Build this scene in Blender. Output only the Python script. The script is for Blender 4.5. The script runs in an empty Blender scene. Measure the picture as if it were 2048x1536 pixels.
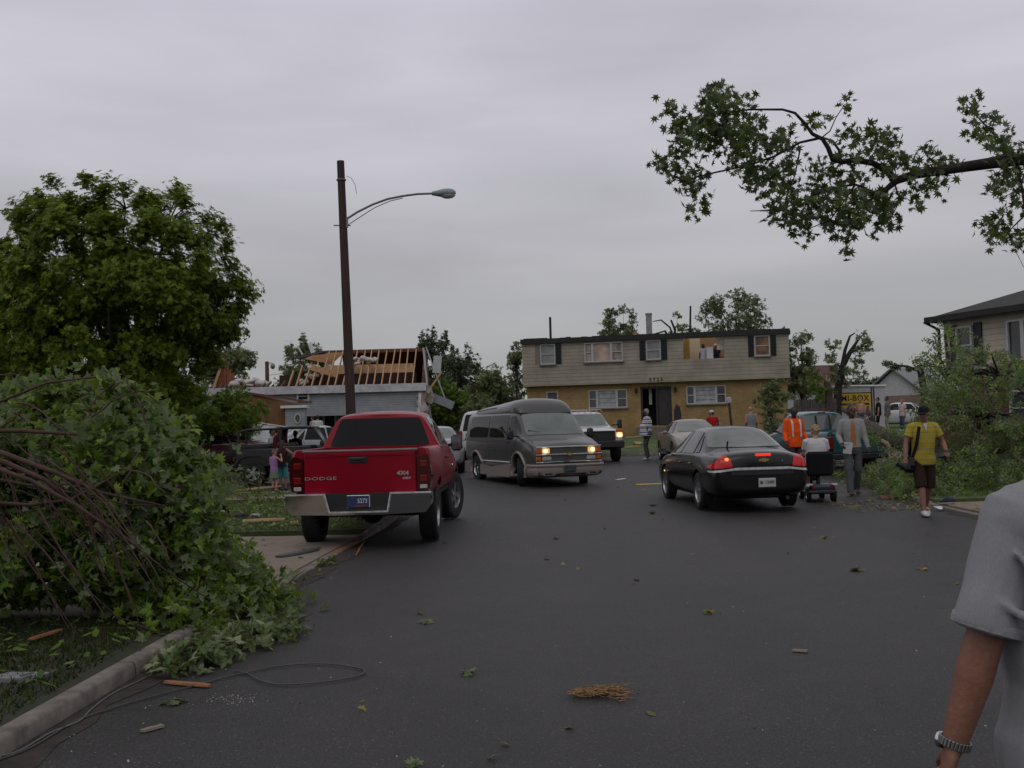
import bpy, bmesh, math, random
import numpy as np
from mathutils import Matrix, Vector, Euler
from mathutils.bvhtree import BVHTree
random.seed(7); RNG = np.random.default_rng(7)
R = math.radians
scn = bpy.context.scene; COL = scn.collection
# ---------------------------------------------------------------- camera
CAM_H, FPX, PITCH, ROLL = 1.70, 2150.0, R(2.1), R(-1.55)
cam_d = bpy.data.cameras.new('camera'); cam = bpy.data.objects.new('camera', cam_d); COL.objects.link(cam)
cam_d.sensor_width = 36.0; cam_d.lens = 36.0*FPX/2048.0; cam_d.clip_start = 0.05; cam_d.clip_end = 3000
CM = Matrix.Rotation(R(90)+PITCH, 4, 'X') @ Matrix.Rotation(ROLL, 4, 'Z')
cam.matrix_world = Matrix.Translation((0, 0, CAM_H)) @ CM
scn.camera = cam
# ---------------------------------------------------------------- sky, sun, exposure
SUN_EL, SUN_ROT = R(58), R(200)
w = bpy.data.worlds.new('World'); scn.world = w; w.use_nodes = True
nt = w.node_tree; nt.nodes.clear(); N = nt.nodes.new; L = nt.links.new
wo = N('ShaderNodeOutputWorld'); mixs = N('ShaderNodeMixShader'); b1 = N('ShaderNodeBackground'); b2 = N('ShaderNodeBackground')
sky = N('ShaderNodeTexSky'); sky.sky_type = 'NISHITA'; sky.sun_disc = False; sky.sun_elevation = SUN_EL; sky.sun_rotation = SUN_ROT
L(sky.outputs[0], b1.inputs[0]); b1.inputs[1].default_value = 0.08
tc = N('ShaderNodeTexCoord'); mp = N('ShaderNodeMapping'); mp.inputs['Scale'].default_value = (1.3, 1.3, 6.5); mp.inputs['Rotation'].default_value = (0, R(3), R(20))
L(tc.outputs['Generated'], mp.inputs[0])
nz = N('ShaderNodeTexNoise'); nz.inputs['Scale'].default_value = 1.7; nz.inputs['Detail'].default_value = 4.5; nz.inputs['Roughness'].default_value = 0.45; nz.inputs['Distortion'].default_value = 0.35
L(mp.outputs[0], nz.inputs['Vector'])
cr = N('ShaderNodeValToRGB'); cr.color_ramp.elements[0].position = 0.30; cr.color_ramp.elements[0].color = (0.83, 0.83, 0.835, 1)
cr.color_ramp.elements[1].position = 0.72; cr.color_ramp.elements[1].color = (1.13, 1.13, 1.14, 1)
L(nz.outputs[0], cr.inputs[0])
sx = N('ShaderNodeSeparateXYZ'); L(tc.outputs['Generated'], sx.inputs[0])
el = N('ShaderNodeValToRGB')
E = el.color_ramp.elements
E[0].position = 0.0; E[0].color = (0.40, 0.40, 0.40, 1); E[1].position = 1.0; E[1].color = (0.52, 0.52, 0.53, 1)
for p, c in ((0.06, (0.385, 0.385, 0.388)), (0.18, (0.485, 0.476, 0.505)), (0.30, (0.62, 0.605, 0.665)), (0.40, (0.60, 0.58, 0.66)), (0.6, (0.58, 0.575, 0.60))):
    e = E.new(p); e.color = (*c, 1)
L(sx.outputs[2], el.inputs[0])
mul = N('ShaderNodeMixRGB'); mul.blend_type = 'MULTIPLY'; mul.inputs[0].default_value = 1.0
L(el.outputs[0], mul.inputs[1]); L(cr.outputs[0], mul.inputs[2]); L(mul.outputs[0], b2.inputs[0]); b2.inputs[1].default_value = 1.0
mixs.inputs[0].default_value = 0.95
L(b1.outputs[0], mixs.inputs[1]); L(b2.outputs[0], mixs.inputs[2]); L(mixs.outputs[0], wo.inputs[0])
sl = bpy.data.lights.new('sun', 'SUN'); sl.energy = 0.5; sl.angle = R(50); sl.color = (1.0, 0.97, 0.93)
so = bpy.data.objects.new('sun', sl); COL.objects.link(so)
so.rotation_euler = (Vector((-math.sin(SUN_ROT)*math.cos(SUN_EL), -math.cos(SUN_ROT)*math.cos(SUN_EL), -math.sin(SUN_EL)))).to_track_quat('-Z', 'Y').to_euler()
scn.view_settings.view_transform = 'Standard'; scn.view_settings.look = 'None'; scn.view_settings.exposure = 0.0; scn.view_settings.gamma = 1.0
scn.cycles.max_bounces = 6; scn.cycles.diffuse_bounces = 3; scn.cycles.glossy_bounces = 3; scn.cycles.transparent_max_bounces = 8
scn.cycles.use_denoising = True
# ---------------------------------------------------------------- lie of the land, pixel helpers
def lerp_tab(t, y):
    if y <= t[0][0]: return t[0][1]
    for (a, b), (c, d) in zip(t, t[1:]):
        if y <= c:
            k = (y-a)/(c-a); return b+(d-b)*k
    return t[-1][1]
GR = [(0, 0), (20, 0), (24, .04), (30, .12), (38, .25), (48, .45), (60, .75), (80, .95), (200, 1.2)]
GL = [(0, 0), (30, .0), (36, .06), (48, .3), (60, .6), (80, .9), (200, 1.2)]
def sstep(a, b, x):
    k = min(1, max(0, (x-a)/(b-a))); return k*k*(3-2*k)
def gz(x, y):
    k = sstep(-7, -2, x); return lerp_tab(GL, y)*(1-k)+lerp_tab(GR, y)*k
CM3 = CM.to_3x3()
def ray(px, py): return CM3 @ Vector(((px-1024)/FPX, (768-py)/FPX, -1))
def at(px, py, d):                       # point on the line of sight d metres ahead
    r = ray(px, py); return Vector((0, 0, CAM_H)) + r*(d/r.y)
def gp(px, py):                          # point on the ground seen at a pixel
    r = ray(px, py); t = 5.0
    for _ in range(60):
        p = Vector((0, 0, CAM_H)) + r*t
        t += (p.z-gz(p.x, p.y))/max(.02, -r.z)*.7
        t = max(1, min(t, 300))
    p = Vector((0, 0, CAM_H)) + r*t; return Vector((p.x, p.y, gz(p.x, p.y)))
# ---------------------------------------------------------------- materials
MATS = {}
def mat(name, col, rough=.6, metal=0, var=.12, scale=6.0, bump=0.0, bscale=None, coat=0, spec=.5, emit=0, emitcol=None, stretch=None, col2=None, trans=0):
    if name in MATS: return MATS[name]
    m = bpy.data.materials.new(name); m.use_nodes = True; t = m.node_tree; b = t.nodes['Principled BSDF']
    n = t.nodes.new; l = t.links.new
    b.inputs['Roughness'].default_value = rough; b.inputs['Metallic'].default_value = metal
    b.inputs['Coat Weight'].default_value = coat; b.inputs['Coat Roughness'].default_value = .08; b.inputs['Specular IOR Level'].default_value = spec
    tcn = n('ShaderNodeTexCoord'); mpn = n('ShaderNodeMapping'); l(tcn.outputs['Object'], mpn.inputs[0])
    if stretch: mpn.inputs['Scale'].default_value = stretch
    nzn = n('ShaderNodeTexNoise'); nzn.inputs['Scale'].default_value = scale; nzn.inputs['Detail'].default_value = 6; nzn.inputs['Roughness'].default_value = .6
    l(mpn.outputs[0], nzn.inputs['Vector'])
    r = n('ShaderNodeValToRGB'); c2 = col2 or tuple(c*(1-var) for c in col); c1 = col if col2 else tuple(min(1, c*(1+var)) for c in col)
    r.color_ramp.elements[0].position = .35; r.color_ramp.elements[0].color = (*c2, 1)
    r.color_ramp.elements[1].position = .65; r.color_ramp.elements[1].color = (*c1, 1)
    l(nzn.outputs[0], r.inputs[0]); l(r.outputs[0], b.inputs['Base Color'])
    if bump:
        bn = n('ShaderNodeBump'); bn.inputs['Strength'].default_value = bump; bn.inputs['Distance'].default_value = .02
        nb = n('ShaderNodeTexNoise'); nb.inputs['Scale'].default_value = bscale or scale*4; nb.inputs['Detail'].default_value = 5
        l(mpn.outputs[0], nb.inputs['Vector']); l(nb.outputs[0], bn.inputs['Height']); l(bn.outputs[0], b.inputs['Normal'])
    if emit:
        b.inputs['Emission Color'].default_value = (*(emitcol or col), 1); b.inputs['Emission Strength'].default_value = emit
    if trans:
        b.inputs['Transmission Weight'].default_value = trans
    MATS[name] = m; return m
def lines_mat(name, col, axis, period, dark=.55, width=.06, rough=.7, var=.06, col2=None, bump=.6, scale=3):
    # lapped boards / courses: dark joint line every `period` metres along an object axis
    if name in MATS: return MATS[name]
    m = mat(name, col, rough, var=var, scale=scale, col2=col2); t = m.node_tree; n = t.nodes.new; l = t.links.new; b = t.nodes['Principled BSDF']
    tcn = n('ShaderNodeTexCoord'); sp = n('ShaderNodeSeparateXYZ'); l(tcn.outputs['Object'], sp.inputs[0])
    d = n('ShaderNodeMath'); d.operation = 'DIVIDE'; l(sp.outputs[axis], d.inputs[0]); d.inputs[1].default_value = period
    f = n('ShaderNodeMath'); f.operation = 'FRACT'; l(d.outputs[0], f.inputs[0])
    g = n('ShaderNodeMath'); g.operation = 'LESS_THAN'; l(f.outputs[0], g.inputs[0]); g.inputs[1].default_value = width
    src = b.inputs['Base Color'].links[0].from_socket
    mx = n('ShaderNodeMixRGB'); mx.blend_type = 'MULTIPLY'; l(g.outputs[0], mx.inputs[0]); l(src, mx.inputs[1]); mx.inputs[2].default_value = (dark, dark, dark, 1)
    l(mx.outputs[0], b.inputs['Base Color'])
    bn = n('ShaderNodeBump'); bn.inputs['Strength'].default_value = bump; bn.inputs['Distance'].default_value = .02; bn.invert = True
    l(f.outputs[0], bn.inputs['Height']); l(bn.outputs[0], b.inputs['Normal'])
    return m
def brick_mat(name, c1, c2, mortar, scale=1.0):
    if name in MATS: return MATS[name]
    m = mat(name, c1, .85); t = m.node_tree; n = t.nodes.new; l = t.links.new; b = t.nodes['Principled BSDF']
    tcn = n('ShaderNodeTexCoord'); mpn = n('ShaderNodeMapping'); l(tcn.outputs['Object'], mpn.inputs[0]); mpn.inputs['Rotation'].default_value = (R(90), 0, 0)
    br = n('ShaderNodeTexBrick'); l(mpn.outputs[0], br.inputs[0]); br.inputs['Color1'].default_value = (*c1, 1); br.inputs['Color2'].default_value = (*c2, 1)
    br.inputs['Mortar'].default_value = (*mortar, 1); br.inputs['Scale'].default_value = 1; br.inputs['Brick Width'].default_value = .21*scale; br.inputs['Row Height'].default_value = .075*scale; br.inputs['Mortar Size'].default_value = .007*scale
    nzn = n('ShaderNodeTexNoise'); nzn.inputs['Scale'].default_value = 1.3; nzn.inputs['Detail'].default_value = 6; l(tcn.outputs['Object'], nzn.inputs[0])
    mr = n('ShaderNodeMapRange'); l(nzn.outputs[0], mr.inputs[0]); mr.inputs[1].default_value = .3; mr.inputs[2].default_value = .7; mr.inputs[3].default_value = .8; mr.inputs[4].default_value = 1.15
    mx = n('ShaderNodeVectorMath'); mx.operation = 'SCALE'; l(br.outputs[0], mx.inputs[0]); l(mr.outputs[0], mx.inputs['Scale'])
    l(mx.outputs[0], b.inputs['Base Color']); return m
def leaf_mat(name, a, b_, back=None, transl=.3, rough=.5):
    if name in MATS: return MATS[name]
    m = bpy.data.materials.new(name); m.use_nodes = True; t = m.node_tree; n = t.nodes.new; l = t.links.new; b = t.nodes['Principled BSDF']; out = t.nodes['Material Output']
    at_ = n('ShaderNodeAttribute'); at_.attribute_name = 'rnd'
    r = n('ShaderNodeValToRGB'); r.color_ramp.elements[0].color = (*a, 1); r.color_ramp.elements[1].position = .86; r.color_ramp.elements[1].color = (*b_, 1); e3 = r.color_ramp.elements.new(1.0); e3.color = (min(1, b_[0]*1.55+.02), min(1, b_[1]*1.35+.02), b_[2]*1.5+.02, 1); l(at_.outputs['Fac'], r.inputs[0])
    col = r.outputs[0]
    if back:
        ge = n('ShaderNodeNewGeometry'); mx = n('ShaderNodeMixRGB'); l(ge.outputs['Backfacing'], mx.inputs[0]); l(col, mx.inputs[1]); mx.inputs[2].default_value = (*back, 1); col = mx.outputs[0]
    l(col, b.inputs['Base Color']); b.inputs['Roughness'].default_value = rough; b.inputs['Specular IOR Level'].default_value = .2
    tr = n('ShaderNodeBsdfTranslucent'); hs = n('ShaderNodeHueSaturation'); hs.inputs['Value'].default_value = 1.5; hs.inputs['Hue'].default_value = .48; l(col, hs.inputs['Color']); l(hs.outputs[0], tr.inputs[0])
    ms = n('ShaderNodeMixShader'); ms.inputs[0].default_value = transl; l(b.outputs[0], ms.inputs[1]); l(tr.outputs[0], ms.inputs[2]); l(ms.outputs[0], out.inputs[0])
    MATS[name] = m; return m
# ---------------------------------------------------------------- objects
def tag(o, label=None, cat=None, group=None, kind=None):
    if label: o['label'] = label
    if cat: o['category'] = cat
    if group: o['group'] = group
    if kind: o['kind'] = kind
    return o
def thing(name, label, cat, loc=(0, 0, 0), rz=0, group=None):
    o = bpy.data.objects.new(name, None); COL.objects.link(o); o.location = loc; o.rotation_euler = (0, 0, rz); o.empty_display_size = .2
    return tag(o, label, cat, group)
def link(name, me, m=None, parent=None, loc=None, rot=None):
    o = bpy.data.objects.new(name, me); COL.objects.link(o)
    if m is not None and len(me.materials) == 0: me.materials.append(m)
    if parent: o.parent = parent
    if loc is not None: o.location = loc
    if rot is not None: o.rotation_euler = rot
    return o
def smooth(me, ang=40):
    me.polygons.foreach_set('use_smooth', [True]*len(me.polygons)); me.set_sharp_from_angle(angle=R(ang)); me.update()
def frame(d, up=Vector((0, 0, 1))):
    d = d.normalized()
    if abs(d.dot(up)) > .98: up = Vector((1, 0, 0))
    x = d.cross(up).normalized(); return x, x.cross(d).normalized()
class MB:
    def __init__(s): s.v = []; s.f = []
    def add(s, vs, fs, M=None):
        o = len(s.v); s.v += [tuple(M @ Vector(p)) if M else tuple(p) for p in vs]; s.f += [tuple(i+o for i in f) for f in fs]; return s
    def box(s, c, d, M=None, bev=0):
        x, y, z = d[0]/2, d[1]/2, d[2]/2; T = Matrix.Translation(c)
        if M is not None: T = T @ M
        if bev:
            b = min(bev, x*.9, y*.9, z*.9); pts = []; bm = bmesh.new()
            for sx_ in (-1, 1):
                for sy in (-1, 1):
                    for sz in (-1, 1):
                        for k in range(3):
                            q = [sx_*(x-b), sy*(y-b), sz*(z-b)]; q[k] = (sx_*x, sy*y, sz*z)[k]; bm.verts.new(q)
            bmesh.ops.convex_hull(bm, input=bm.verts); bm.verts.index_update()
            s.add([v.co.copy() for v in bm.verts], [[v.index for v in f.verts] for f in bm.faces], T); bm.free(); return s
        return s.add([(-x, -y, -z), (x, -y, -z), (x, y, -z), (-x, y, -z), (-x, -y, z), (x, -y, z), (x, y, z), (-x, y, z)],
                     [(3, 2, 1, 0), (4, 5, 6, 7), (0, 1, 5, 4), (1, 2, 6, 5), (2, 3, 7, 6), (3, 0, 4, 7)], T)
    def bar(s, a, b, w, h=None, up=(0, 0, 1)):
        a, b = Vector(a), Vector(b); d = b-a; x, u = frame(d, Vector(up)); h = h or w
        vs = [p + x*sx_*w/2 + u*sz*h/2 for p in (a, b) for sx_, sz in ((-1, -1), (1, -1), (1, 1), (-1, 1))]
        return s.add(vs, [(3, 2, 1, 0), (4, 5, 6, 7), (0, 1, 5, 4), (1, 2, 6, 5), (2, 3, 7, 6), (3, 0, 4, 7)])
    def loft(s, rings, closed=True, cap=True):
        n = len(rings[0]); vs = [p for r in rings for p in r]; fs = []
        for i in range(len(rings)-1):
            for j in range(n if closed else n-1):
                k = (j+1) % n; fs.append((i*n+j, i*n+k, (i+1)*n+k, (i+1)*n+j))
        if cap: fs += [tuple(range(n))[::-1], tuple(range((len(rings)-1)*n, len(rings)*n))]
        return s.add(vs, fs)
    def tube(s, pts, rad, n=8, cap=True, sq=None):
        pts = [Vector(p) for p in pts]; rad = rad if isinstance(rad, (list, tuple)) else [rad]*len(pts); rings = []; up = None
        for i, p in enumerate(pts):
            d = (pts[min(i+1, len(pts)-1)]-pts[max(i-1, 0)]); d = d.normalized() if d.length > 1e-6 else Vector((0, 0, 1))
            if up is None: x, up = frame(d)
            x = d.cross(up)
            if x.length < 1e-4: x, up = frame(d)
            x.normalize(); up = x.cross(d).normalized(); r = rad[i]
            if isinstance(r, (tuple, list)): r1, r2 = r
            else: r1 = r2 = r
            rings.append([p + x*math.cos(2*math.pi*k/n)*r1 + up*math.sin(2*math.pi*k/n)*r2 for k in range(n)])
        return s.loft(rings, True, cap)
    def lathe(s, prof, n=24, M=None, cap=False):     # prof (r, z) round local Z
        o = MB(); o.loft([[(r*math.cos(2*math.pi*k/n), r*math.sin(2*math.pi*k/n), z) for k in range(n)] for r, z in prof], True, cap); return s.add(o.v, o.f, M)
    def ell(s, c, r, M=None, n=14, m=9):
        T = Matrix.Translation(c) @ (M or Matrix()); vs = []; fs = []
        for i in range(m+1):
            a = math.pi*i/m
            for j in range(n): vs.append((r[0]*math.sin(a)*math.cos(2*math.pi*j/n), r[1]*math.sin(a)*math.sin(2*math.pi*j/n), -r[2]*math.cos(a)))
        for i in range(m):
            for j in range(n): fs.append((i*n+j, i*n+(j+1) % n, (i+1)*n+(j+1) % n, (i+1)*n+j))
        return s.add(vs, fs, T)
    def prism(s, poly, a, b, M=None, axis='z'):      # extrude a 2-D outline between a and b along an axis
        n = len(poly)
        def P(u, v, k): return {'z': (u, v, k), 'y': (u, k, v), 'x': (k, u, v)}[axis]
        vs = [P(u, v, a) for u, v in poly]+[P(u, v, b) for u, v in poly]
        fs = [tuple(range(n))[::-1], tuple(range(n, 2*n))]+[(i, (i+1) % n, n+(i+1) % n, n+i) for i in range(n)]
        return s.add(vs, fs, M)
    def mesh(s, fix=True):
        me = bpy.data.meshes.new('m'); me.from_pydata(s.v, [], s.f); me.validate()
        if fix:
            bm = bmesh.new(); bm.from_mesh(me); bmesh.ops.remove_doubles(bm, verts=bm.verts, dist=1e-5); bmesh.ops.recalc_face_normals(bm, faces=bm.faces); bm.to_mesh(me); bm.free()
        return me
    def build(s, name, m, parent=None, ang=35, loc=None, rot=None, fix=True):
        me = s.mesh(fix); me.name = name; smooth(me, ang); return link(name, me, m, parent, loc, rot)
def bake(me, mods, extra=()):
    """mesh -> mesh with modifiers applied"""
    o = bpy.data.objects.new('tmp', me); COL.objects.link(o); cut = []
    for kind, kw in mods:
        md = o.modifiers.new(kind, kind)
        for k, v in kw.items():
            if k == 'cutter':
                c = bpy.data.objects.new('cut', v); COL.objects.link(c); cut.append(c); md.object = c
            else: setattr(md, k, v)
    bpy.context.view_layer.update(); dg = bpy.context.evaluated_depsgraph_get()
    r = bpy.data.meshes.new_from_object(o.evaluated_get(dg), preserve_all_data_layers=True, depsgraph=dg)
    for c in cut: bpy.data.objects.remove(c)
    bpy.data.objects.remove(o); return r
def rpoly(pts, r=.05, n=4):
    out = []; m = len(pts)
    for i in range(m):
        p = Vector(pts[i]); a = Vector(pts[i-1])-p; b = Vector(pts[(i+1) % m])-p; k = min(r, a.length*.45, b.length*.45)
        A = p+a.normalized()*k; B = p+b.normalized()*k
        for j in range(n+1):
            t = j/n; q = A*(1-t)**2+p*2*t*(1-t)+B*t*t; out.append((q.x, q.y))
    return out
def grid_poly(poly, res):
    bm = bmesh.new(); bm.faces.new([bm.verts.new((u, v, 0)) for u, v in poly])
    us = [p[0] for p in poly]; vs = [p[1] for p in poly]
    for lo, hi, no in ((min(us), max(us), Vector((1, 0, 0))), (min(vs), max(vs), Vector((0, 1, 0)))):
        k = max(1, int((hi-lo)/res))
        for i in range(1, k):
            g = bm.verts[:]+bm.edges[:]+bm.faces[:]
            bmesh.ops.bisect_plane(bm, geom=g, plane_co=no*(lo+(hi-lo)*i/k), plane_no=no)
    return bm
def drape(name, poly, m, dz=0, res=2.0, parent=None, kind='structure', skirt=0):
    bm = grid_poly(poly, res)
    for f in bm.faces:
        if f.normal.z < 0: f.normal_flip()
    for v in bm.verts: v.co.z = gz(v.co.x, v.co.y)+dz
    if skirt:
        ed = [e for e in bm.edges if e.is_boundary]; r = bmesh.ops.extrude_edge_only(bm, edges=ed)
        for v in r['geom']:
            if isinstance(v, bmesh.types.BMVert): v.co.z -= skirt
    me = bpy.data.meshes.new(name); bm.to_mesh(me); bm.free(); smooth(me, 40); o = link(name, me, m, parent)
    if kind: o['kind'] = kind
    return o
def patch(bvh, poly, axis, side, m, name, parent, off=.005, res=.12, thick=0, both=False):
    """a panel laid on a body: its outline is projected along an axis on to the surface"""
    bm = grid_poly(poly, res)
    for v in bm.verts:
        u, k = v.co.x, v.co.y
        if axis == 'x': o, d = Vector((side*4, u, k)), Vector((-side, 0, 0))
        elif axis == 'y': o, d = Vector((u, side*6, k)), Vector((0, -side, 0))
        else: o, d = Vector((u, k, 5)), Vector((0, 0, -1))
        h, nrm, _, _ = bvh.ray_cast(o, d)
        if h is None:
            h, nrm, _, _ = bvh.find_nearest(o+d*(4 if axis == 'x' else 6)*.75)
        if nrm.dot(d) > 0: nrm = -nrm
        v.co = h+nrm*off
        if thick: v.co = h - d*off
    if thick:
        r = bmesh.ops.extrude_face_region(bm, geom=bm.faces[:])
        for v in r['geom']:
            if isinstance(v, bmesh.types.BMVert): v.co += Vector((side, 0, 0))*thick if axis == 'x' else (Vector((0, side, 0))*thick if axis == 'y' else Vector((0, 0, thick)))
    bmesh.ops.recalc_face_normals(bm, faces=bm.faces)
    if not thick:
        want = {'x': Vector((side, 0, 0)), 'y': Vector((0, side, 0)), 'z': Vector((0, 0, 1))}[axis]
        if sum((f.normal.dot(want) for f in bm.faces)) < 0: bmesh.ops.reverse_faces(bm, faces=bm.faces)
    me = bpy.data.meshes.new(name); bm.to_mesh(me); bm.free(); smooth(me, 30); return link(name, me, m, parent)
def text(name, s, size, m, parent, M, th=.006, sx_=1, bold=0):
    c = bpy.data.curves.new(name, 'FONT'); c.body = s; c.size = size; c.extrude = th; c.align_x = 'CENTER'; c.align_y = 'CENTER'; c.resolution_u = 2; c.offset = bold; c.space_character = 1.06
    o = bpy.data.objects.new('t', c); COL.objects.link(o); bpy.context.view_layer.update(); dg = bpy.context.evaluated_depsgraph_get()
    me = bpy.data.meshes.new_from_object(o.evaluated_get(dg)); bpy.data.objects.remove(o); me.materials.clear()
    me.transform(M @ Matrix.Diagonal((sx_, 1, 1, 1))); me.name = name; return link(name, me, m, parent)
FACE_REAR = Matrix.Rotation(R(90), 4, 'X')                                   # text on a face that looks to -Y
FACE_FRONT = Matrix.Rotation(R(180), 4, 'Z') @ Matrix.Rotation(R(90), 4, 'X') # ... to +Y
# ---------------------------------------------------------------- leaves
def maple_leaf():
    o = [(0, -.20), (.07, -.12), (.36, -.22), (.33, -.10), (.55, .08), (.30, .10), (.36, .38), (.13, .24), (0, .62), (-.13, .24), (-.36, .38), (-.30, .10), (-.55, .08), (-.33, -.10), (-.36, -.22), (-.07, -.12)]
    v = [(0, 0, .04)]+[(x, y, -.22*abs(x)-.10*y*y) for x, y in o]; n = len(o)
    return np.array(v), [(0, 1+i, 1+(i+1) % n) for i in range(n)]
def silver_leaf():
    h = [(0, -.20), (.06, -.10), (.30, -.20), (.18, -.02), (.55, .10), (.22, .15), (.32, .44), (.09, .26), (0, .68)]
    o = h+[(-x, y) for x, y in h[-2:0:-1]]; v = [(0, 0, .05)]+[(x, y, -.28*abs(x)-.16*y*y) for x, y in o]; n = len(o)
    return np.array(v), [(0, 1+i, 1+(i+1) % n) for i in range(n)]
def tri_leaf():
    h = [(0, 0), (.10, .10), (.17, .26), (.10, .30), (.11, .42), (.04, .46), (0, .64)]; o = h+[(-x, y) for x, y in h[-2:0:-1]]; vs = []; fs = []
    for a, ox, oy, sc in ((0, 0, .0, 1), (1.15, -.02, -.06, .85), (-1.15, .02, -.06, .85)):
        c, s_ = math.cos(a), math.sin(a); k = len(vs); pts = [(0, .28, .05)]+[(x, y, -.35*abs(x)-.30*(y-.1)**2) for x, y in o]
        for x, y, z in pts: x, y = x*sc*1.1, y*sc; vs.append((x*c-y*s_+ox, x*s_+y*c+oy, z))
        n = len(o); fs += [(k, k+1+i, k+1+(i+1) % n) for i in range(n)]
    return np.array(vs), fs
def oval_leaf():
    v = [(0, -.5, 0), (.24, -.08, -.06), (.16, .25, -.05), (0, .5, -.10), (-.16, .25, -.05), (-.24, -.08, -.06)]
    return np.array(v), [(0, 1, 2, 3), (0, 3, 4, 5)]
def spray_leaf(k=5):
    vs = []; fs = []
    for i in range(k):
        a = (i-(k-1)/2)*(2.0/k); y0 = -.4+.35*(1-abs(a)); c, s = math.cos(-a*1.1), math.sin(-a*1.1); o = len(vs)
        for x, y, z in ((0, 0, 0), (.13, .3, -.05), (0, .66, -.1), (-.13, .3, -.05)):
            vs.append((x*c-y*s+a*.12, x*s+y*c+y0, z+.03*(i % 2)))
        fs.append((o, o+1, o+2, o+3))
    return np.array(vs), fs
def star_spray():
    a, fa = spray_leaf(5); return a*1.0, fa
TEMPL = {'maple': maple_leaf(), 'silver': silver_leaf(), 'tri': tri_leaf(), 'oval': oval_leaf(), 'spray': spray_leaf(5), 'spray3': spray_leaf(3)}
def leaves(name, P, size, m, parent=None, shape='oval', updir=.6, jit=.35, outward=None, loc=None, rng=RNG, flat=0):
    """many small leaf faces at the points P (N x 3)"""
    T, F = TEMPL[shape]; n = len(P); P = np.asarray(P, float)
    nrm = rng.normal(size=(n, 3)); nrm /= np.linalg.norm(nrm, axis=1)[:, None]+1e-9
    if flat: nrm *= .25
    nrm[:, 2] += updir
    if outward is not None: nrm += outward
    nrm /= np.linalg.norm(nrm, axis=1)[:, None]+1e-9
    a = rng.normal(size=(n, 3)); x = np.cross(a, nrm); x /= np.linalg.norm(x, axis=1)[:, None]+1e-9; y = np.cross(nrm, x)
    s = size*(1-jit+2*jit*rng.random(n))
    V = P[:, None, :] + s[:, None, None]*(T[None, :, 0:1]*x[:, None, :]+T[None, :, 1:2]*y[:, None, :]+T[None, :, 2:3]*nrm[:, None, :])
    k = len(T); V = V.reshape(-1, 3); ls = np.array([len(f) for f in F]); fl = np.concatenate([np.array(f) for f in F])
    idx = (np.arange(n)[:, None]*k+fl[None, :]).reshape(-1); tot = np.tile(ls, n); st = np.concatenate([[0], np.cumsum(tot)[:-1]])
    me = bpy.data.meshes.new(name); me.vertices.add(len(V)); me.vertices.foreach_set('co', V.reshape(-1).astype(np.float32))
    me.loops.add(len(idx)); me.loops.foreach_set('vertex_index', idx.astype(np.int32)); me.polygons.add(len(tot)); me.polygons.foreach_set('loop_start', st.astype(np.int32))
    me.update(calc_edges=True)
    at_ = me.attributes.new('rnd', 'FLOAT', 'POINT'); at_.data.foreach_set('value', np.repeat(rng.random(n), k).astype(np.float32))
    return link(name, me, m, parent, loc)
def blob_pts(centers, rads, per, rng=RNG, shell=.55):
    out = []
    for c, r in zip(centers, rads):
        n = max(3, int(per*(r if np.isscalar(r) else np.mean(r))**2)); d = rng.normal(size=(n, 3)); d /= np.linalg.norm(d, axis=1)[:, None]
        rr = shell+(1-shell)*rng.random(n); rr *= 1+.18*rng.normal(size=n)
        out.append(np.array(c)+d*rr[:, None]*np.array(r))
    return np.concatenate(out)
def bend(a, b, sag=.12, n=6, rnd=.05, rng=random):
    a, b = Vector(a), Vector(b); d = (b-a).length; o = []
    for i in range(n+1):
        t = i/n; p = a.lerp(b, t); k = math.sin(math.pi*t)
        o.append(p+Vector((rng.uniform(-1, 1)*rnd*d*k, rng.uniform(-1, 1)*rnd*d*k, sag*d*k+rng.uniform(-1, 1)*rnd*d*k)))
    return o
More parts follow.
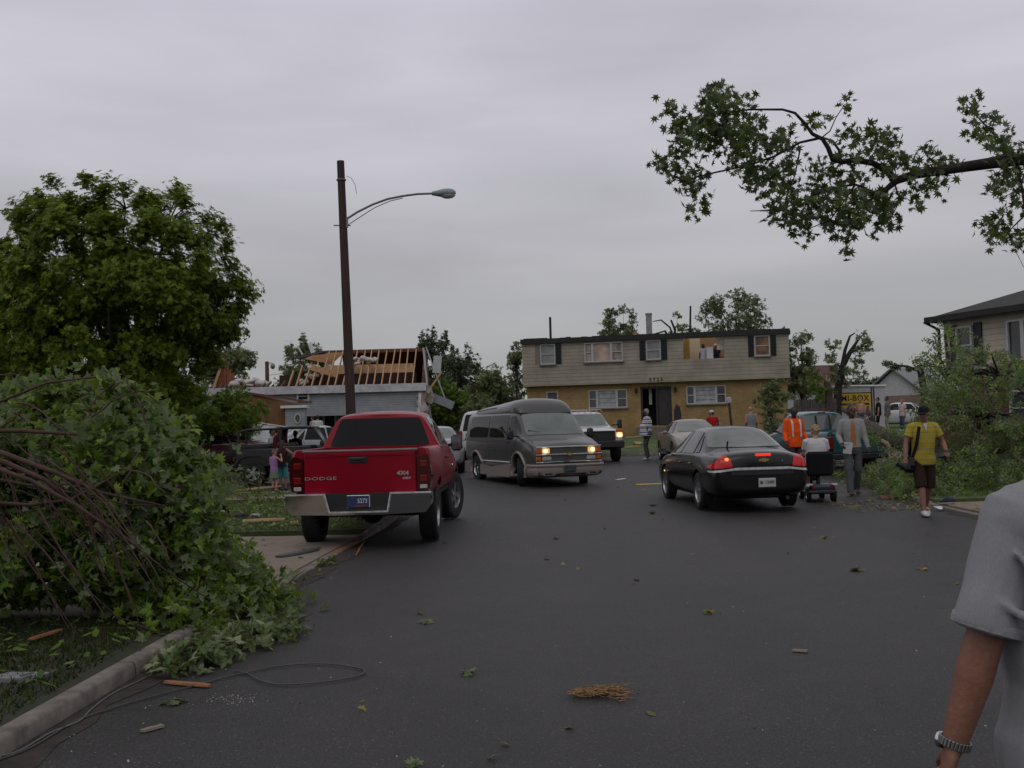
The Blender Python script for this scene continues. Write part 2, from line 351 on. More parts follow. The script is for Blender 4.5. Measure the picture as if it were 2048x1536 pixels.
def tree(name, label, base, h, cc, cr, nclump, clump_r, per, size, lm, bark, tr=.2, shape='spray', group=None, seed=1, lean=(0, 0), bare=0, cat='tree', low=-.9, hollow=.35, spikes=0):
    """trunk and limbs as tubes, a crown of leaf-sized faces gathered in clumps at the limb ends; cc crown centre (local), cr radii"""
    rg = np.random.default_rng(seed); rd = random.Random(seed); t = thing(name, label, cat, base, 0, group)
    mb = MB(); top = Vector((lean[0], lean[1], h)); tp = [Vector((0, 0, -.2))]+[Vector((lean[0]*k*k+rd.uniform(-.08, .08), lean[1]*k*k+rd.uniform(-.08, .08), h*k)) for k in (.25, .5, .75, 1)]
    mb.tube(tp, [tr*1.25, tr, tr*.8, tr*.5, tr*.18], 9)
    C = []; Rr = []
    tries = 0
    while len(C) < nclump and tries < 5000:
        tries += 1
        d = rg.normal(size=3); d /= np.linalg.norm(d); r = hollow+(1-hollow)*rg.random()**.6
        if d[2]*r < low: continue
        c = np.array(cc)+d*r*np.array(cr); k = clump_r*(.65+.7*rg.random())
        if any(np.linalg.norm(c-q) < .55*k for q in C): continue
        C.append(c); Rr.append((k, k, k*.8))
    for c in C:
        z0 = max(.25, min(.9, (c[2]*.55)/h)); i = z0*4; j = min(3, int(i)); s0 = tp[1+min(j, 3)] if j >= 3 else tp[j].lerp(tp[j+1], i-j)
        mb.tube(bend(s0, Vector(c), .10, 5, .05, rd), [tr*.34, tr*.25, tr*.19, tr*.13, tr*.08, tr*.04], 5)
    for _ in range(bare):
        d = rg.normal(size=3); d[2] = abs(d[2])+.3; d /= np.linalg.norm(d); c = np.array(cc)+d*np.array(cr)*1.05
        mb.tube(bend(tp[3], Vector(c), .1, 6, .07, rd), [tr*.4, tr*.3, tr*.22, tr*.15, tr*.1, tr*.06, tr*.03], 5)
    mb.build('trunk', bark, t, 60)
    for _ in range(spikes):
        a = rg.uniform(0, 6.28); k = rg.random()**.5*.9; x, y_ = cc[0]+math.cos(a)*cr[0]*k, cc[1]+math.sin(a)*cr[1]*k; z = cc[2]+cr[2]*math.sqrt(max(0, 1-k*k))*.85
        for j in range(5): C.append(np.array((x, y_, z+j*.28))); Rr.append((.30-.05*j, .30-.05*j, .22))
    P = blob_pts(C, Rr, per, rg); out = (P-np.array(cc))/np.array(cr)
    leaves('crown', P, size, lm, t, shape, .5, .35, out*.5, rng=rg); return t
# ---------------------------------------------------------------- ground, road, kerbs, lawns
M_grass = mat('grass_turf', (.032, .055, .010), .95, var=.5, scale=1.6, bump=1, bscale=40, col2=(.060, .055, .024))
M_grass_n = mat('grass_shaded', (.018, .026, .007), .95, var=.5, scale=2.2, bump=1, bscale=40, col2=(.036, .028, .018))  # near verge: the heap's shade and brown dirt are both in this colour
M_grass_far = mat('grass_far', (.055, .085, .022), .95, var=.35, scale=1.2, bump=1, bscale=30)
M_conc = mat('concrete', (.20, .158, .125), .9, var=.14, scale=2.2, bump=.35, bscale=60)
M_kerb = lines_mat('kerb_concrete', (.150, .128, .112), 1, 1.9, .25, .010, .92, .35, None, 0, 6)
def asphalt():
    m = mat('asphalt', (.0225, .0200, .0198), .55, var=.14, scale=.45, bump=.9, bscale=150, spec=.45); t = m.node_tree; n = t.nodes.new; l = t.links.new; b = t.nodes['Principled BSDF']
    tcn = n('ShaderNodeTexCoord'); base = b.inputs['Base Color'].links[0].from_socket
    nz1 = n('ShaderNodeTexNoise'); nz1.inputs['Scale'].default_value = 60; nz1.inputs['Detail'].default_value = 3; l(tcn.outputs['Object'], nz1.inputs[0])
    r1 = n('ShaderNodeMapRange'); l(nz1.outputs[0], r1.inputs[0]); r1.inputs[1].default_value = .3; r1.inputs[2].default_value = .72; r1.inputs[3].default_value = .2; r1.inputs[4].default_value = 2.2
    s1 = n('ShaderNodeVectorMath'); s1.operation = 'SCALE'; l(base, s1.inputs[0]); l(r1.outputs[0], s1.inputs['Scale'])
    vo = n('ShaderNodeTexVoronoi'); vo.inputs['Scale'].default_value = 22; l(tcn.outputs['Object'], vo.inputs[0])   # pale stone chips
    th = n('ShaderNodeMath'); th.operation = 'LESS_THAN'; l(vo.outputs['Distance'], th.inputs[0]); th.inputs[1].default_value = .14
    mx = n('ShaderNodeMixRGB'); l(th.outputs[0], mx.inputs[0]); l(s1.outputs[0], mx.inputs[1]); mx.inputs[2].default_value = (.11, .095, .085, 1)
    mpn = n('ShaderNodeMapping'); mpn.inputs['Scale'].default_value = (1.1, .12, 1); l(tcn.outputs['Object'], mpn.inputs[0])     # wheel-worn bands along the street
    nz2 = n('ShaderNodeTexNoise'); nz2.inputs['Scale'].default_value = .8; nz2.inputs['Detail'].default_value = 5; l(mpn.outputs[0], nz2.inputs[0])
    r2 = n('ShaderNodeMapRange'); l(nz2.outputs[0], r2.inputs[0]); r2.inputs[1].default_value = .3; r2.inputs[2].default_value = .7; r2.inputs[3].default_value = .8; r2.inputs[4].default_value = 1.2
    s2 = n('ShaderNodeVectorMath'); s2.operation = 'SCALE'; l(mx.outputs[0], s2.inputs[0]); l(r2.outputs[0], s2.inputs['Scale'])
    nz3 = n('ShaderNodeTexNoise'); nz3.inputs['Scale'].default_value = 2.6; nz3.inputs['Detail'].default_value = 8; nz3.inputs['Roughness'].default_value = .7; l(tcn.outputs['Object'], nz3.inputs[0])   # mottled wear
    r3 = n('ShaderNodeMapRange'); l(nz3.outputs[0], r3.inputs[0]); r3.inputs[1].default_value = .3; r3.inputs[2].default_value = .7; r3.inputs[3].default_value = .78; r3.inputs[4].default_value = 1.25
    s3 = n('ShaderNodeVectorMath'); s3.operation = 'SCALE'; l(s2.outputs[0], s3.inputs[0]); l(r3.outputs[0], s3.inputs['Scale'])
    wv = n('ShaderNodeTexNoise'); wv.inputs['Scale'].default_value = 1.1; wv.inputs['Detail'].default_value = 6; l(tcn.outputs['Object'], wv.inputs[0]); av = n('ShaderNodeVectorMath'); av.operation = 'MULTIPLY_ADD'; l(wv.outputs['Color'], av.inputs[0]); av.inputs[1].default_value = (1.6, 1.6, 0); l(tcn.outputs['Object'], av.inputs[2])
    vc = n('ShaderNodeTexVoronoi'); vc.feature = 'DISTANCE_TO_EDGE'; vc.inputs['Scale'].default_value = .21; l(av.outputs[0], vc.inputs[0])          # a few hairline cracks
    ck = n('ShaderNodeMapRange'); l(vc.outputs['Distance'], ck.inputs[0]); ck.inputs[1].default_value = 0; ck.inputs[2].default_value = .0022; ck.inputs[3].default_value = .45; ck.inputs[4].default_value = 1.0
    s4 = n('ShaderNodeVectorMath'); s4.operation = 'SCALE'; l(s3.outputs[0], s4.inputs[0]); l(ck.outputs[0], s4.inputs['Scale'])
    l(s4.outputs[0], b.inputs['Base Color']); return m
M_asph = asphalt()
bm = bmesh.new(); bmesh.ops.create_grid(bm, x_segments=90, y_segments=90, size=450)
for v in bm.verts:
    v.co.x = 450*(abs(v.co.x)/450)**1.8*(1 if v.co.x > 0 else -1); v.co.y = 450*(abs(v.co.y)/450)**1.8*(1 if v.co.y > 0 else -1)+30
    v.co.z = gz(v.co.x, v.co.y)-.09
me = bpy.data.meshes.new('ground'); bm.to_mesh(me); bm.free(); smooth(me); tag(link('ground', me, M_grass_far), kind='structure')
KL = [(-3.6, -90), (-2.95, -6), (-2.84, 2), (-2.75, 6), (-2.60, 10), (-2.42, 14), (-2.20, 18), (-2.15, 22), (-2.6, 25), (-3.8, 27), (-6, 28), (-12, 28.6), (-60, 30)]      # left kerb line
KF = [(-60, 39), (-20, 38), (-9, 37.6), (-5, 39), (-3.2, 41.2), (0, 41.8), (6, 41.4), (12, 40.2), (30, 37.5)]                            # far kerb line
KR = [(30, 31.5), (15, 31.8), (11, 31.6), (9.4, 30.4), (8.7, 28), (8.15, 25), (7.75, 22), (7.5, 19.5), (7.45, 17), (7.55, 10), (7.7, 2), (7.8, -6), (8.4, -90)]    # right kerb line
drape('road', KL+KF+KR, M_asph, 0, 1.5)
def kerb(name, line, side, hts=None):
    mb = MB(); 
    pts = []
    for (a, b) in zip(line, line[1:]):
        a, b = Vector(a), Vector(b); k = max(1, int((b-a).length/1.5))
        for i in range(k):
            p = a.lerp(b, i/k); e = (b-a).normalized()*.02; pts += [p-e*1.6, p, p+e*1.6, a.lerp(b, (i+.5)/k)]
    pts.append(Vector(line[-1])); rings = []
    for i, p in enumerate(pts):
        d = (pts[min(i+1, len(pts)-1)]-pts[max(0, i-1)]).normalized(); nrm = Vector((-d.y, d.x))*side
        h = (hts(p.y, p.x) if hts else .13)*.78
        z = gz(p.x, p.y); gap = i % 8 == 1
        jt = .035 if gap else 0; prof = [(0+jt, -.03), (.010+jt, h*.80-jt), (.028, h-jt), (.128, h-jt), (.14-jt, h*.88-jt), (.145-jt, -.03)]
        rings.append([(p.x+nrm.x*u, p.y+nrm.y*u, z+v) for u, v in prof])
    mb.loft(rings, False, False); return tag(mb.build(name, M_kerb, None, 50), kind='structure')
def kerb_h_left(y, x): return .13 if y < 9.6 else (.13-.10*min(1, (y-9.6)/.9) if y < 16.5 else .03+.10*min(1, (y-16.5)/.8))
def kerb_h_right(y, x): return .12 if y > 20.2 else (.12-.09*min(1, (20.2-y)/.8) if y > 14.5 else .12)
kerb('kerb_left', KL, 1, kerb_h_left); kerb('kerb_far', KF, 1); kerb('kerb_right', KR, 1, kerb_h_right)
def cutl(line, lo, hi):
    """the run of a kerb line between two y values"""
    o = []
    for a, b in zip(line, line[1:]):
        for k in range(11):
            p = (a[0]+(b[0]-a[0])*k/10, a[1]+(b[1]-a[1])*k/10)
            if lo <= p[1] <= hi and (not o or p != o[-1]): o.append(p)
    return o
# dirt washed along the gutters: ragged strips
M_dirt = mat('gutter_dirt', (.030, .022, .018), .95, var=.45, scale=7, bump=.8, bscale=60)
def gutter(line, lo, hi, seed):
    rg = random.Random(seed); a = cutl(line, lo, hi); b = [(x+sg(line)*(.16+rg.uniform(-.06, .14)), y) for x, y in a]; drape('gutter_dirt', a+b[::-1], M_dirt, .004, .6)
def sg(line): return 1 if line is KL else -1
def off(line, d, side=1):
    o = []
    for i, p in enumerate(line):
        a = Vector(line[max(0, i-1)]); b = Vector(line[min(i+1, len(line)-1)]); t = (b-a).normalized(); o.append((p[0]-t.y*d*side, p[1]+t.x*d*side))
    return o
gutter(KL, -1, 24, 3); gutter(KR, 2, 27, 4)
kl = off(KL, .145)
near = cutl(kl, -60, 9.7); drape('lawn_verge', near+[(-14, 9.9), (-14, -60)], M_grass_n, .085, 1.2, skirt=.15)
drv = cutl(kl, 9.72, 17.0); drape('driveway', drv+[(-16, 18.0), (-16, 9.92)], M_conc, .035, 1.0, skirt=.12)
l2 = [p for p in cutl(kl, 17.02, 29.9)]; drape('lawn_corner', l2+[(-60, 18.1)], M_grass, .085, .8, skirt=.15)
drape('path', [(-3.2, 24.6), (-3.6, 25.9), (-16, 26.9), (-16, 25.4), (-7, 24.9)], mat('path_concrete', (.14, .105, .08), .95, var=.25, scale=2, bump=.5), .106, 1)
kf = off(KF, .145); drape('lawn_far', kf+[(30, 70), (-60, 70)], M_grass_far, .11, 2.0, skirt=.15)
kr = off(KR, .145); r1 = [p for p in kr if p[1] > 20.0]; drape('lawn_right', r1+[(7.74, 19.9), (30, 20.3)], M_grass_far, .09, .8, skirt=.15)
drape('driveway', [(7.68, 15.2), (30, 15.0), (30, 20.25), (7.73, 19.85)], M_conc, .035, 1.0, skirt=.12)
drape('lawn_right', [(8.4, -60), (30, -60), (30, 14.9), (7.68, 15.1), (7.72, 10), (7.95, -5.9)], M_grass, .09, 1.2, skirt=.15)
def grass(name, regions, n, h=.05, m=None):
    P = []
    for (x0, x1, y0, y1, w_) in regions:
        k = int(n*w_); x = RNG.uniform(x0, x1, k); y = RNG.uniform(y0, y1, k)
        P += [(a, b, gz(a, b)+.08) for a, b in zip(x, y)]
    P = np.array(P); k = len(P); a = RNG.uniform(0, 6.28, k); hh = h*(.5+RNG.random(k)); wd = .006+.004*RNG.random(k); ln = RNG.normal(size=(k, 2))*.5*hh[:, None]
    dx = np.stack([np.cos(a)*wd, np.sin(a)*wd, np.zeros(k)], 1); tip = np.stack([ln[:, 0], ln[:, 1], hh], 1)
    V = np.stack([P-dx, P+dx, P+tip], 1).reshape(-1, 3); me = bpy.data.meshes.new(name)
    me.vertices.add(len(V)); me.vertices.foreach_set('co', V.reshape(-1).astype(np.float32)); me.loops.add(len(V)); me.loops.foreach_set('vertex_index', np.arange(len(V), dtype=np.int32))
    me.polygons.add(k); me.polygons.foreach_set('loop_start', (np.arange(k)*3).astype(np.int32)); me.update(calc_edges=True)
    at_ = me.attributes.new('rnd', 'FLOAT', 'POINT'); at_.data.foreach_set('value', np.repeat(RNG.random(k), 3).astype(np.float32))
    return tag(link(name, me, m), 'short grass growing on the lawns beside the street', 'grass', kind='stuff')
M_blade = leaf_mat('grass_blade', (.032, .062, .008), (.085, .135, .022), None, .2, .7)
grass('grass', [(-6, -2.95, 3.4, 9.6, .30)], 60000, .045, leaf_mat('grass_blade_shaded', (.014, .024, .004), (.040, .060, .012), None, .15, .8))  # near blades: darker greens with the heap's shade painted in
grass('grass', [(-9, -2.5, 17.2, 24.6, .22), (7.8, 13, 20.2, 30.8, .28), (-3, 12, 42, 52, .24)], 60000, .055, M_blade)
# ---------------------------------------------------------------- vehicles (local: +Y forward, +X right, z 0 on the ground)
M_tyre = mat('tyre_rubber', (.012, .012, .012), .85, var=.3, scale=14, bump=.4, bscale=60)
M_black = mat('black_plastic', (.014, .014, .015), .55, var=.2)
M_under = mat('underbody', (.010, .010, .010), .95)
M_chrome = mat('chrome', (.62, .62, .63), .12, 1, var=.05)
M_alu = mat('alloy_wheel', (.40, .40, .41), .32, .9, var=.12, scale=10)
M_glass = mat('dark_glass', (.0035, .004, .004), .03, spec=.25, var=.3, scale=2)
M_glass2 = mat('windscreen_glass', (.115, .13, .122), .05, spec=.7, var=.25, scale=1.5)
M_seam = mat('panel_gap', (.006, .006, .006), .9)
M_redlamp = mat('red_lens', (.16, .006, .006), .12, spec=.7, var=.3, scale=20)
M_lit = mat('lit_brake_lens', (.15, .005, .006), .12, emit=.16, emitcol=(1.0, .012, .008))
M_lit3 = mat('lit_high_lamp', (.6, .02, .01), .15, emit=.9, emitcol=(1.0, .03, .012))
M_silver = mat('silver_trim', (.60, .60, .61), .28, .35, var=.3, scale=9)
M_badge = mat('badge_grey', (.34, .33, .33), .4, .2)
M_mirror = mat('mirror_surface', (.22, .23, .24), .08, .9)
M_lit_hot = mat('lit_brake_bulb', (.9, .1, .02), .2, emit=2.2, emitcol=(1.0, .16, .03))
M_amber = mat('amber_lens', (.45, .10, .015), .15, spec=.7)
M_lens = mat('clear_lens', (.34, .34, .33), .1, spec=.8, var=.25, scale=25)
M_head = mat('lit_headlamp', (.9, .75, .5), .2, emit=1.9, emitcol=(1.0, .72, .36))
M_headrim = mat('lit_headlamp_edge', (.9, .5, .2), .2, emit=.55, emitcol=(1.0, .50, .16))
M_plate = mat('number_plate', (.42, .42, .40), .5, var=.06)
M_plateblue = mat('number_plate_blue', (.020, .030, .11), .5, var=.3, scale=18)
M_dkgrey = mat('dark_print', (.02, .022, .03), .6)
M_white = mat('white_trim', (.60, .60, .61), .5, var=.06)
def paint(name, c, rough=.32, var=.04, coat=.55, metal=0, spec=.5): return mat(name, c, rough, metal, var=var, scale=1.5, coat=coat, spec=spec)
def sec(y, zb, zm, wm, zt, wt, zr, wr, cr=.03, sh=0, wb=None):
    wb = wb or wm*.94; z6 = max(zt+.012, zr-.07); k = lambda z: sh*max(0, (z-zt))/max(.05, zr-zt)
    h = [(0, y, zb), (wb*.8, y, zb), (wb, y, zb+.07), (wm, y, zm), (wt, y, zt), (wt*.985 if zr-zt > .2 else wt-.03, y+k(zt+.02), zt+.02), (wr, y+k(z6), z6), (wr-.10, y+sh, zr), (0, y+sh, zr+cr)]
    return h
def shell(rows, sub=2, arches=(), wide=1.2, cuts=()):
    """a car body lofted through cross-sections; wheel arches cut out"""
    n = len(rows[0]); mb = MB(); rings = []
    for h in rows: rings.append(list(h)+[(-x, y, z) for x, y, z in h[-2:0:-1]])
    mb.loft(rings, True, False); m = 2*n-2
    for r, flip in ((0, False), (len(rings)-1, True)):
        for i in range(n-1):
            a, b = i, i+1; c, d = (m-b) % m, (m-a) % m; q = [r*m+k for k in (a, b, c, d)]
            q = [k for j, k in enumerate(q) if k not in q[:j]]
            if len(q) > 2: mb.f.append(tuple(q if flip else q[::-1]))
    me = mb.mesh(); me = bake(me, [('SUBSURF', dict(levels=sub, render_levels=sub))]) if sub else me
    mods = []
    for y, z, r, x0 in arches:
        for s in (-1, 1):
            c = MB(); c.lathe([(.001, 0), (r, 0), (r, wide), (.001, wide)], 28, Matrix.Translation((s*x0, y, z)) @ Matrix.Rotation(R(90)*s, 4, 'Y'))
            mods.append(('BOOLEAN', dict(operation='DIFFERENCE', solver='EXACT', cutter=c.mesh())))
    for c in cuts: mods.append(('BOOLEAN', dict(operation='DIFFERENCE', solver='EXACT', cutter=c.mesh())))
    if mods: me = bake(me, mods)
    return me
def body_obj(name, me, m, parent, ang=32):
    me.materials.clear(); me.materials.append(m); me.name = name; smooth(me, ang); o = link(name, me, None, parent)
    bm = bmesh.new(); bm.from_mesh(me); bv = BVHTree.FromBMesh(bm); bm.free(); return o, bv
def wheel(parent, x, y, r, w, side, rimr=.6, spokes=5, steer=0, rim_m=None, disc=False):
    """tyre with a rim inside it"""
    M = Matrix.Rotation(R(90)*side, 4, 'Y'); mb = MB(); h = w/2; s = .9
    prof = [(r*rimr, -h*.75), (r*.80, -h*.98), (r*.93, -h*.92), (r*.985, -h*.72), (r, -h*.45), (r, h*.45), (r*.985, h*.72), (r*.93, h*.92), (r*.80, h*.98), (r*rimr, h*.80), (r*rimr*.97, h*.5), (r*rimr*.97, -h*.7)]
    mb.lathe(prof, 36, M)
    for k in range(36):                                              # tread blocks at the shoulder
        a = 2*math.pi*k/36
        for sd in (-1, 1):
            mb.box((0, 0, 0), (.018, r*.09, w*.16), M @ Matrix.Rotation(a, 4, 'Z') @ Matrix.Translation((r*.992, 0, sd*h*.62)))
    o = mb.build('wheel', M_tyre, parent, 40, (x, y, r), (0, 0, steer)); rr = r*rimr; q = MB()
    q.lathe([(rr*1.02, h*.86), (rr*.97, h*.84), (rr*.93, h*.60), (rr*.93, -h*.5)], 30, M)
    if disc: q.lathe([(.001, h*.62), (rr*.28, h*.66), (rr*.34, h*.4), (rr*.7, h*.42), (rr*.94, h*.62)], 30, M)
    else:
        q.lathe([(.001, h*.72), (rr*.2, h*.70), (rr*.25, h*.5), (rr*.2, h*.2)], 20, M)
        for k in range(spokes):
            q.add(*(lambda b: (b.v, b.f))(MB().prism([(-rr*.16, rr*.12), (rr*.16, rr*.12), (rr*.23, rr*.96), (-rr*.23, rr*.96)], h*.38, h*.66)), M @ Matrix.Rotation(2*math.pi*k/spokes, 4, 'Z'))
    ro = q.build('rim', rim_m or M_alu, o, 35)
    MB().lathe([(.001, -.02), (rr*.93, -.02), (rr*.93, -.06), (.001, -.06)], 20, M @ Matrix.Translation((0, 0, h*.2))).build('brake_disc', M_under, o)
    return o
def strip(bvh, pts, axis, side, w, m, name, parent, off=.004):
    """a thin line laid on the body (door gaps, trim)"""
    P = []; pts = [Vector(p) for p in pts]; q = []
    for a, b in zip(pts, pts[1:]):
        k = max(1, int((b-a).length/.07)); q += [a.lerp(b, i/k) for i in range(k)]
    q.append(pts[-1]); mb = MB(); rings = []
    for i, p in enumerate(q):
        d = (q[min(i+1, len(q)-1)]-q[max(i-1, 0)]).normalized(); n = Vector((-d.y, d.x))*w/2; row = []
        for e in (p-n, p+n):
            if axis == 'x': o, dd = Vector((side*4, e.x, e.y)), Vector((-side, 0, 0))
            elif axis == 'y': o, dd = Vector((e.x, side*6, e.y)), Vector((0, -side, 0))
            else: o, dd = Vector((e.x, e.y, 5)), Vector((0, 0, -1))
            h, nr, _, _ = bvh.ray_cast(o, dd)
            if h is None: h, nr, _, _ = bvh.find_nearest(o)
            if nr.dot(dd) > 0: nr = -nr
            row.append(h+nr*off)
        rings.append(row)
    mb.loft(rings, False, False); me = mb.mesh(False); me.name = name; return link(name, me, m, parent)
def arch_trim(bvh, yc, zc, r, w, m, parent, name='wheel_arch_trim', a0=-15, a1=195, side=1, bulge=.03):
    mb = MB(); pts = []
    for k in range(19):
        a = R(a0+(a1-a0)*k/18); y, z = yc+math.cos(a)*(r+w*.4), zc+math.sin(a)*(r+w*.4); h, n, _, _ = bvh.ray_cast(Vector((side*4, y, z)), Vector((-side, 0, 0)))
        pts.append(Vector(((h.x if h else side*.95), y, z)))
    xs = [p.x for p in pts]; md = sorted(xs)[len(xs)//2]
    for p in pts: p.x = md if abs(p.x-md) > .08 else p.x
    mb.tube(pts, [(w*.5, bulge)]*len(pts), 6); return mb.build(name, m, parent, 50)
def mirror_pair(parent, x, y, z, s=(.12, .10, .2), m=None, arm=.12, sides=(-1, 1)):
    for sd in sides:
        mb = MB(); mb.box((sd*(x+arm+s[0]/2), y, z), s, bev=.04).bar((sd*(x-.03), y+.03, z-.05), (sd*(x+arm+.02), y, z-.03), .04, .05)
        o = mb.build('wing_mirror', m or M_black, parent, 40)
        MB().box((sd*(x+arm+s[0]/2), y-s[1]/2-.002, z), (s[0]*.8, .006, s[2]*.8)).build('mirror_glass', M_mirror, o)
def bowtie(parent, M, w=.16, m=None):
    h = w*.36; p = [(-w*.5, -h*.12), (-w*.42, h*.28), (-w*.19, h*.28), (-w*.17, h*.5), (w*.19, h*.5), (w*.17, h*.28), (w*.5, h*.28), (w*.42, -h*.28), (w*.19, -h*.28), (w*.17, -h*.5), (-w*.19, -h*.5), (-w*.17, -h*.28), (-w*.5, -h*.28)]
    return MB().prism(p, -.008, .008, M).build('emblem', m or mat('gold_emblem', (.50, .36, .12), .3, .8), parent, 30)
# ------------------------------------------------ red pickup
def red_pickup():
    t = thing('pickup_truck', 'red crew cab pickup truck parked with one rear wheel on the driveway, seen from behind', 'pickup truck', (-2.08, 17.72, .015), R(-1.6))
    P = paint('red_paint', (.215, .0010, .012), .34, coat=.10, spec=.22)
    zb = .60
    rows = [sec(-.80, zb, .95, .97, 1.32, .955, 1.86, .70, .03, .13), sec(-.78, zb, .95, .975, 1.335, .96, 1.88, .71, .03, .14), sec(-.3, zb, .95, .99, 1.34, .97, 1.92, .72, .035, 0),
            sec(.3, zb, .95, .995, 1.34, .97, 1.93, .715, .035), sec(.62, zb, .95, .995, 1.33, .965, 1.90, .69, .03), sec(1.30, zb, .95, .995, 1.25, .945, 1.32, .80, .05), sec(1.38, zb, .95, .995, 1.24, .94, 1.29, .80, .05),
            sec(1.9, zb, .95, 1.0, 1.19, .93, 1.25, .74, .07), sec(2.45, zb, .92, .97, 1.10, .88, 1.17, .68, .06), sec(2.72, .64, .9, .88, 1.02, .80, 1.06, .62, .03), sec(2.76, .66, .9, .84, .98, .76, 1.02, .58, .03)]
    me = shell(rows, 2, [(1.92, .42, .53, .62)], .7)
    body, bv = body_obj('cab', me, P, t)
    # load bed: open box with flared sides
    def bsec(y, w=.0): return [(0, y, .66), (.75, y, .66), (.93+w, y, .68), (1.0+w, y, .98), (.985+w*.6, y, 1.28), (.955, y, 1.37), (.93, y, 1.385), (.86, y, 1.385), (0, y, 1.385)]
    br = [bsec(-2.62), bsec(-2.60), bsec(-2.3, .01), bsec(-1.95, .045), bsec(-1.64, .055), bsec(-1.3, .045), bsec(-1.0, .01), bsec(-.87), bsec(-.85)]
    hole = MB(); hole.box((0, -1.74, 1.5), (1.62, 1.66, 1.0))
    bme = shell(br, 1, [(-1.65, .42, .52, .66)], .7, [hole])
    bed, bvb = body_obj('load_bed', bme, P, t, 28)
    # tailgate with stamped frame
    g = MB(); g.box((0, -2.655, 1.02), (1.56, .07, .70), bev=.015); tg = g.build('tailgate', P, t, 30)
    g = MB(); g.box((0, -2.655, 1.362), (1.62, .085, .035), bev=.012); g.build('tailgate_top_strip', mat('edge_highlight', (.13, .12, .125), .4), tg, 30)  # pale top strip: a reflected highlight put into its colour
    fr = MB()                                                         # raised border round the stamped panel
    for a, b, w_, h_ in (((-.78, 1.31), (.78, 1.31), .05, .014), ((-.78, .715), (.78, .715), .09, .012)): fr.box(((a[0]+b[0])/2, -2.693, a[1]), (1.54, h_, w_), bev=.005)
    fr.build('stamped_border', P, tg, 30)
    MB().box((-.03, -2.695, 1.235), (.27, .02, .085), bev=.01).build('handle_recess', M_black, tg)
    MB().box((-.03, -2.712, 1.25), (.21, .022, .04), bev=.01).build('handle', M_black, tg)
    text('lettering', 'DODGE', .062, M_badge, tg, Matrix.Translation((-.55, -2.694, .985)) @ FACE_REAR, .005, 2.0, 0)
    text('lettering', '4X4', .075, M_badge, tg, Matrix.Translation((.60, -2.692, 1.035)) @ FACE_REAR @ Matrix.Shear('XY', 4, (.35, 0)), .005, 1.25, .003)
    text('lettering', 'ORV', .042, M_badge, tg, Matrix.Translation((.655, -2.692, .965)) @ FACE_REAR, .004, 1.3, .002)
    for s in (-1, 1):                                                  # tall tail lamps at the corners
        q = MB(); pl = [(s*.80, .80), (s*.97, .80), (s*1.0, 1.0), (s*.975, 1.24), (s*.94, 1.30), (s*.80, 1.26)]
        q.prism(rpoly(pl, .02), -2.665, -2.40, axis='y'); lt = q.build('tail_lamp', mat('smoked_red_lens', (.045, .004, .005), .12, spec=.7), t, 25)
        for z, mm in ((1.16, M_redlamp), (.96, M_redlamp), (.845, M_lens)):
            MB().box((s*.885, -2.668, z), (.105, .012, .085 if z > .9 else .055), bev=.012).build('bulb_window' if z > .9 else 'reversing_lens', mm, lt)
    bp = MB()                                                          # chrome bumper with a dropped step in the middle
    for s in (-1, 1):
        pr = [(s*.40, .485), (s*.40, .53), (s*.46, .78), (s*1.00, .785), (s*1.01, .62), (s*.93, .50)]
        bp.prism(rpoly(pr, .03), -2.92, -2.68, axis='y'); bp.prism([(s*.93, .51), (s*.985, .62), (s*.985, .775), (s*.93, .775)], -2.70, -2.36, axis='y')
    bp.prism([(-.42, .482), (.42, .482), (.415, .535), (-.415, .535)], -2.925, -2.69, axis='y'); bp.bar((-.41, -2.918, .50), (-.47, -2.918, .785), .03, .02); bp.bar((.41, -2.918, .50), (.47, -2.918, .785), .03, .02); bp.v = [(x, y+max(0, .785-z)*.20 if y < -2.85 else y, z) for x, y, z in bp.v]
    bu = bp.build('rear_bumper', M_chrome, t, 30)
    ed = MB()  # thin silver bars painted in as highlights along the chrome edges
    for s in (-1, 1): ed.box((s*.73, -2.922, .778), (.56, .02, .022)).bar((s*.405, -2.878, .52), (s*.462, -2.93, .785), .025, .02)
    ed.box((0, -2.880, .525), (.82, .02, .022)); ed.build('bumper_highlight', M_silver, bu)
    MB().prism([(-.42, .536), (.42, .536), (.46, .775), (-.46, .775)], -2.80, -2.70, axis='y').build('step_pad', M_black, bu)
    
    pt = MB().box((-.01, -2.815, .665), (.325, .02, .175), bev=.008).build('licence_plate', M_chrome, t)
    MB().box((-.01, -2.83, .665), (.295, .01, .145)).build('plate_face', M_plateblue, pt)
    text('lettering', '5273', .085, M_white, pt, Matrix.Translation((.052, -2.837, .672)) @ FACE_REAR, .002, .78, .001)
    MB().box((.03, -2.837, .605), (.17, .004, .02)).build('sticker', mat('red_sticker', (.2, .03, .04), .5), pt)
    MB().prism(rpoly([(-.76, 1.395), (.76, 1.395), (.64, 1.815), (-.64, 1.815)], .05), -.72, -.45, Matrix()).v  # (outline kept for reference of the opening)
    patch(bv, rpoly([(-.79, 1.39), (.79, 1.39), (.625, 1.825), (-.625, 1.825)], .06), 'y', -1, M_glass, 'rear_window', t, .006, .15)
    MB().box((0, -.655, 1.868), (.30, .03, .035), bev=.01).build('high_brake_lamp', M_redlamp, t)
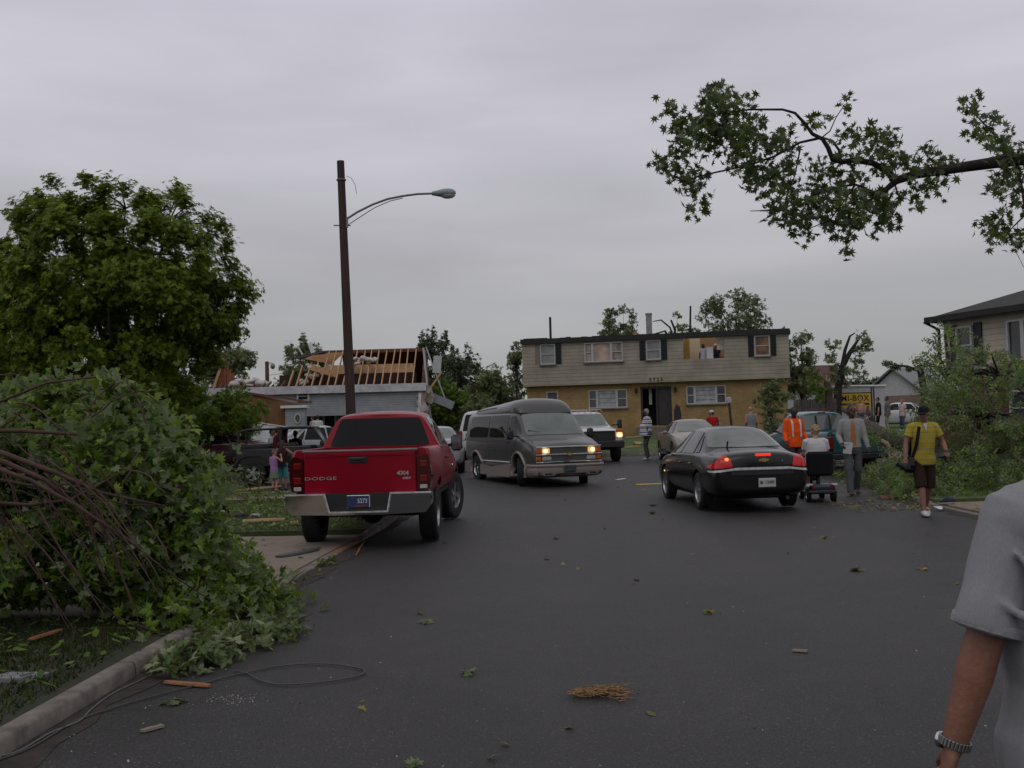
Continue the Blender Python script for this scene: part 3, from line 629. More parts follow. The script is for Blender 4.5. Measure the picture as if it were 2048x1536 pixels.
    for s in (-1, 1):
        patch(bv, rpoly([(.98, 1.36), (-.0, 1.38), (.0, 1.84), (.56, 1.82)], .04), 'x', s, M_glass, 'side_window', t, .006, .1)
        patch(bv, rpoly([(-.07, 1.38), (-.60, 1.39), (-.50, 1.82), (-.07, 1.84)], .05), 'x', s, M_glass, 'side_window', t, .006, .1)
        for pts in ([(-.035, 1.36), (-.035, .64)], [(-.70, 1.36), (-.70, .66)], [(1.12, 1.25), (1.10, .64)], [(-.70, .66), (1.10, .63)]): strip(bv, pts, 'x', s, .012, M_seam, 'door_seam', t)
        strip(bv, [(-.76, 1.345), (1.2, 1.30)], 'x', s, .018, M_black, 'window_trim', t)
        for y in (.07, -.14): MB().box((s*1.0, y, 1.17), (.03, .13, .035), bev=.01).build('door_handle', P, t)
        text('lettering', '1500', .07, M_chrome, t, Matrix.Translation((s*1.004, .75, 1.0)) @ Matrix.Rotation(R(90)*s, 4, 'Z') @ FACE_REAR, .004, 1.2)
        wheel(t, s*.86, -1.65, .42, .28, s, .55, 5, 0); wheel(t, s*.84, 1.92, .42, .28, s, .55, 5, R(-16))
        patch(bv, rpoly([(s*.45, .86), (s*.78, .86), (s*.74, .98), (s*.48, .98)], .03), 'y', 1, M_lens, 'headlight', t, .008, .2)
    mirror_pair(t, .93, .98, 1.38, (.19, .12, .28), None, .04)
    patch(bv, rpoly([(-.78, 1.34), (.78, 1.34), (.64, 1.84), (-.64, 1.84)], .05), 'y', 1, M_glass, 'windscreen', t, .006, .12)
    patch(bv, rpoly([(-.40, .80), (.40, .80), (.36, 1.0), (-.36, 1.0)], .03), 'y', 1, M_black, 'grille', t, .008, .2)
    u = MB(); u.tube([(-.80, -1.65, .42), (.80, -1.65, .42)], .06, 10).ell((0, -1.65, .42), (.17, .17, .17)); u.box((.42, -.3, .56), (.08, 4.6, .12)).box((-.42, -.3, .56), (.08, 4.6, .12)).box((0, -2.66, .50), (1.1, .08, .08)).box((0, -2.75, .44), (.07, .2, .07))
    u.tube([(.62, -1.2, .5), (.62, -2.6, .47)], .04, 10).lathe([(.05, -.1), (.36, -.1), (.36, .1), (.05, .1)], 24, Matrix.Translation((0, -2.2, .58))).box((0, 1.9, .45), (1.5, .1, .1)).box((0, .6, .55), (1.2, 2.2, .1)).box((0, -.2, .60), (1.70, 4.9, .05)).box((0, -2.3, .54), (1.5, .5, .12))  # includes a wide flat panel added to deepen the shade under the truck
    u.build('chassis', M_under, t)
    q = MB(); q.box((-.3, -1.15, 1.32), (.34, .12, .22), bev=.05).box((.35, -1.15, 1.32), (.34, .12, .22), bev=.05)  # headrests stand behind the glass in the photograph only as dark shapes
    return t
red_pickup()
# ------------------------------------------------ dark grey conversion van
def grey_van():
    t = thing('conversion_van', 'dark grey high roof conversion van with lit headlights turning in the street', 'van', (.42, 29.6, gz(.4, 29.0)-.02), R(200))
    P = paint('charcoal_paint', (.056, .0535, .0525), .30, coat=.4); S = mat('champagne_paint', (.235, .19, .175), .35, coat=.4, var=.05)
    zb = .36
    def vs(y, zt, wt, zr, wr, cr, wm=.99, sh=0, b=zb): return sec(y, b, .85, wm, zt, wt, zr, wr, cr, sh)
    rows = [vs(-2.78, 1.22, .955, 1.90, .84, .03, .97), vs(-2.75, 1.22, .96, 1.93, .85, .03, .98), vs(-2.2, 1.22, .97, 1.97, .86, .03), vs(0, 1.22, .975, 1.98, .865, .03), vs(1.0, 1.22, .97, 1.97, .85, .03), vs(1.32, 1.22, .96, 1.93, .80, .03),
            vs(2.02, 1.21, .93, 1.27, .80, .05), vs(2.10, 1.19, .925, 1.23, .80, .05), vs(2.62, 1.04, .90, 1.09, .78, .05, .965), vs(2.74, .98, .88, 1.03, .76, .04, .94), vs(2.79, .90, .87, .96, .75, .02, .92)]
    me = shell(rows, 2, [(1.72, .37, .46, .70), (-1.72, .37, .45, .70)], .7)
    body, bv = body_obj('body', me, P, t)
    top = MB(); prof = []                                               # raised fibreglass roof
    hr = [(-2.72, .45, .02), (-2.66, .62, .07), (-2.3, .80, .16), (-1.6, .83, .21), (-.6, .84, .26), (.35, .84, .33), (.8, .83, .36), (1.08, .80, .29), (1.28, .75, .14), (1.35, .72, .0)]
    rings = []
    for y, w_, h in hr:
        zz = 1.90 if y < 1.0 else 1.90-(y-1.0)*.06
        rings.append([(-w_, y, zz), (-w_*.985, y, zz+h*.45), (-w_*.86, y, zz+h*.88), (-w_*.5, y, zz+h*1.04), (0, y, zz+h*1.08), (w_*.5, y, zz+h*1.04), (w_*.86, y, zz+h*.88), (w_*.985, y, zz+h*.45), (w_, y, zz)])
    top.loft(rings, False, False); rm = bake(top.mesh(), [('SUBSURF', dict(levels=2, render_levels=2))])
    rf, bvr = body_obj('raised_roof', rm, P, t)
    for s in (-1, 1):
        strip(bvr, [(-2.3, 1.97), (-1.2, 2.02), (-.3, 2.05)], 'x', s, .035, M_black, 'roof_stripe', rf, .006)
        patch(bv, rpoly([(1.55, 1.26), (.98, 1.26), (.98, 1.80), (1.22, 1.80)], .05), 'x', s, M_glass, 'door_window', t, .006, .12)
        patch(bv, rpoly([(.84, 1.24), (-.55, 1.24), (-.55, 1.84), (.84, 1.84)], .08), 'x', s, M_glass, 'side_window', t, .006, .12)
        patch(bv, rpoly([(-.68, 1.24), (-2.35, 1.24), (-2.35, 1.82), (-.68, 1.84)], .08), 'x', s, M_glass, 'side_window', t, .006, .12)
        for pts in ([(.90, 1.9), (.90, .62)], [(1.62, 1.24), (1.45, .95), (1.30, .62)], [(-.62, 1.9), (-.62, .62)]): strip(bv, pts, 'x', s, .014, M_seam, 'door_seam', t)
        strip(bv, [(-2.7, .90), (2.6, .88)], 'x', s, .02, mat('side_moulding', (.05, .048, .047), .5), 'side_moulding', t)
        arch_trim(bv, 1.72, .37, .47, .07, S, t, side=s, bulge=.05); arch_trim(bv, -1.72, .37, .46, .07, S, t, side=s, bulge=.05)
        sk = MB(); sk.prism(rpoly([(-1.22, .22), (1.22, .22), (1.22, .55), (.6, .52), (-.4, .44), (-1.22, .50)], .03), s*.90, s*1.03, axis='x'); sk.prism([(-2.72, .26), (-2.2, .24), (-2.2, .55), (-2.72, .55)], s*.86, s*1.0, axis='x')
        sk.build('side_skirt', S, t, 30); MB().box((s*1.0, 0, .60), (.035, 2.4, .03), bev=.01).build('chrome_strip', M_chrome, t)
        wheel(t, s*.87, -1.72, .365, .24, s, .60, 6, 0, M_chrome); wheel(t, s*.85, 1.72, .365, .24, s, .60, 6, R(-24), M_chrome)
        MB().box((s*.98, 1.05, 1.12), (.03, .12, .04), bev=.01).build('door_handle', M_black, t)
        # front lamps
        MB().box((s*.62, 2.80, .905), (.20, .05, .13), bev=.015).build('headlight', M_headrim, t)
        MB().ell((s*.64, 2.815, .905), (.062, .03, .055)).build('lit_bulb', M_head, t)
        MB().box((s*.815, 2.775, .905), (.13, .07, .13), bev=.02).build('indicator', M_amber, t)
        MB().box((s*.815, 2.775, .715), (.13, .07, .11), bev=.02).build('indicator', M_amber, t)
        MB().box((s*.60, 2.80, .715), (.24, .04, .10), bev=.012).build('parking_lamp', M_lens, t)
    patch(bv, rpoly([(-.80, 1.30), (.80, 1.30), (.70, 1.86), (-.70, 1.86)], .08), 'y', 1, M_glass2, 'windscreen', t, .008, .12)
    for x in (-.35, .3): MB().tube([(x-.05, 2.0, 1.31), (x+.1, 1.95, 1.36), (x+.42, 1.86, 1.42)], .014, 6).build('wiper', M_black, t)
    gr = MB().box((0, 2.775, .81), (1.04, .05, .36), bev=.01).build('grille', mat('grille_grey', (.06, .058, .056), .5), t)
    for z in (1.0, .81, .62): MB().box((0, 2.81, z), (1.80 if z < .9 else 1.76, .045, .035), bev=.012).build('chrome_bar', M_chrome, gr)
    bowtie(t, Matrix.Translation((0, 2.845, .81)) @ FACE_FRONT, .19)
    bmp = MB(); sh = [(-1.0, 2.45, 0), (-.99, 2.72, 0), (-.90, 2.86, 0), (-.5, 2.95, 0), (0, 2.97, 0), (.5, 2.95, 0), (.90, 2.86, 0), (.99, 2.72, 0), (1.0, 2.45, 0)]
    bmp.loft([[(x, y, z) for (x, y, _) in sh for z in [zz]] for zz in (.50, .58)] , False, False)
    rings = []
    for x, y, _ in sh: rings.append([(x*.96, y-.12, .58), (x, y-.01, .575), (x*1.01, y, .54), (x, y-.015, .50), (x*.99, y-.03, .49), (x*1.0, y-.02, .40), (x*.97, y-.06, .30), (x*.90, y-.2, .24)])
    b2_ = MB().loft(rings, False, False); bu = b2_.build('front_bumper', S, t, 35)
    MB().box((0, 2.955, .585), (1.9, .04, .02)).v
    for s in (-1, 1):
        MB().lathe([(.001, 0), (.05, 0), (.05, .03)], 16, Matrix.Translation((s*.80, 2.83, .34)) @ Matrix.Rotation(R(-90), 4, 'X') @ Matrix.Rotation(R(-18*s), 4, 'Y')).build('fog_lamp', M_black, bu)
        MB().box((s*.60, 2.885, .335), (.22, .03, .06), Matrix.Rotation(R(-8*s), 4, 'Z'), bev=.02).build('vent', M_black, bu)
        MB().box((s*.60, 2.88, .335), (.26, .025, .095), Matrix.Rotation(R(-8*s), 4, 'Z'), bev=.03).build('vent_rim', S, bu)
    MB().box((0, 2.90, .33), (.84, .05, .05), bev=.02).build('lower_grille', M_black, bu)
    pl = MB().box((.05, 2.975, .46), (.32, .02, .17), bev=.01).build('licence_plate', mat('tinted_plate', (.045, .055, .055), .3, var=.3, scale=20), t)
    mirror_pair(t, .95, 1.62, 1.32, (.17, .11, .25), None, .09)
    u = MB().box((0, 0, .34), (1.5, 4.8, .12)).tube([(-.8, -1.72, .37), (.8, -1.72, .37)], .06).tube([(-.8, 1.72, .37), (.8, 1.72, .37)], .05); u.build('chassis', M_under, t)
    for s in (-1, 1): MB().box((s*.88, -2.80, 1.1), (.1, .04, .5), bev=.01).build('tail_lamp', M_redlamp, t)
    return t
grey_van()
# ------------------------------------------------ sedans
def sedan(name, label, loc, rz, P, detail=True, glassm=None, rear_lit=False, L_=5.09, hr=1.49, chrome=False):
    t = thing(name, label, 'car', loc, rz); k = L_/5.09
    def s_(y, zb, zm, wm, zt, wt, zr, wr, cr=.02, sh=0): return sec(y*k, zb, zm, wm, zt, wt, zr*1.0 if zr < 1.2 else zr*hr/1.49, wr, cr, sh)
    rows = [s_(-2.54, .40, .62, .72, .80, .70, .86, .55, .02), s_(-2.52, .34, .62, .80, .90, .74, .985, .60, .03), s_(-2.40, .27, .66, .89, .96, .80, 1.055, .66, .03), s_(-1.95, .22, .68, .925, .98, .84, 1.085, .70, .03), s_(-1.70, .2, .68, .93, .985, .86, 1.10, .70, .04), s_(-1.62, .2, .68, .93, .985, .865, 1.125, .71, .04),
            s_(-.95, .2, .68, .925, .98, .88, 1.42, .58, .03), s_(-.70, .2, .68, .925, .975, .88, 1.445, .575, .03), s_(0, .2, .68, .925, .965, .88, 1.465, .57, .03), s_(.30, .2, .68, .925, .955, .88, 1.44, .565, .03), s_(1.22, .2, .67, .925, .93, .87, 1.02, .74, .05), s_(1.32, .2, .67, .925, .925, .865, .99, .74, .05),
            s_(1.9, .21, .65, .92, .86, .83, .92, .68, .05), s_(2.3, .22, .6, .88, .74, .76, .80, .58, .03), s_(2.50, .26, .55, .72, .66, .60, .70, .45, .02), s_(2.54, .32, .53, .6, .62, .5, .64, .4, .01)]
    me = shell(rows, 2, [(1.40*k, .335, .40, .64), (-1.42*k, .335, .40, .64)], .6)
    body, bv = body_obj('body', me, P, t); GM = glassm or M_glass2
    patch(bv, rpoly([(-.70, 1.125), (.70, 1.125), (.53, 1.40*hr/1.49), (-.53, 1.40*hr/1.49)], .08), 'y', -1, GM, 'rear_window', t, .008, .05)
    patch(bv, rpoly([(-.66, 1.04), (.66, 1.04), (.47, 1.40*hr/1.49), (-.47, 1.40*hr/1.49)], .08), 'y', 1, GM, 'windscreen', t, .008, .05)
    for s in (-1, 1):
        patch(bv, rpoly([(1.02*k, .99), (.0, 1.00), (.0, 1.39*hr/1.49), (.30*k, 1.39*hr/1.49)], .05), 'x', s, M_glass, 'side_window', t, .010, .05)
        patch(bv, rpoly([(-.06, 1.00), (-1.02*k, 1.02), (-.78*k, 1.37*hr/1.49), (-.06, 1.39*hr/1.49)], .05), 'x', s, M_glass, 'side_window', t, .010, .05)
        patch(bv, rpoly([(-1.07*k, 1.025), (-1.32*k, 1.04), (-.88*k, 1.34*hr/1.49)], .03), 'x', s, M_glass, 'quarter_window', t, .010, .05)
        for pts in ([(-.03, .97), (-.03, .30)], [(1.08*k, .95), (1.02*k, .34)], [(-1.06*k, 1.0), (-.98*k, .72), (-1.06*k, .40)]): strip(bv, pts, 'x', s, .010, M_seam, 'door_seam', t)
        strip(bv, [(-1.0*k, .58), (1.0*k, .57)], 'x', s, .035, P, 'side_moulding', t, .012)
        for y in (-.18, -1.0): MB().box((s*.925, y*k, .83), (.03, .15, .03), bev=.01).build('door_handle', P, t)
        wheel(t, s*.80, -1.42*k, .335, .22, s, .66, 9 if detail else 6); wheel(t, s*.80, 1.40*k, .335, .22, s, .66, 9 if detail else 6)
        patch(bv, rpoly([(s*.55, .60), (s*.82, .62), (s*.80, .72), (s*.55, .70)], .03), 'y', 1, M_lens, 'headlight', t, .008, .12)
        tl = rpoly([(s*.53, .80), (s*.86, .775), (s*.87, .81), (s*.76, .94), (s*.67, 1.0), (s*.57, .96)], .03)
        lm = patch(bv, tl, 'y', -1, M_lit if rear_lit else M_redlamp, 'tail_lamp', t, .014, .03)
        if rear_lit and s < 0: MB().ell((s*.62, -2.485*k, .90), (.055, .04, .065)).build('lit_bulb', M_lit_hot, lm)
        if chrome:
            patch(bv, rpoly([(s*.50, .745), (s*.87, .70), (s*.88, .735), (s*.50, .785)], .01), 'y', -1, M_silver, 'chrome_trim', t, .018, .03)
    mirror_pair(t, .90, .92*k, 1.02, (.16, .10, .13), P, .05)
    u = MB().box((0, 0, .26), (1.4, 3.9*k, .12)); u.build('chassis', M_under, t)
    return t, bv
def black_sedan():
    P = paint('black_paint', (.009, .009, .010), .2, var=.05, coat=.25, spec=.3)
    t, bv = sedan('sedan_car', 'black sedan with its brake lights on, stopped on the right side of the street', (4.18, 21.5, .025), R(4.2), P, True, None, True, 5.09, 1.53, True)
    bar = patch(bv, rpoly([(-.50, .745), (.50, .745), (.50, .79), (-.50, .79)], .01), 'y', -1, M_silver, 'chrome_bar', t, .02, .04)
    patch(bv, rpoly([(-.56, .66), (.56, .66), (.56, .735), (-.56, .735)], .02), 'y', -1, M_black, 'boot_recess', t, .006, .1)
    strip(bv, [(-.64, 1.06), (-.58, .82), (-.50, .72), (.50, .72), (.58, .82), (.64, 1.06)], 'y', -1, .010, M_seam, 'boot_seam', t)
    strip(bv, [(-.85, .60), (-.4, .60), (.4, .60), (.85, .60)], 'y', -1, .014, M_seam, 'bumper_seam', t)
    MB().box((.03, -2.505, 1.005), (.28, .03, .045), bev=.01).build('high_brake_lamp', M_lit3, t)
    bowtie(t, Matrix.Translation((.03, -2.545, .915)) @ FACE_REAR, .19)
    text('lettering', 'IMPALA LT', .036, M_chrome, t, Matrix.Translation((-.42, -2.54, .815)) @ FACE_REAR, .004, 1.2)
    MB().lathe([(.001, 0), (.014, 0), (.014, .01)], 12, Matrix.Translation((.36, -2.535, .90)) @ Matrix.Rotation(R(90), 4, 'X')).build('boot_lock', M_chrome, t)
    pl = MB().box((.07, -2.565, .515), (.31, .02, .16), bev=.01).build('licence_plate', M_plate, t)
    text('lettering', '12489', .078, M_dkgrey, pl, Matrix.Translation((.115, -2.577, .522)) @ FACE_REAR, .002, .80, .001)
    MB().prism([(-.028, .02), (0, .032), (.028, .02), (.024, -.02), (0, -.036), (-.024, -.02)], -.002, .002, Matrix.Translation((-.035, -2.577, .520)) @ FACE_REAR).build('badge', mat('badge_brown', (.10, .055, .02), .5), pl)
    MB().tube([(-.38, -1.66, 1.12), (-.38, -1.72, 1.24)], .016, 6).build('aerial', M_black, t)
    MB().ell((-.93, 1.25, .60), (.012, .03, .015)).build('side_marker', mat('lit_marker', (.9, .5, .1), .3, emit=1.5, emitcol=(1, .55, .15)), t)
    MB().tube([(.45, -2.2, .25), (.45, -2.50, .24)], .035, 10).build('exhaust_pipe', M_black, t)
black_sedan()
PG = paint('gold_paint', (.20, .165, .135), .35)
sedan('sedan_car', 'beige sedan parked behind the black sedan near the brick house', (6.15, 37.3, gz(6.1, 37)), R(181), PG, False, None, False, 4.9, 1.47)
sedan('sedan_car', 'silver car whose windscreen shows beside the red truck cab window', (-2.55, 35.5, gz(-2.5, 35)), R(3), paint('silver_paint', (.30, .31, .33), .3), False, None, False, 4.7, 1.5)
sedan('sedan_car', 'pale silver car behind the man in the black sleeveless shirt', (-7.4, 41.5, gz(-7.4, 41)+.12), R(-62), paint('pale_silver_paint', (.30, .31, .33), .3), False, None, False, 4.7, 1.56)
sedan('sedan_car', 'maroon car standing behind the dark open jeep', (-11.2, 39.6, gz(-11.2, 39.6)+.1), R(92), paint('maroon_paint', (.055, .010, .016), .3), False, M_glass, False, 4.8, 1.42)
sedan('sedan_car', 'white car parked in front of the small brick garage', (22.3, 62.5, gz(22, 62)+.1), R(80), paint('white_paint', (.52, .53, .55), .3), False, M_glass, False, 4.6, 1.45)
# ------------------------------------------------ white pickup facing the camera
def white_pickup():
    t = thing('pickup_truck', 'white work pickup truck facing the camera with one orange headlight lit', 'pickup truck', (2.55, 40.2, gz(3, 39.0)-.02), R(190)); t.scale = (.93, .93, .90); P = paint('white_truck_paint', (.50, .50, .52), .3)
    zb = .62
    rows = [sec(-.8, zb, 1.0, .97, 1.36, .95, 1.96, .72), sec(-.76, zb, 1.0, .98, 1.36, .96, 1.98, .73), sec(.4, zb, 1.0, .99, 1.36, .96, 2.0, .73), sec(.7, zb, 1.0, .99, 1.36, .95, 1.97, .71), sec(1.35, zb, 1.0, 1.0, 1.33, .92, 1.39, .80, .05),
            sec(1.45, zb, 1.0, 1.0, 1.32, .92, 1.37, .80, .06), sec(2.4, zb, 1.0, .99, 1.27, .90, 1.33, .74, .05), sec(2.74, .66, 1.0, .95, 1.18, .87, 1.25, .7, .04), sec(2.80, .66, 1.0, .92, 1.1, .84, 1.2, .66, .02)]
    me = shell(rows, 2, [(1.9, .42, .52, .64)], .6); body, bv = body_obj('cab', me, P, t)
    b = MB().box((0, -2.0, 1.08), (2.05, 2.3, .66), bev=.04); b.build('service_body', P, t); MB().box((0, -2.0, 1.43), (1.7, 2.1, .06)).build('bed_cover', M_black, t)
    patch(bv, rpoly([(-.80, 1.42), (.80, 1.42), (.68, 1.90), (-.68, 1.90)], .08), 'y', 1, M_glass2, 'windscreen', t, .008, .12)
    MB().box((0, 2.83, 1.02), (1.24, .08, .40), bev=.04).build('grille', M_black, t); MB().box((0, 2.80, .70), (1.9, .22, .30), bev=.05).build('front_bumper', M_black, t)
    MB().box((-.1, 2.86, 1.20), (1.0, .06, .06), bev=.02).build('bonnet_guard', M_black, t)
    for s in (-1, 1):
        patch(bv, rpoly([(1.05, 1.42), (.0, 1.42), (.0, 1.88), (.62, 1.88)], .05), 'x', s, M_glass, 'side_window', t, .006, .1)
        o = MB().box((s*.78, 2.79, 1.06), (.26, .10, .20), bev=.03).build('headlight', M_headrim if s < 0 else M_lens, t)
        MB().box((s*.79, 2.76, 1.23), (.28, .12, .12), bev=.03).build('indicator', M_amber, t)
        if s < 0: MB().ell((s*.78, 2.83, 1.05), (.11, .04, .085)).build('lit_bulb', M_head, o)
        wheel(t, s*.86, 1.9, .40, .27, s, .5, 8, 0, M_white, True); wheel(t, s*.92, -1.9, .40, .3, s, .5, 8, 0, M_white, True)
        strip(bv, [(.0, 1.36), (.0, .66)], 'x', s, .014, M_seam, 'door_seam', t)
        q = MB().bar((s*.95, -.2, 1.02), (s*1.0, 1.2, 1.02), .05); patch(bv, [(-.6, .95), (1.1, .95), (1.1, 1.08), (-.6, 1.12)], 'x', s, mat('faded_red_stripe', (.30, .13, .11), .5), 'door_stripe', t, .006, .2)
    mirror_pair(t, .97, 1.1, 1.48, (.18, .14, .36), None, .22)
    for x in (-.5, -.25, 0, .25, .5): MB().box((x, .62, 2.03), (.09, .12, .05), bev=.015).build('roof_marker', M_amber, t)
    r = MB().tube([(-.78, .3, 1.98), (-.74, .3, 2.08), (.74, .3, 2.08), (.78, .3, 1.98)], .02, 6).tube([(-.78, -.6, 1.98), (-.74, -.6, 2.08), (.74, -.6, 2.08), (.78, -.6, 1.98)], .02, 6); r.build('roof_rack', M_alu, t)
    MB().box((0, 0, .55), (1.5, 5.0, .16)).build('chassis', M_under, t)
    MB().tube([(-.3, .2, 2.0), (-.3, .2, 2.25)], .012, 5).build('aerial', M_white, t)
white_pickup()
# ------------------------------------------------ white delivery suv seen past the van
def white_suv():
    t = thing('utility_vehicle', 'tall white utility vehicle with dark rear window, mostly hidden behind the grey van', 'van', (-.85, 40.6, gz(-1, 39)), R(-3)); P = MATS['white_paint']
    rows = [sec(-2.5, .42, .9, .97, 1.15, .96, 1.86, .78, .03, .12), sec(-2.46, .40, .9, .98, 1.15, .97, 1.88, .79, .03, .12), sec(-1.5, .38, .9, 1.0, 1.15, .97, 1.93, .80), sec(.2, .38, .9, 1.0, 1.15, .97, 1.93, .8), sec(.6, .38, .9, 1.0, 1.15, .96, 1.88, .76), sec(1.3, .38, .9, 1.0, 1.13, .94, 1.19, .8, .05), sec(2.3, .4, .85, .97, 1.03, .9, 1.09, .7, .04), sec(2.5, .45, .8, .9, .95, .8, 1.0, .6)]
    me = shell(rows, 2, [(1.5, .39, .46, .66), (-1.5, .39, .46, .66)], .6); b, bv = body_obj('body', me, P, t)
    patch(bv, rpoly([(-.82, 1.20), (.82, 1.20), (.70, 1.78), (-.70, 1.78)], .06), 'y', -1, M_glass, 'rear_window', t, .006, .15)
    MB().box((-.80, -2.48, 1.86), (.2, .05, .06), bev=.01).v
    for s in (-1, 1):
        patch(bv, rpoly([(.95, 1.18), (-2.1, 1.18), (-2.0, 1.80), (.55, 1.80)], .06), 'x', s, M_glass, 'side_window', t, .006, .15)
        MB().box((s*.90, -2.50, 1.02), (.13, .08, .40), bev=.03).build('tail_lamp', M_redlamp, t)
        wheel(t, s*.86, -1.5, .39, .27, s, .6, 6); wheel(t, s*.86, 1.5, .39, .27, s, .6, 6, R(-20))
    MB().box((0, -2.52, .52), (1.9, .16, .22), bev=.04).build('rear_bumper', M_black, t)
    pl = MB().box((-.58, -2.61, .60), (.31, .015, .16)).build('licence_plate', M_plate, t)
    MB().box((0, 0, .45), (1.6, 4.4, .14)).build('chassis', M_under, t); mirror_pair(t, .95, .9, 1.25)
white_suv()
# ------------------------------------------------ teal compact pickup from behind
def teal_pickup():
    t = thing('pickup_truck', 'teal compact pickup truck seen from behind near the orange shirted man', 'pickup truck', (8.72, 30.86, gz(8.6, 30)-.03), R(9)); P = paint('teal_paint', (.014, .075, .088), .3)
    rows = [sec(-.4, .45, .8, .86, 1.12, .85, 1.66, .62, .03, .10), sec(-.36, .45, .8, .87, 1.12, .86, 1.68, .63, .03, .1), sec(.5, .45, .8, .88, 1.12, .86, 1.72, .64), sec(.75, .45, .8, .88, 1.12, .85, 1.69, .62), sec(1.4, .45, .8, .87, 1.07, .83, 1.13, .7, .04), sec(2.2, .45, .75, .84, .98, .78, 1.04, .6, .04), sec(2.45, .5, .75, .75, .9, .7, .95, .5)]
    me = shell(rows, 2, [(1.5, .35, .43, .56)], .6); b, bv = body_obj('cab', me, P, t)
    def bs(y): return [(0, y, .5), (.7, y, .5), (.84, y, .53), (.87, y, .8), (.86, y, 1.08), (.83, y, 1.15), (.80, y, 1.16), (.74, y, 1.16), (0, y, 1.16)]
    hole = MB(); hole.box((0, -1.42, 1.35), (1.4, 1.75, .9)); bme = shell([bs(-2.38), bs(-2.35), bs(-1.5), bs(-.5), bs(-.46)], 1, [(-1.45, .35, .42, .58)], .6, [hole]); body_obj('load_bed', bme, P, t)
    tg = MB().box((0, -2.40, .86), (1.36, .06, .54), bev=.015).build('tailgate', P, t); MB().box((0, -2.43, 1.12), (1.4, .02, .05)).build('tailgate_top_strip', mat('pale_teal', (.12, .24, .26), .4), tg)
    MB().box((0, -2.435, 1.0), (.2, .02, .06), bev=.01).build('handle', M_black, tg)
    patch(bv, rpoly([(-.68, 1.2), (.68, 1.2), (.56, 1.60), (-.56, 1.60)], .05), 'y', -1, M_glass2, 'rear_window', t, .006, .1)
    for x in (-.2, .2): MB().box((x, -.385, 1.40), (.025, .05, .40), Matrix.Rotation(R(-12), 4, 'X')).build('window_bar', M_black, t)
    MB().box((0, -.29, 1.68), (.22, .04, .04)).build('high_brake_lamp', M_redlamp, t)
    for s in (-1, 1):
        MB().box((s*.77, -2.40, .86), (.16, .08, .34), bev=.02).build('tail_lamp', M_redlamp, t); wheel(t, s*.76, -1.45, .35, .22, s, .58, 5); wheel(t, s*.76, 1.5, .35, .22, s, .58, 5)
        patch(bv, rpoly([(1.0, 1.16), (-.25, 1.16), (-.18, 1.60), (.55, 1.60)], .05), 'x', s, M_glass, 'side_window', t, .006, .1)
    MB().box((0, -2.48, .50), (1.6, .14, .16), bev=.03).build('rear_bumper', M_black, t); mirror_pair(t, .85, .9, 1.2)
    MB().box((0, 0, .48), (1.3, 4.4, .1)).build('chassis', M_under, t)
teal_pickup()
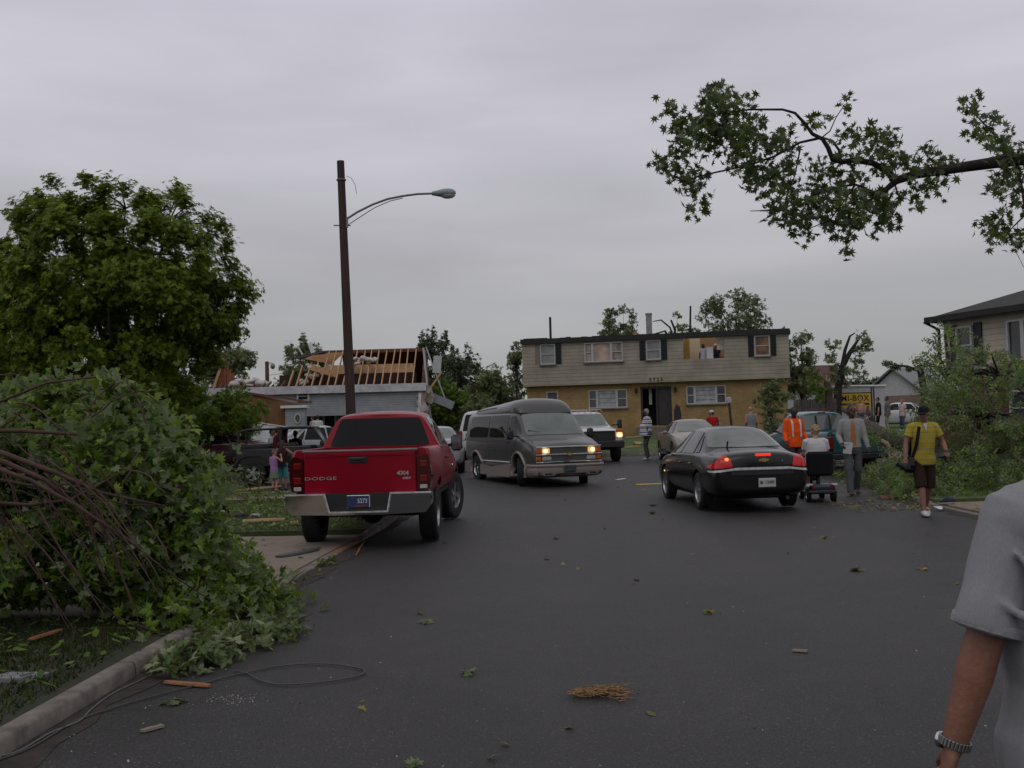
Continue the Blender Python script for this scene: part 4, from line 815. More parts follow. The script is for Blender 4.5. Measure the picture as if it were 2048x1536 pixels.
# ------------------------------------------------ open jeep, side on
def jeep():
    t = thing('open_jeep', 'dark open topped jeep parked side on behind the children', 'jeep', (-6.75, 33.3, gz(-6.7, 33)+.01), R(-86)); P = paint('jeep_black', (.012, .012, .015), .35, var=.1); sc = .95
    b = MB(); b.box((0, -.95, .82), (1.46, 1.5, .56), bev=.04).box((0, .35, .72), (1.46, 1.3, .36), bev=.03).box((0, .86, .86), (1.4, .3, .62), bev=.04)
    b.prism([(.98, .55), (2.0, .58), (2.0, 1.06), (.98, 1.16)], -.56, .56, axis='x'); b.build('body', P, t, 30)
    MB().box((0, 2.02, .82), (1.15, .06, .50), bev=.03).build('grille', P, t)
    for s in (-1, 1):
        f = MB(); f.prism([(-1.75, .62), (-1.62, .86), (-1.38, .97), (-.95, .97), (-.68, .84), (-.50, .58), (-.42, .50), (-.54, .50), (-.74, .76), (-.98, .88), (-1.35, .88), (-1.55, .80), (-1.70, .58)], s*.68, s*.86, axis='x')
        f.build('fender', M_black, t, 30); f = MB(); f.prism([(.85, .52), (1.0, .84), (1.2, .95), (2.0, .95), (2.1, .86), (2.0, .87), (1.22, .87), (1.05, .78), (.95, .52)], s*.56, s*.86, axis='x'); f.build('fender', M_black, t, 30)
        MB().box((s*.76, .2, .46), (.12, 1.4, .06), bev=.02).build('running_board', M_black, t)
        wheel(t, s*.72, -1.18, .375, .25, s, .56, 5); wheel(t, s*.72, 1.25, .375, .25, s, .56, 5)
        c = MB(); c.tube([(s*.68, -1.62, 1.1), (s*.66, -1.60, 1.62), (s*.64, -1.3, 1.68), (s*.64, .62, 1.70), (s*.66, .98, 1.16)], .035, 8).tube([(s*.68, -.35, 1.05), (s*.64, -.38, 1.68)], .04, 8); c.build('roll_bar', M_black, t)
        h = MB().box((s*.70, .1, .86), (.06, .95, .60), bev=.03).build('half_door', P, t)
        MB().box((s*.735, -1.74, .80), (.1, .05, .12), bev=.01).build('tail_lamp', M_redlamp, t)
        MB().lathe([(.001, 0), (.09, 0), (.09, .05)], 16, Matrix.Translation((s*.42, 2.04, .92)) @ Matrix.Rotation(R(-90), 4, 'X')).build('headlight', M_lens, t)
    tp = MB(); tp.box((0, .12, 1.715), (1.36, 1.1, .05), bev=.02); tp.prism([(-.36, 1.72), (-.42, 1.15), (-.36, 1.15), (-.30, 1.70)], -.67, .67, axis='x'); tp.build('soft_top', mat('soft_top_cloth', (.028, .02, .02), .9), t)
    bb = MB().box((0, -1.15, 1.14), (1.36, .85, .18), bev=.06); bb.build('folded_canvas', mat('canvas', (.016, .016, .02), .9), t)
    w_ = MB(); w_.bar((-.66, .98, 1.16), (-.64, .64, 1.70), .06).bar((.66, .98, 1.16), (.64, .64, 1.70), .06).bar((-.64, .65, 1.69), (.64, .65, 1.69), .06); fr = w_.build('windscreen_frame', P, t)
    MB().box((0, .81, 1.43), (1.26, .012, .56), Matrix.Rotation(R(32), 4, 'X')).build('windscreen', M_glass2, fr)
    MB().lathe([(.05, -.1), (.34, -.12), (.36, 0), (.34, .12), (.05, .1)], 24, Matrix.Translation((0, -1.86, .95)) @ Matrix.Rotation(R(90), 4, 'X')).build('spare_wheel', M_tyre, t)
    for s in (-1, 1): MB().box((s*.36, -.1, .95), (.5, .16, .62), Matrix.Rotation(R(-12), 4, 'X'), bev=.05).build('seat', M_black, t)
    MB().box((0, 0, .44), (1.1, 3.4, .12)).build('chassis', M_under, t); MB().box((0, 2.14, .55), (1.4, .12, .14), bev=.02).build('front_bumper', M_black, t)
    mirror_pair(t, .70, .88, 1.22, (.12, .06, .14), None, .08)
jeep()
# ---------------------------------------------------------------- buildings
M_brick = brick_mat('yellow_brick', (.33, .215, .088), (.255, .162, .066), (.27, .185, .09))
M_siding = lines_mat('tan_siding', (.27, .24, .19), 2, .2, .45, .07, var=.16, scale=1.1)
M_sidingb = lines_mat('beige_siding', (.43, .38, .31), 2, .2, .5, .07, var=.12, scale=1.1)
M_sideg = lines_mat('grey_siding', (.25, .262, .280), 2, .13, .7, .10, var=.16, scale=1.3)
M_roofdk = mat('dark_shingles', (.032, .031, .030), .9, var=.3, scale=9, bump=.5)
M_fascia = mat('dark_fascia', (.013, .011, .010), .7, var=.3, scale=4)
M_frame = mat('window_frame', (.40, .40, .41), .5, var=.08)
M_pane = mat('window_pane', (.040, .043, .045), .06, spec=.7, var=.5, scale=1.2)
M_blind = mat('window_blind', (.22, .225, .22), .5, var=.2, scale=2)
M_tan = mat('tan_wall', (.30, .185, .088), .9, var=.10, scale=2)
M_pink = mat('pinkish_plaster', (.42, .31, .25), .9, var=.25, scale=2.5)
M_ply = mat('plywood', (.33, .20, .10), .85, var=.22, scale=3, stretch=(1, 1, 6))
M_lum = mat('pale_lumber', (.42, .245, .125), .8, var=.15, scale=4)
M_brown = mat('brown_boards', (.12, .052, .028), .9, var=.3, scale=3)
M_insul = mat('insulation', (.46, .42, .40), .95, var=.2, scale=6, bump=1)
M_shut = mat('black_shutter', (.014, .015, .020), .6, var=.2)
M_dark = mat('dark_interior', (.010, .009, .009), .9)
def wall_holes(mb, w, z0, z1, th, holes, y0=0):
    """a wall of boxes along X with rectangular openings (x0, x1, z0, z1)"""
    xs = sorted({0, w, *[h[0] for h in holes], *[h[1] for h in holes]})
    for a, b in zip(xs, xs[1:]):
        hs = sorted([h for h in holes if h[0] <= a+1e-6 and h[1] >= b-1e-6], key=lambda h: h[2]); z = z0
        for h in hs:
            if h[2] > z: mb.box(((a+b)/2, y0+th/2, (z+h[2])/2), (b-a, th, h[2]-z))
            z = h[3]
        if z < z1: mb.box(((a+b)/2, y0+th/2, (z+z1)/2), (b-a, th, z1-z))
def window(parent, x0, x1, z0, z1, y=0, split=(), pane=None, bars=True, frame=.06, inner=None, sill=True):
    """frame, panes with a meeting rail; y is the wall face"""
    f = MB(); F = frame; d = .10; yc = y-.03+d/2
    f.box(((x0+x1)/2, yc, z0+F/2), (x1-x0, d, F)).box(((x0+x1)/2, yc, z1-F/2), (x1-x0, d, F))
    for x in (x0+F/2, x1-F/2): f.box((x, yc, (z0+z1)/2), (F, d, z1-z0-2*F))
    cuts = [x0]+[x0+(x1-x0)*s for s in split]+[x1]
    for c in cuts[1:-1]: f.box((c, yc, (z0+z1)/2), (F*2.2, d*.9, z1-z0-2*F))
    for i, (a, b) in enumerate(zip(cuts, cuts[1:])):
        if bars is True or (bars == 'sides' and i != 1): f.box(((a+b)/2, yc+.01, (z0+z1)/2), (b-a-F, d*.6, .045))
    fo = f.build('window', M_frame, parent)
    for i, (a, b) in enumerate(zip(cuts, cuts[1:])):
        p = pane[i] if isinstance(pane, (list, tuple)) else pane
        MB().box(((a+b)/2, y+.055, (z0+z1)/2), (b-a-.04, .012, z1-z0-.04)).build('pane', p or M_pane, fo)
    if sill: MB().box(((x0+x1)/2, y-.05, z0-.035), (x1-x0+.12, .16, .06)).build('sill', mat('sill_stone', (.17, .145, .12), .9), fo)
    return fo
# ------------------------------------------------ yellow brick house that lost its roof
def apartment():
    A = Vector((.70, 61.4, .62)); B = Vector((15.15, 58.6, .62)); W = (B-A).xy.length
    t = thing('brick_house', 'two storey yellow brick house with tan siding and its roof torn off', 'house', A, math.atan2(B.y-A.y, B.x-A.x))
    def X(px): return W*(px-1048)/(1581.5-1048)
    def Z(px, py):
        k = (px-1048)/533.5; d = A.y+(B.y-A.y)*k; return at(px, py, d).z-A.z
    z1 = Z(1300, 765.5); z2 = Z(1300, 678); D = 8.2
    h_low = [(X(1094), X(1118), Z(1106, 806), Z(1106, 783)), (X(1181), X(1260), Z(1220, 816), Z(1220, 779)), (X(1287), X(1349), .75, Z(1318, 772.5)), (X(1379), X(1457), Z(1418, 807.5), Z(1418, 771))]
    lw = MB(); wall_holes(lw, W-.3, 0, z1+.05, .25, [(a-.15, b-.15, c, d) for a, b, c, d in h_low], 0)
    lw.box(((W-.3)/2, D-.15, z1/2), (W-.3, .2, z1)); lw.box((.1, D/2, z1/2), (.2, D-.7, z1)).box((W-.4, D/2, z1/2), (.2, D-.7, z1))
    w1 = lw.build('brick_wall', M_brick, t, loc=(.15, 0, 0)); w1['label'] = 'yellow brick lower storey'
    h_up = [(X(1086), X(1117), Z(1101, 729.5), Z(1101, 689)), (X(1177), X(1255), Z(1216, 724), Z(1216, 685.5)), (X(1302), X(1331), Z(1316, 720), Z(1316, 681.5)), (X(1376), X(1456), Z(1416, 718), Z(1416, 676.5)), (X(1515), X(1545), Z(1530, 712.5), Z(1530, 672))]
    up = MB(); wall_holes(up, W, z1, z2, .2, h_up, -.42); up.box((W/2, D-.1, (z1+z2)/2), (W, .2, z2-z1)); up.box((.1, D/2-.3, (z1+z2)/2), (.2, D-.25, z2-z1)).box((W-.1, D/2-.3, (z1+z2)/2), (.2, D-.25, z2-z1))
    w2 = up.build('siding_wall', M_siding, t); w2['label'] = 'tan lapped siding of the upper storey'
    MB().box((W/2, D/2-.3, z1+.03), (W-.1, D-.2, .1)).build('floor', M_ply, t)
    wp = MB().box((W/2, -.44, z2+.09), (W+.12, .30, .27)); wp.box((0, D/2, z2+.08), (.26, D, .2)).box((W, D/2, z2+.08), (.26, D, .2))
    rg = random.Random(4)
    for i in range(26): wp.box((rg.uniform(.2, W-.2), -.42+rg.uniform(-.1, .1), z2+.235), (rg.uniform(.1, .7), .15, rg.uniform(.02, .08)))
    wp.build('torn_eave', M_fascia, t)
    inn = MB()                                                                         # rooms behind the upper windows
    for x in (X(1150), X(1268), X(1345), X(1480)): inn.box((x, D/2-.2, (z1+z2)/2), (.12, D-1.0, z2-z1-.1))
    inn.box(((X(1345)+X(1480))/2, 3.2, (z1+z2)/2+.2), (X(1480)-X(1345)-.14, .1, z2-z1+.3)); inn.build('room_partition', M_tan, t)
    q = MB(); q.box((X(1394), 1.2, z1+1.55), (.78, .06, 2.0)); q.build('door_panel', mat('cream_door', (.56, .44, .28), .8, var=.05), t)
    q = MB(); q.box((X(1426), 2.9, z1+1.45), (.7, .25, 1.1)).box((X(1449), 2.6, z1+.9), (.7, .5, 1.1)); q.build('cabinet', mat('wood_cabinet', (.24, .085, .03), .6), t)
    MB().box((X(1451), -.1, Z(1451, 686)), (.5, .05, .75)).build('curtain', mat('pale_curtain', (.5, .45, .36), .9), t)
    MB().box((X(1428), .2, Z(1428, 707)), (.36, .3, .75)).build('appliance', M_white, t)
    MB().box((X(1382), .4, Z(1382, 698)), (.32, .06, 1.2)).build('torn_panel', mat('yellow_panel', (.34, .2, .05), .8), t)
    window(t, *h_up[0], -.42, (), M_blind); pk = mat('torn_curtain', (.30, .25, .22), .8, var=.4, scale=3)
    window(t, *h_up[1], -.42, (.21, .70), [pk, M_pink, pk], 'sides'); window(t, *h_up[2], -.42, (), M_blind); window(t, *h_up[4], -.42, (), mat('amber_room', (.19, .10, .055), .4, var=.6, scale=2.2))
    window(t, *h_low[0], 0, (), mat('grey_screen', (.055, .062, .066), .4), False)
    bl = lines_mat('slatted_blind', (.34, .35, .36), 2, .26, .12, .10, var=.25, bump=0)
    window(t, *h_low[1], 0, (.22, .73), [M_pane, bl, M_pane], 'sides'); window(t, *h_low[3], 0, (.21, .75), [M_pane, bl, M_pane], 'sides')
    def shutter(px0, px1, pz0, pz1):
        xm = (px0+px1)/2; m = MB(); x0, x1, za, zb = X(px0), X(px1), Z(xm, pz0), Z(xm, pz1); m.box(((x0+x1)/2, -.455, (za+zb)/2), (x1-x0, .05, zb-za), bev=.01)
        for i in range(14): m.box(((x0+x1)/2, -.485, za+(zb-za)*(i+.5)/14), (x1-x0-.06, .012, .05), Matrix.Rotation(R(30), 4, 'X'))
        m.build('shutter', M_shut, t)
    shutter(1118, 1129.5, 728, 688); shutter(1289, 1301, 721, 682); shutter(1332, 1344, 720, 680.5); shutter(1503, 1514, 714, 673); shutter(1546, 1557, 712, 671.5)
    MB().box(((X(1075)+X(1086))/2, -.425, (Z(1080, 730)+Z(1080, 690))/2), (X(1086)-X(1075), .012, Z(1080, 690)-Z(1080, 730))).build('faded_patch', mat('unfaded_siding', (.17, .15, .13), .8), t)
    dz0, dz1 = h_low[2][2], h_low[2][3]; x0, x1 = h_low[2][0], h_low[2][1]
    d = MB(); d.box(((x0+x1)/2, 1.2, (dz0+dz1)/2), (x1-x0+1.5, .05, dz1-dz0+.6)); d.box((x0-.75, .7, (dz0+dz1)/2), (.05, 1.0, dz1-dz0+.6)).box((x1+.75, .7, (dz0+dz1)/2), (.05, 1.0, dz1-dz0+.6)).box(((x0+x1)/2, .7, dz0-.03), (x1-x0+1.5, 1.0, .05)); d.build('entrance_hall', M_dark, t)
    e = MB()
    for x in (x0+.06, x1-.06, x0+(x1-x0)*.52): e.box((x, .1, (dz0+dz1)/2), (.10, .12, dz1-dz0))
    e.box(((x0+x1)/2, .1, dz1-.06), (x1-x0, .14, .12)); e.build('door_frame', mat('dark_frame', (.022, .017, .016), .6), t)
    dr = MB().box((x0+(x1-x0)*.77, .16, (dz0+dz1)/2-.05), ((x1-x0)*.44, .05, dz1-dz0-.15), bev=.01); dr.build('front_door', mat('brown_door', (.026, .020, .019), .5, var=.3), t)
    MB().box((x0+(x1-x0)*.30, .55, dz1-.5), (.16, .04, 1.0)).build('hanging_strip', M_frame, t)
    st = MB()
    for i in range(4): st.box(((x0+x1)/2, -.35-.3*(3-i)/1.0*.9-.0, .19*i/1.0+.0), (x1-x0+.5, .60, .19))
    st.build('steps', mat('step_concrete', (.15, .12, .10), .9, var=.2), t)
    for x in (X(1279), X(1357)):
        l = MB().box((x, -.06, Z(1320, 777)), (.12, .12, .06)).lathe([(.02, .1), (.09, 0), (.07, -.2), (.001, -.24)], 8, Matrix.Translation((x, -.14, Z(1320, 777)-.02))); l.build('wall_lamp', M_black, t, 30)
    text('house_number', '5 7 2 3', .26, M_black, t, Matrix.Translation((X(1320), -.435, Z(1320, 760))) @ FACE_REAR, .012, .95, .006)
    v = MB().tube([(X(1097), 1.6, z1), (X(1097), 1.6, Z(1097, 636)+.2)], .07, 8); v.build('vent_pipe', M_fascia, t)
    c = MB().box((X(1299), 4.2, (z1+Z(1299, 627)+.4)/2), (.34, .34, Z(1299, 627)+.4-z1), bev=.03).box((X(1299), 4.2, Z(1299, 627)+.37), (.40, .40, .1)); c.build('chimney', mat('grey_chimney', (.23, .23, .23), .9, var=.2), t)
    MB().box((X(1282), .5, z2+.25), (.5, .2, .3), Matrix.Rotation(R(30), 4, 'Y')).build('broken_board', M_ply, t)
    rr = MB().prism([(0, 0), (.30, 0), (.42, .5), (.34, 1.0), (.14, 1.15), (.02, .8)], -.05, .05, Matrix.Translation((X(1354), -1.0, .75)) @ FACE_REAR); rr.build('entry_rail', M_black, t)
    return t, X, Z, z1
APT, AX, AZ, AZ1 = apartment()
# ------------------------------------------------ grey house with bare rafters
def wrecked_house():
    Y0 = 58.0
    def P(px, py, y=Y0): return at(px, py, y)
    xl, xr = P(412, 780).x, P(846, 780).x; base = gz(-10, 58); t = thing('wrecked_house', 'grey sided house with bare rafters where its roof was blown off', 'house', (xl, Y0, base), R(2.0))
    w = xr-xl; ze = P(640, 777).z-base; zr = P(760, 701, 62.5).z-base; D = 9.0; ry = 4.6
    # fascia band, siding, recessed lower wall
    fa = MB().box((w/2, -.10, ze-.05), (w+.3, .25, .42)); fa.build('white_fascia', mat('torn_house_wrap', (.52, .53, .56), .6, var=.35, scale=2.5, col2=(.36, .33, .36)), t)
    wb = MB(); x4 = P(592, 790).x-xl
    wb.box((w/2+.1, .12, ze-.85), (w-.2, .2, 1.25)); wb.build('siding_wall', M_sideg, t)
    lo = MB().box(((x4+1.4+w)/2, 1.3, (ze-1.45)/2), (w-x4-1.4, .2, ze-1.45)); lo.build('lower_wall', mat('shaded_grey_wall', (.20, .215, .235), .8, var=.1), t)  # the recessed wall's shade is mixed into its grey
    lo = MB().box((w/2, D, ze/2), (w, .2, ze)).box((.1, D/2, ze/2), (.2, D-.3, ze)); lo.build('rear_wall', M_sideg, t)
    MB().box((w/2, D/2, ze-.42), (w-.2, D-.4, .12)).build('attic_floor', M_ply, t)
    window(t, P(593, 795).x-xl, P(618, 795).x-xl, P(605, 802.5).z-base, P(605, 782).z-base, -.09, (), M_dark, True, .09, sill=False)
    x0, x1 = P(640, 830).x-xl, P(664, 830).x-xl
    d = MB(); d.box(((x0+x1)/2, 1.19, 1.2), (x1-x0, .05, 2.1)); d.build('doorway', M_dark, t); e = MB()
    for x in (x0, x1): e.box((x, 1.16, 1.2), (.10, .1, 2.2))
    e.box(((x0+x1)/2, 1.16, 2.3), (x1-x0+.1, .1, .12)); e.build('door_frame', M_frame, t)
    window(t, P(669, 825).x-xl, P(676, 825).x-xl, 1.35, 2.2, 1.1, (), M_dark, False, .06, sill=False)
    # garage: exposed brown sheathing with a fallen gable trim
    xa, xb = P(480, 800).x-xl, P(622, 820).x-xl; zt = P(515, 790).z-base
    ga = MB().prism([(xa-.2, 0), (xb, 0), (xb, P(622, 812).z-base), (xa+1.0, zt), (xa-.2, zt-.25)], -2.2, -2.0, axis='y'); ga.build('garage_front', mat('brown_sheathing', (.17, .085, .036), .85, var=.14, scale=1.5), t)
    gt = MB().bar((xa+.8, -2.25, zt+.06), (xb+.35, -2.25, P(624, 809).z-base+.08), .18, .10).bar((xa+.8, -2.25, zt+.06), (xa-.6, -2.25, zt-.5), .18, .10); gt.build('garage_eave', M_brown, t)
    cl = MB().box((P(606, 840).x-xl, -2.4, (P(606, 817).z-base)/2), (1.0, .7, P(606, 817).z-base)); cl.build('entry_bay', M_sideg, t)
    MB().box((P(604, 817).x-xl, -2.45, P(600, 817).z-base+.05), (1.35, .9, .14)).build('bay_cornice', M_white, t)
    ov = MB().lathe([(.001, .02), (.19, .02), (.19, 0)], 20, Matrix.Translation((P(611, 836).x-xl, -2.79, P(611, 837).z-base)) @ Matrix.Rotation(R(90), 4, 'X') @ Matrix.Diagonal((.9, 1.5, 1, 1))); ovo = ov.build('oval_window', M_frame, t)
    MB().lathe([(.001, .03), (.13, .03), (.13, 0)], 20, Matrix.Translation((P(611, 836).x-xl, -2.79, P(611, 837).z-base)) @ Matrix.Rotation(R(90), 4, 'X') @ Matrix.Diagonal((.9, 1.5, 1, 1))).build('pane', mat('oval_pane', (.10, .08, .065), .3), ovo)
    # rafters of the front slope
    xr0, xr1 = P(574, 775).x-xl, w-.6; n = 17
    for i in range(n):
        x = xr0+(xr1-xr0)*i/(n-1); k = 1.0 if i > 3 else .45+.15*i
        if i in (12,): k = .98
        MB().bar((x, .1, ze+.08), (x+random.uniform(-.06, .06), .1+(ry-.1)*k, ze+.08+(zr-ze-.08)*k), .05, .17).build('rafter', M_lum, t)
    for i in range(15):
        x = .4+i*(xr0-.8)/14; MB().bar((x, .1, ze+.12), (x+.1, .45+.3*(i % 3), ze+.28+.1*(i % 3)), .05, .12).build('rafter_stub', M_brown, t)
    xq = P(640, 705, 62.5).x-xl
    rb = MB().bar((xq, ry, zr), (w-.15, ry, zr+.02), .06, .2); rb.build('ridge_beam', M_brown, t)
    # rear slope seen from below, knee boards, insulation
    rs = MB(); a = [(xq+1.4, ry+.05, zr-.02), (w-.1, ry+.05, zr-.02), (w-.1, D, ze+.1), (xq+1.0, D, ze+.1)]; rs.add(a+[(x, y, z+.06) for x, y, z in a], [(0, 1, 2, 3), (7, 6, 5, 4), (0, 1, 5, 4), (1, 2, 6, 5), (2, 3, 7, 6), (3, 0, 4, 7)]); rs.build('rear_roof_deck', mat('dark_roof_underside', (.055, .022, .014), .9, var=.25, scale=3), t)
    zk0, zk1 = P(760, 748, 60).z-base, P(760, 726, 60.5).z-base
    MB().add([(xq+.3, 2.6, zk0), (w-.7, 2.6, zk0), (w-.7, 3.3, zk1), (xq+.6, 3.3, zk1), (xq+.3, 2.66, zk0-.05), (w-.7, 2.66, zk0-.05), (w-.7, 3.36, zk1-.05), (xq+.6, 3.36, zk1-.05)], [(0, 1, 2, 3), (7, 6, 5, 4), (0, 1, 5, 4), (1, 2, 6, 5), (2, 3, 7, 6), (3, 0, 4, 7)]).build('plywood_deck', mat('fresh_plywood', (.36, .225, .12), .8, var=.15, scale=2), t)
    MB().box((w/2+1.5, 2.5, (ze+zk0)/2+.1), (w-4, .1, zk0-ze)).build('attic_back', mat('attic_gloom', (.028, .016, .012), .9), t)  # dark board: the shade inside the attic is its painted colour
    for px, py, s in ((700, 724, .35), (720, 721, .42), (738, 721, .45), (750, 720, .40), (632, 735, .4), (628, 752, .45), (612, 765, .4)):
        p = P(px, py, 60.6); q = MB(); [q.ell((p.x-xl+random.gauss(0, s*.45), 2.45+random.gauss(0, .1), p.z-base+random.gauss(0, s*.16)), (s*random.uniform(.25, .5), s*.35, s*random.uniform(.18, .34)), Matrix.Rotation(random.uniform(-.5, .5), 4, 'Y')) for _ in range(7)]; q.build('insulation_roll', M_insul if px not in (700,) else mat('pink_insulation', (.34, .09, .07), .9), t)
    for px in (500, 512, 524, 488): p = P(px, 766, 59); q = MB(); [q.ell((p.x-xl+random.gauss(0, .35), .9+random.gauss(0, .15), p.z-base-.05+random.gauss(0, .09)), (random.uniform(.12, .35), .25, random.uniform(.08, .2)), Matrix.Rotation(random.uniform(-.5, .5), 4, 'Y')) for _ in range(7)]; q.build('insulation_heap', M_insul, t)
    bl = MB(); p = P(650, 742, 59.8); bl.box((p.x-xl, 1.7, p.z-base), (1.5, .05, .32), Matrix.Rotation(R(18), 4, 'Y')); bl.build('loose_board', M_lum, t)
    # brown hip piece still covered with boards, and dark shingles at the ridge end
    hp = MB(); a0 = P(612, 718, 61); a1 = P(700, 712, 61.5)
    hp.add([(a0.x-xl, 2.7, a0.z-base), (xq+.9, 3.6, zr-.75), (xq+1.6, ry-.1, zr-.03), (xq, ry-.05, zr-.03)], [(0, 1, 2, 3)]); hp.build('roof_boards', mat('orange_boards', (.24, .12, .055), .85, var=.25, scale=4), t)
    hs = MB(); hs.box((xq-.35, ry-.2, zr-.16), (1.7, .9, .08), Matrix.Rotation(R(-12), 4, 'Y')); hs.build('shingle_scrap', mat('grey_shingle', (.08, .08, .10), .9, var=.2), t)
    cp = MB().box((xq-.35, ry-.2, zr+.25), (.22, .22, .6), Matrix.Rotation(R(-18), 4, 'Y')); cp.build('bent_flue', M_white, t); MB().bar((xq-.9, ry, zr-.1), (xq-1.2, ry, zr+.45), .08).build('bent_gutter', M_white, t)
    # left gable of upright boards
    gl = MB(); g0, g1, g2 = P(416, 776), P(437, 717), P(474, 772); n = 11
    xs0, xs1 = g0.x-xl, g2.x-xl; xm = g1.x-xl; zg = g1.z-base
    for i in range(n):
        x = xs0+(xs1-xs0)*(i+.5)/n; zt_ = (ze+.2)+(zg-ze-.2)*((x-xs0)/(xm-xs0) if x < xm else (xs1-x)/(xs1-xm)); gl.box((x, 1.2+.04*(i % 2), (ze+zt_)/2), ((xs1-xs0)/n-.02, .04, zt_-ze))
    gl.build('board_gable', mat('red_brown_boards', (.17, .058, .026), .85, var=.25, scale=3), t)
    for a, b in (((xs0, 1.1, ze+.1), (xm, 1.1, zg+.08)), ((P(457, 775).x-xl, .8, ze), (P(470, 756).x-xl, 1.4, P(470, 756).z-base)), ((P(476, 770).x-xl, .8, ze), (P(487, 752).x-xl, 1.4, P(487, 752).z-base))): MB().bar(a, b, .07, .14).build('rafter', M_lum, t)
    # broken right-hand end: dark opening, torn sheathing, hanging metal
    re = MB().add([(w, .2, 0), (w, D, 0), (w, D, ze), (w, ry, zr), (w, .2, ze), (w-.12, .2, 0), (w-.12, D, 0), (w-.12, D, ze), (w-.12, ry, zr), (w-.12, .2, ze)], [(0, 1, 2, 3, 4), (9, 8, 7, 6, 5), (0, 4, 9, 5), (4, 3, 8, 9), (3, 2, 7, 8), (2, 1, 6, 7)]); re.build('gable_end', mat('torn_gable', (.09, .035, .022), .9, var=.6, scale=1.2), t)
    tw = MB(); rg = random.Random(3)
    for i in range(16):
        z = rg.uniform(1.0, ze-.1); tw.box((w+.05+rg.uniform(-.3, .3), -.05+rg.uniform(-.1, .3), z), (rg.uniform(.2, .5), .03, rg.uniform(.2, .7)), Matrix.Rotation(rg.uniform(-.5, .5), 4, 'Y') @ Matrix.Rotation(rg.uniform(-.5, .5), 4, 'Z'))
    tw.build('torn_siding', mat('pale_torn_siding', (.38, .36, .36), .7, var=.4, scale=2, col2=(.22, .12, .07)), t)
    MB().bar((w+.15, 1, ze+.1+2.1), (w+1.2, .6, ze-.9), .05).bar((w+.0, 1, ze+2.15), (w+.35, .8, 1.2), .10).build('dangling_flashing', M_frame, t)
    MB().box((w+1.0, .4, ze-.85), (1.3, .04, .45), Matrix.Rotation(R(24), 4, 'Y')).build('bent_panel', mat('grey_sheet', (.20, .215, .23), .5), t)
    MB().box((w+.75, .8, ze+1.2), (.45, .1, .95), Matrix.Rotation(R(6), 4, 'Y')).build('hanging_panel', M_frame, t)
    MB().bar((w+.0, .6, ze-.6), (w+1.0, .3, ze+.75), .09, .09).build('loose_stud', M_lum, t)
    MB().box((w-.25, -.1, ze-1.2), (.14, .14, 1.6), Matrix.Rotation(R(5), 4, 'Y')).build('downspout', M_white, t)
    return t
wrecked_house()
# fallen sheet of siding on the garage front, tarps of torn siding
p = at(538, 848, 53.5); s_ = thing('fallen_siding', 'big sheet of pale siding fallen against the brown garage front', 'siding sheet', (p.x, 53.5, gz(p.x, 53.5)+.1))
q = MB().add([(-1.5, 0, 0), (1.25, 0, 0), (1.25, .5, 1.15), (.9, .5, 1.25), (-1.2, .5, 1.65), (-1.5, .3, 1.2)], [(0, 1, 2, 3, 4, 5)]); q.build('sheet', lines_mat('pale_fallen_siding', (.40, .41, .43), 2, .15, .75, .1, var=.15), s_)
MB().bar((1.25, .45, .2), (1.25, .5, 1.2), .06).bar((.9, .48, 1.27), (-1.2, .48, 1.66), .05).build('edge_trim', M_white, s_)
p = at(345, 862, 41); s_ = thing('torn_siding', 'white and pink torn siding sheet standing on end left of the small tree', 'siding sheet', (p.x, 41, gz(p.x, 41)))
MB().add([(-.75, 0, .4), (.15, .2, .3), (.45, .3, 1.4), (.1, .1, 1.75), (-.25, .0, 1.6)], [(0, 1, 2, 3, 4)]).build('sheet', mat('white_sheet', (.46, .44, .46), .6, var=.2, scale=3), s_)
MB().add([(-.80, -.02, .35), (-.66, -.02, .35), (-.15, -.02, 1.62), (-.28, -.02, 1.66)], [(0, 1, 2, 3)]).build('pink_edge', mat('pink_edge', (.36, .13, .14), .7), s_)
# ------------------------------------------------ house at the far left behind the tree
p = at(335, 860, 47); bx = p.x; t = thing('garage_house', 'cream gabled house behind the felled tree at the far left', 'house', (bx, 47, gz(bx, 47)))
MB().prism([(-9, 0), (0, 0), (0, 2.05), (-4.5, 4.2), (-9, 2.05)], 0, 9, axis='y').build('wall', mat('cream_wall', (.27, .215, .155), .9, var=.12), t)
MB().bar((.25, -.15, 1.95), (-4.6, -.15, 4.35), .10, .14).bar((-9.25, -.15, 1.95), (-4.5, -.15, 4.35), .10, .14).build('white_eave', M_frame, t)
for s in (0, 1):
    a = [(.3, -.2, 2.0), (-4.5, -.2, 4.38), (-4.5, 9.2, 4.38), (.3, 9.2, 2.0)]; a = [((-9-x if s else x), y, z) for x, y, z in a]; MB().add(a+[(x, y, z+.08) for x, y, z in a], [(0, 1, 2, 3), (7, 6, 5, 4), (0, 1, 5, 4), (1, 2, 6, 5), (2, 3, 7, 6), (3, 0, 4, 7)]).build('roof', M_roofdk, t)
MB().box((-1.1, -.03, 1.35), (.36, .08, .75)).build('window', M_dark, t); MB().box((.02, .2, 1.0), (.12, .4, 2.0)).build('corner_post', M_brown, t)
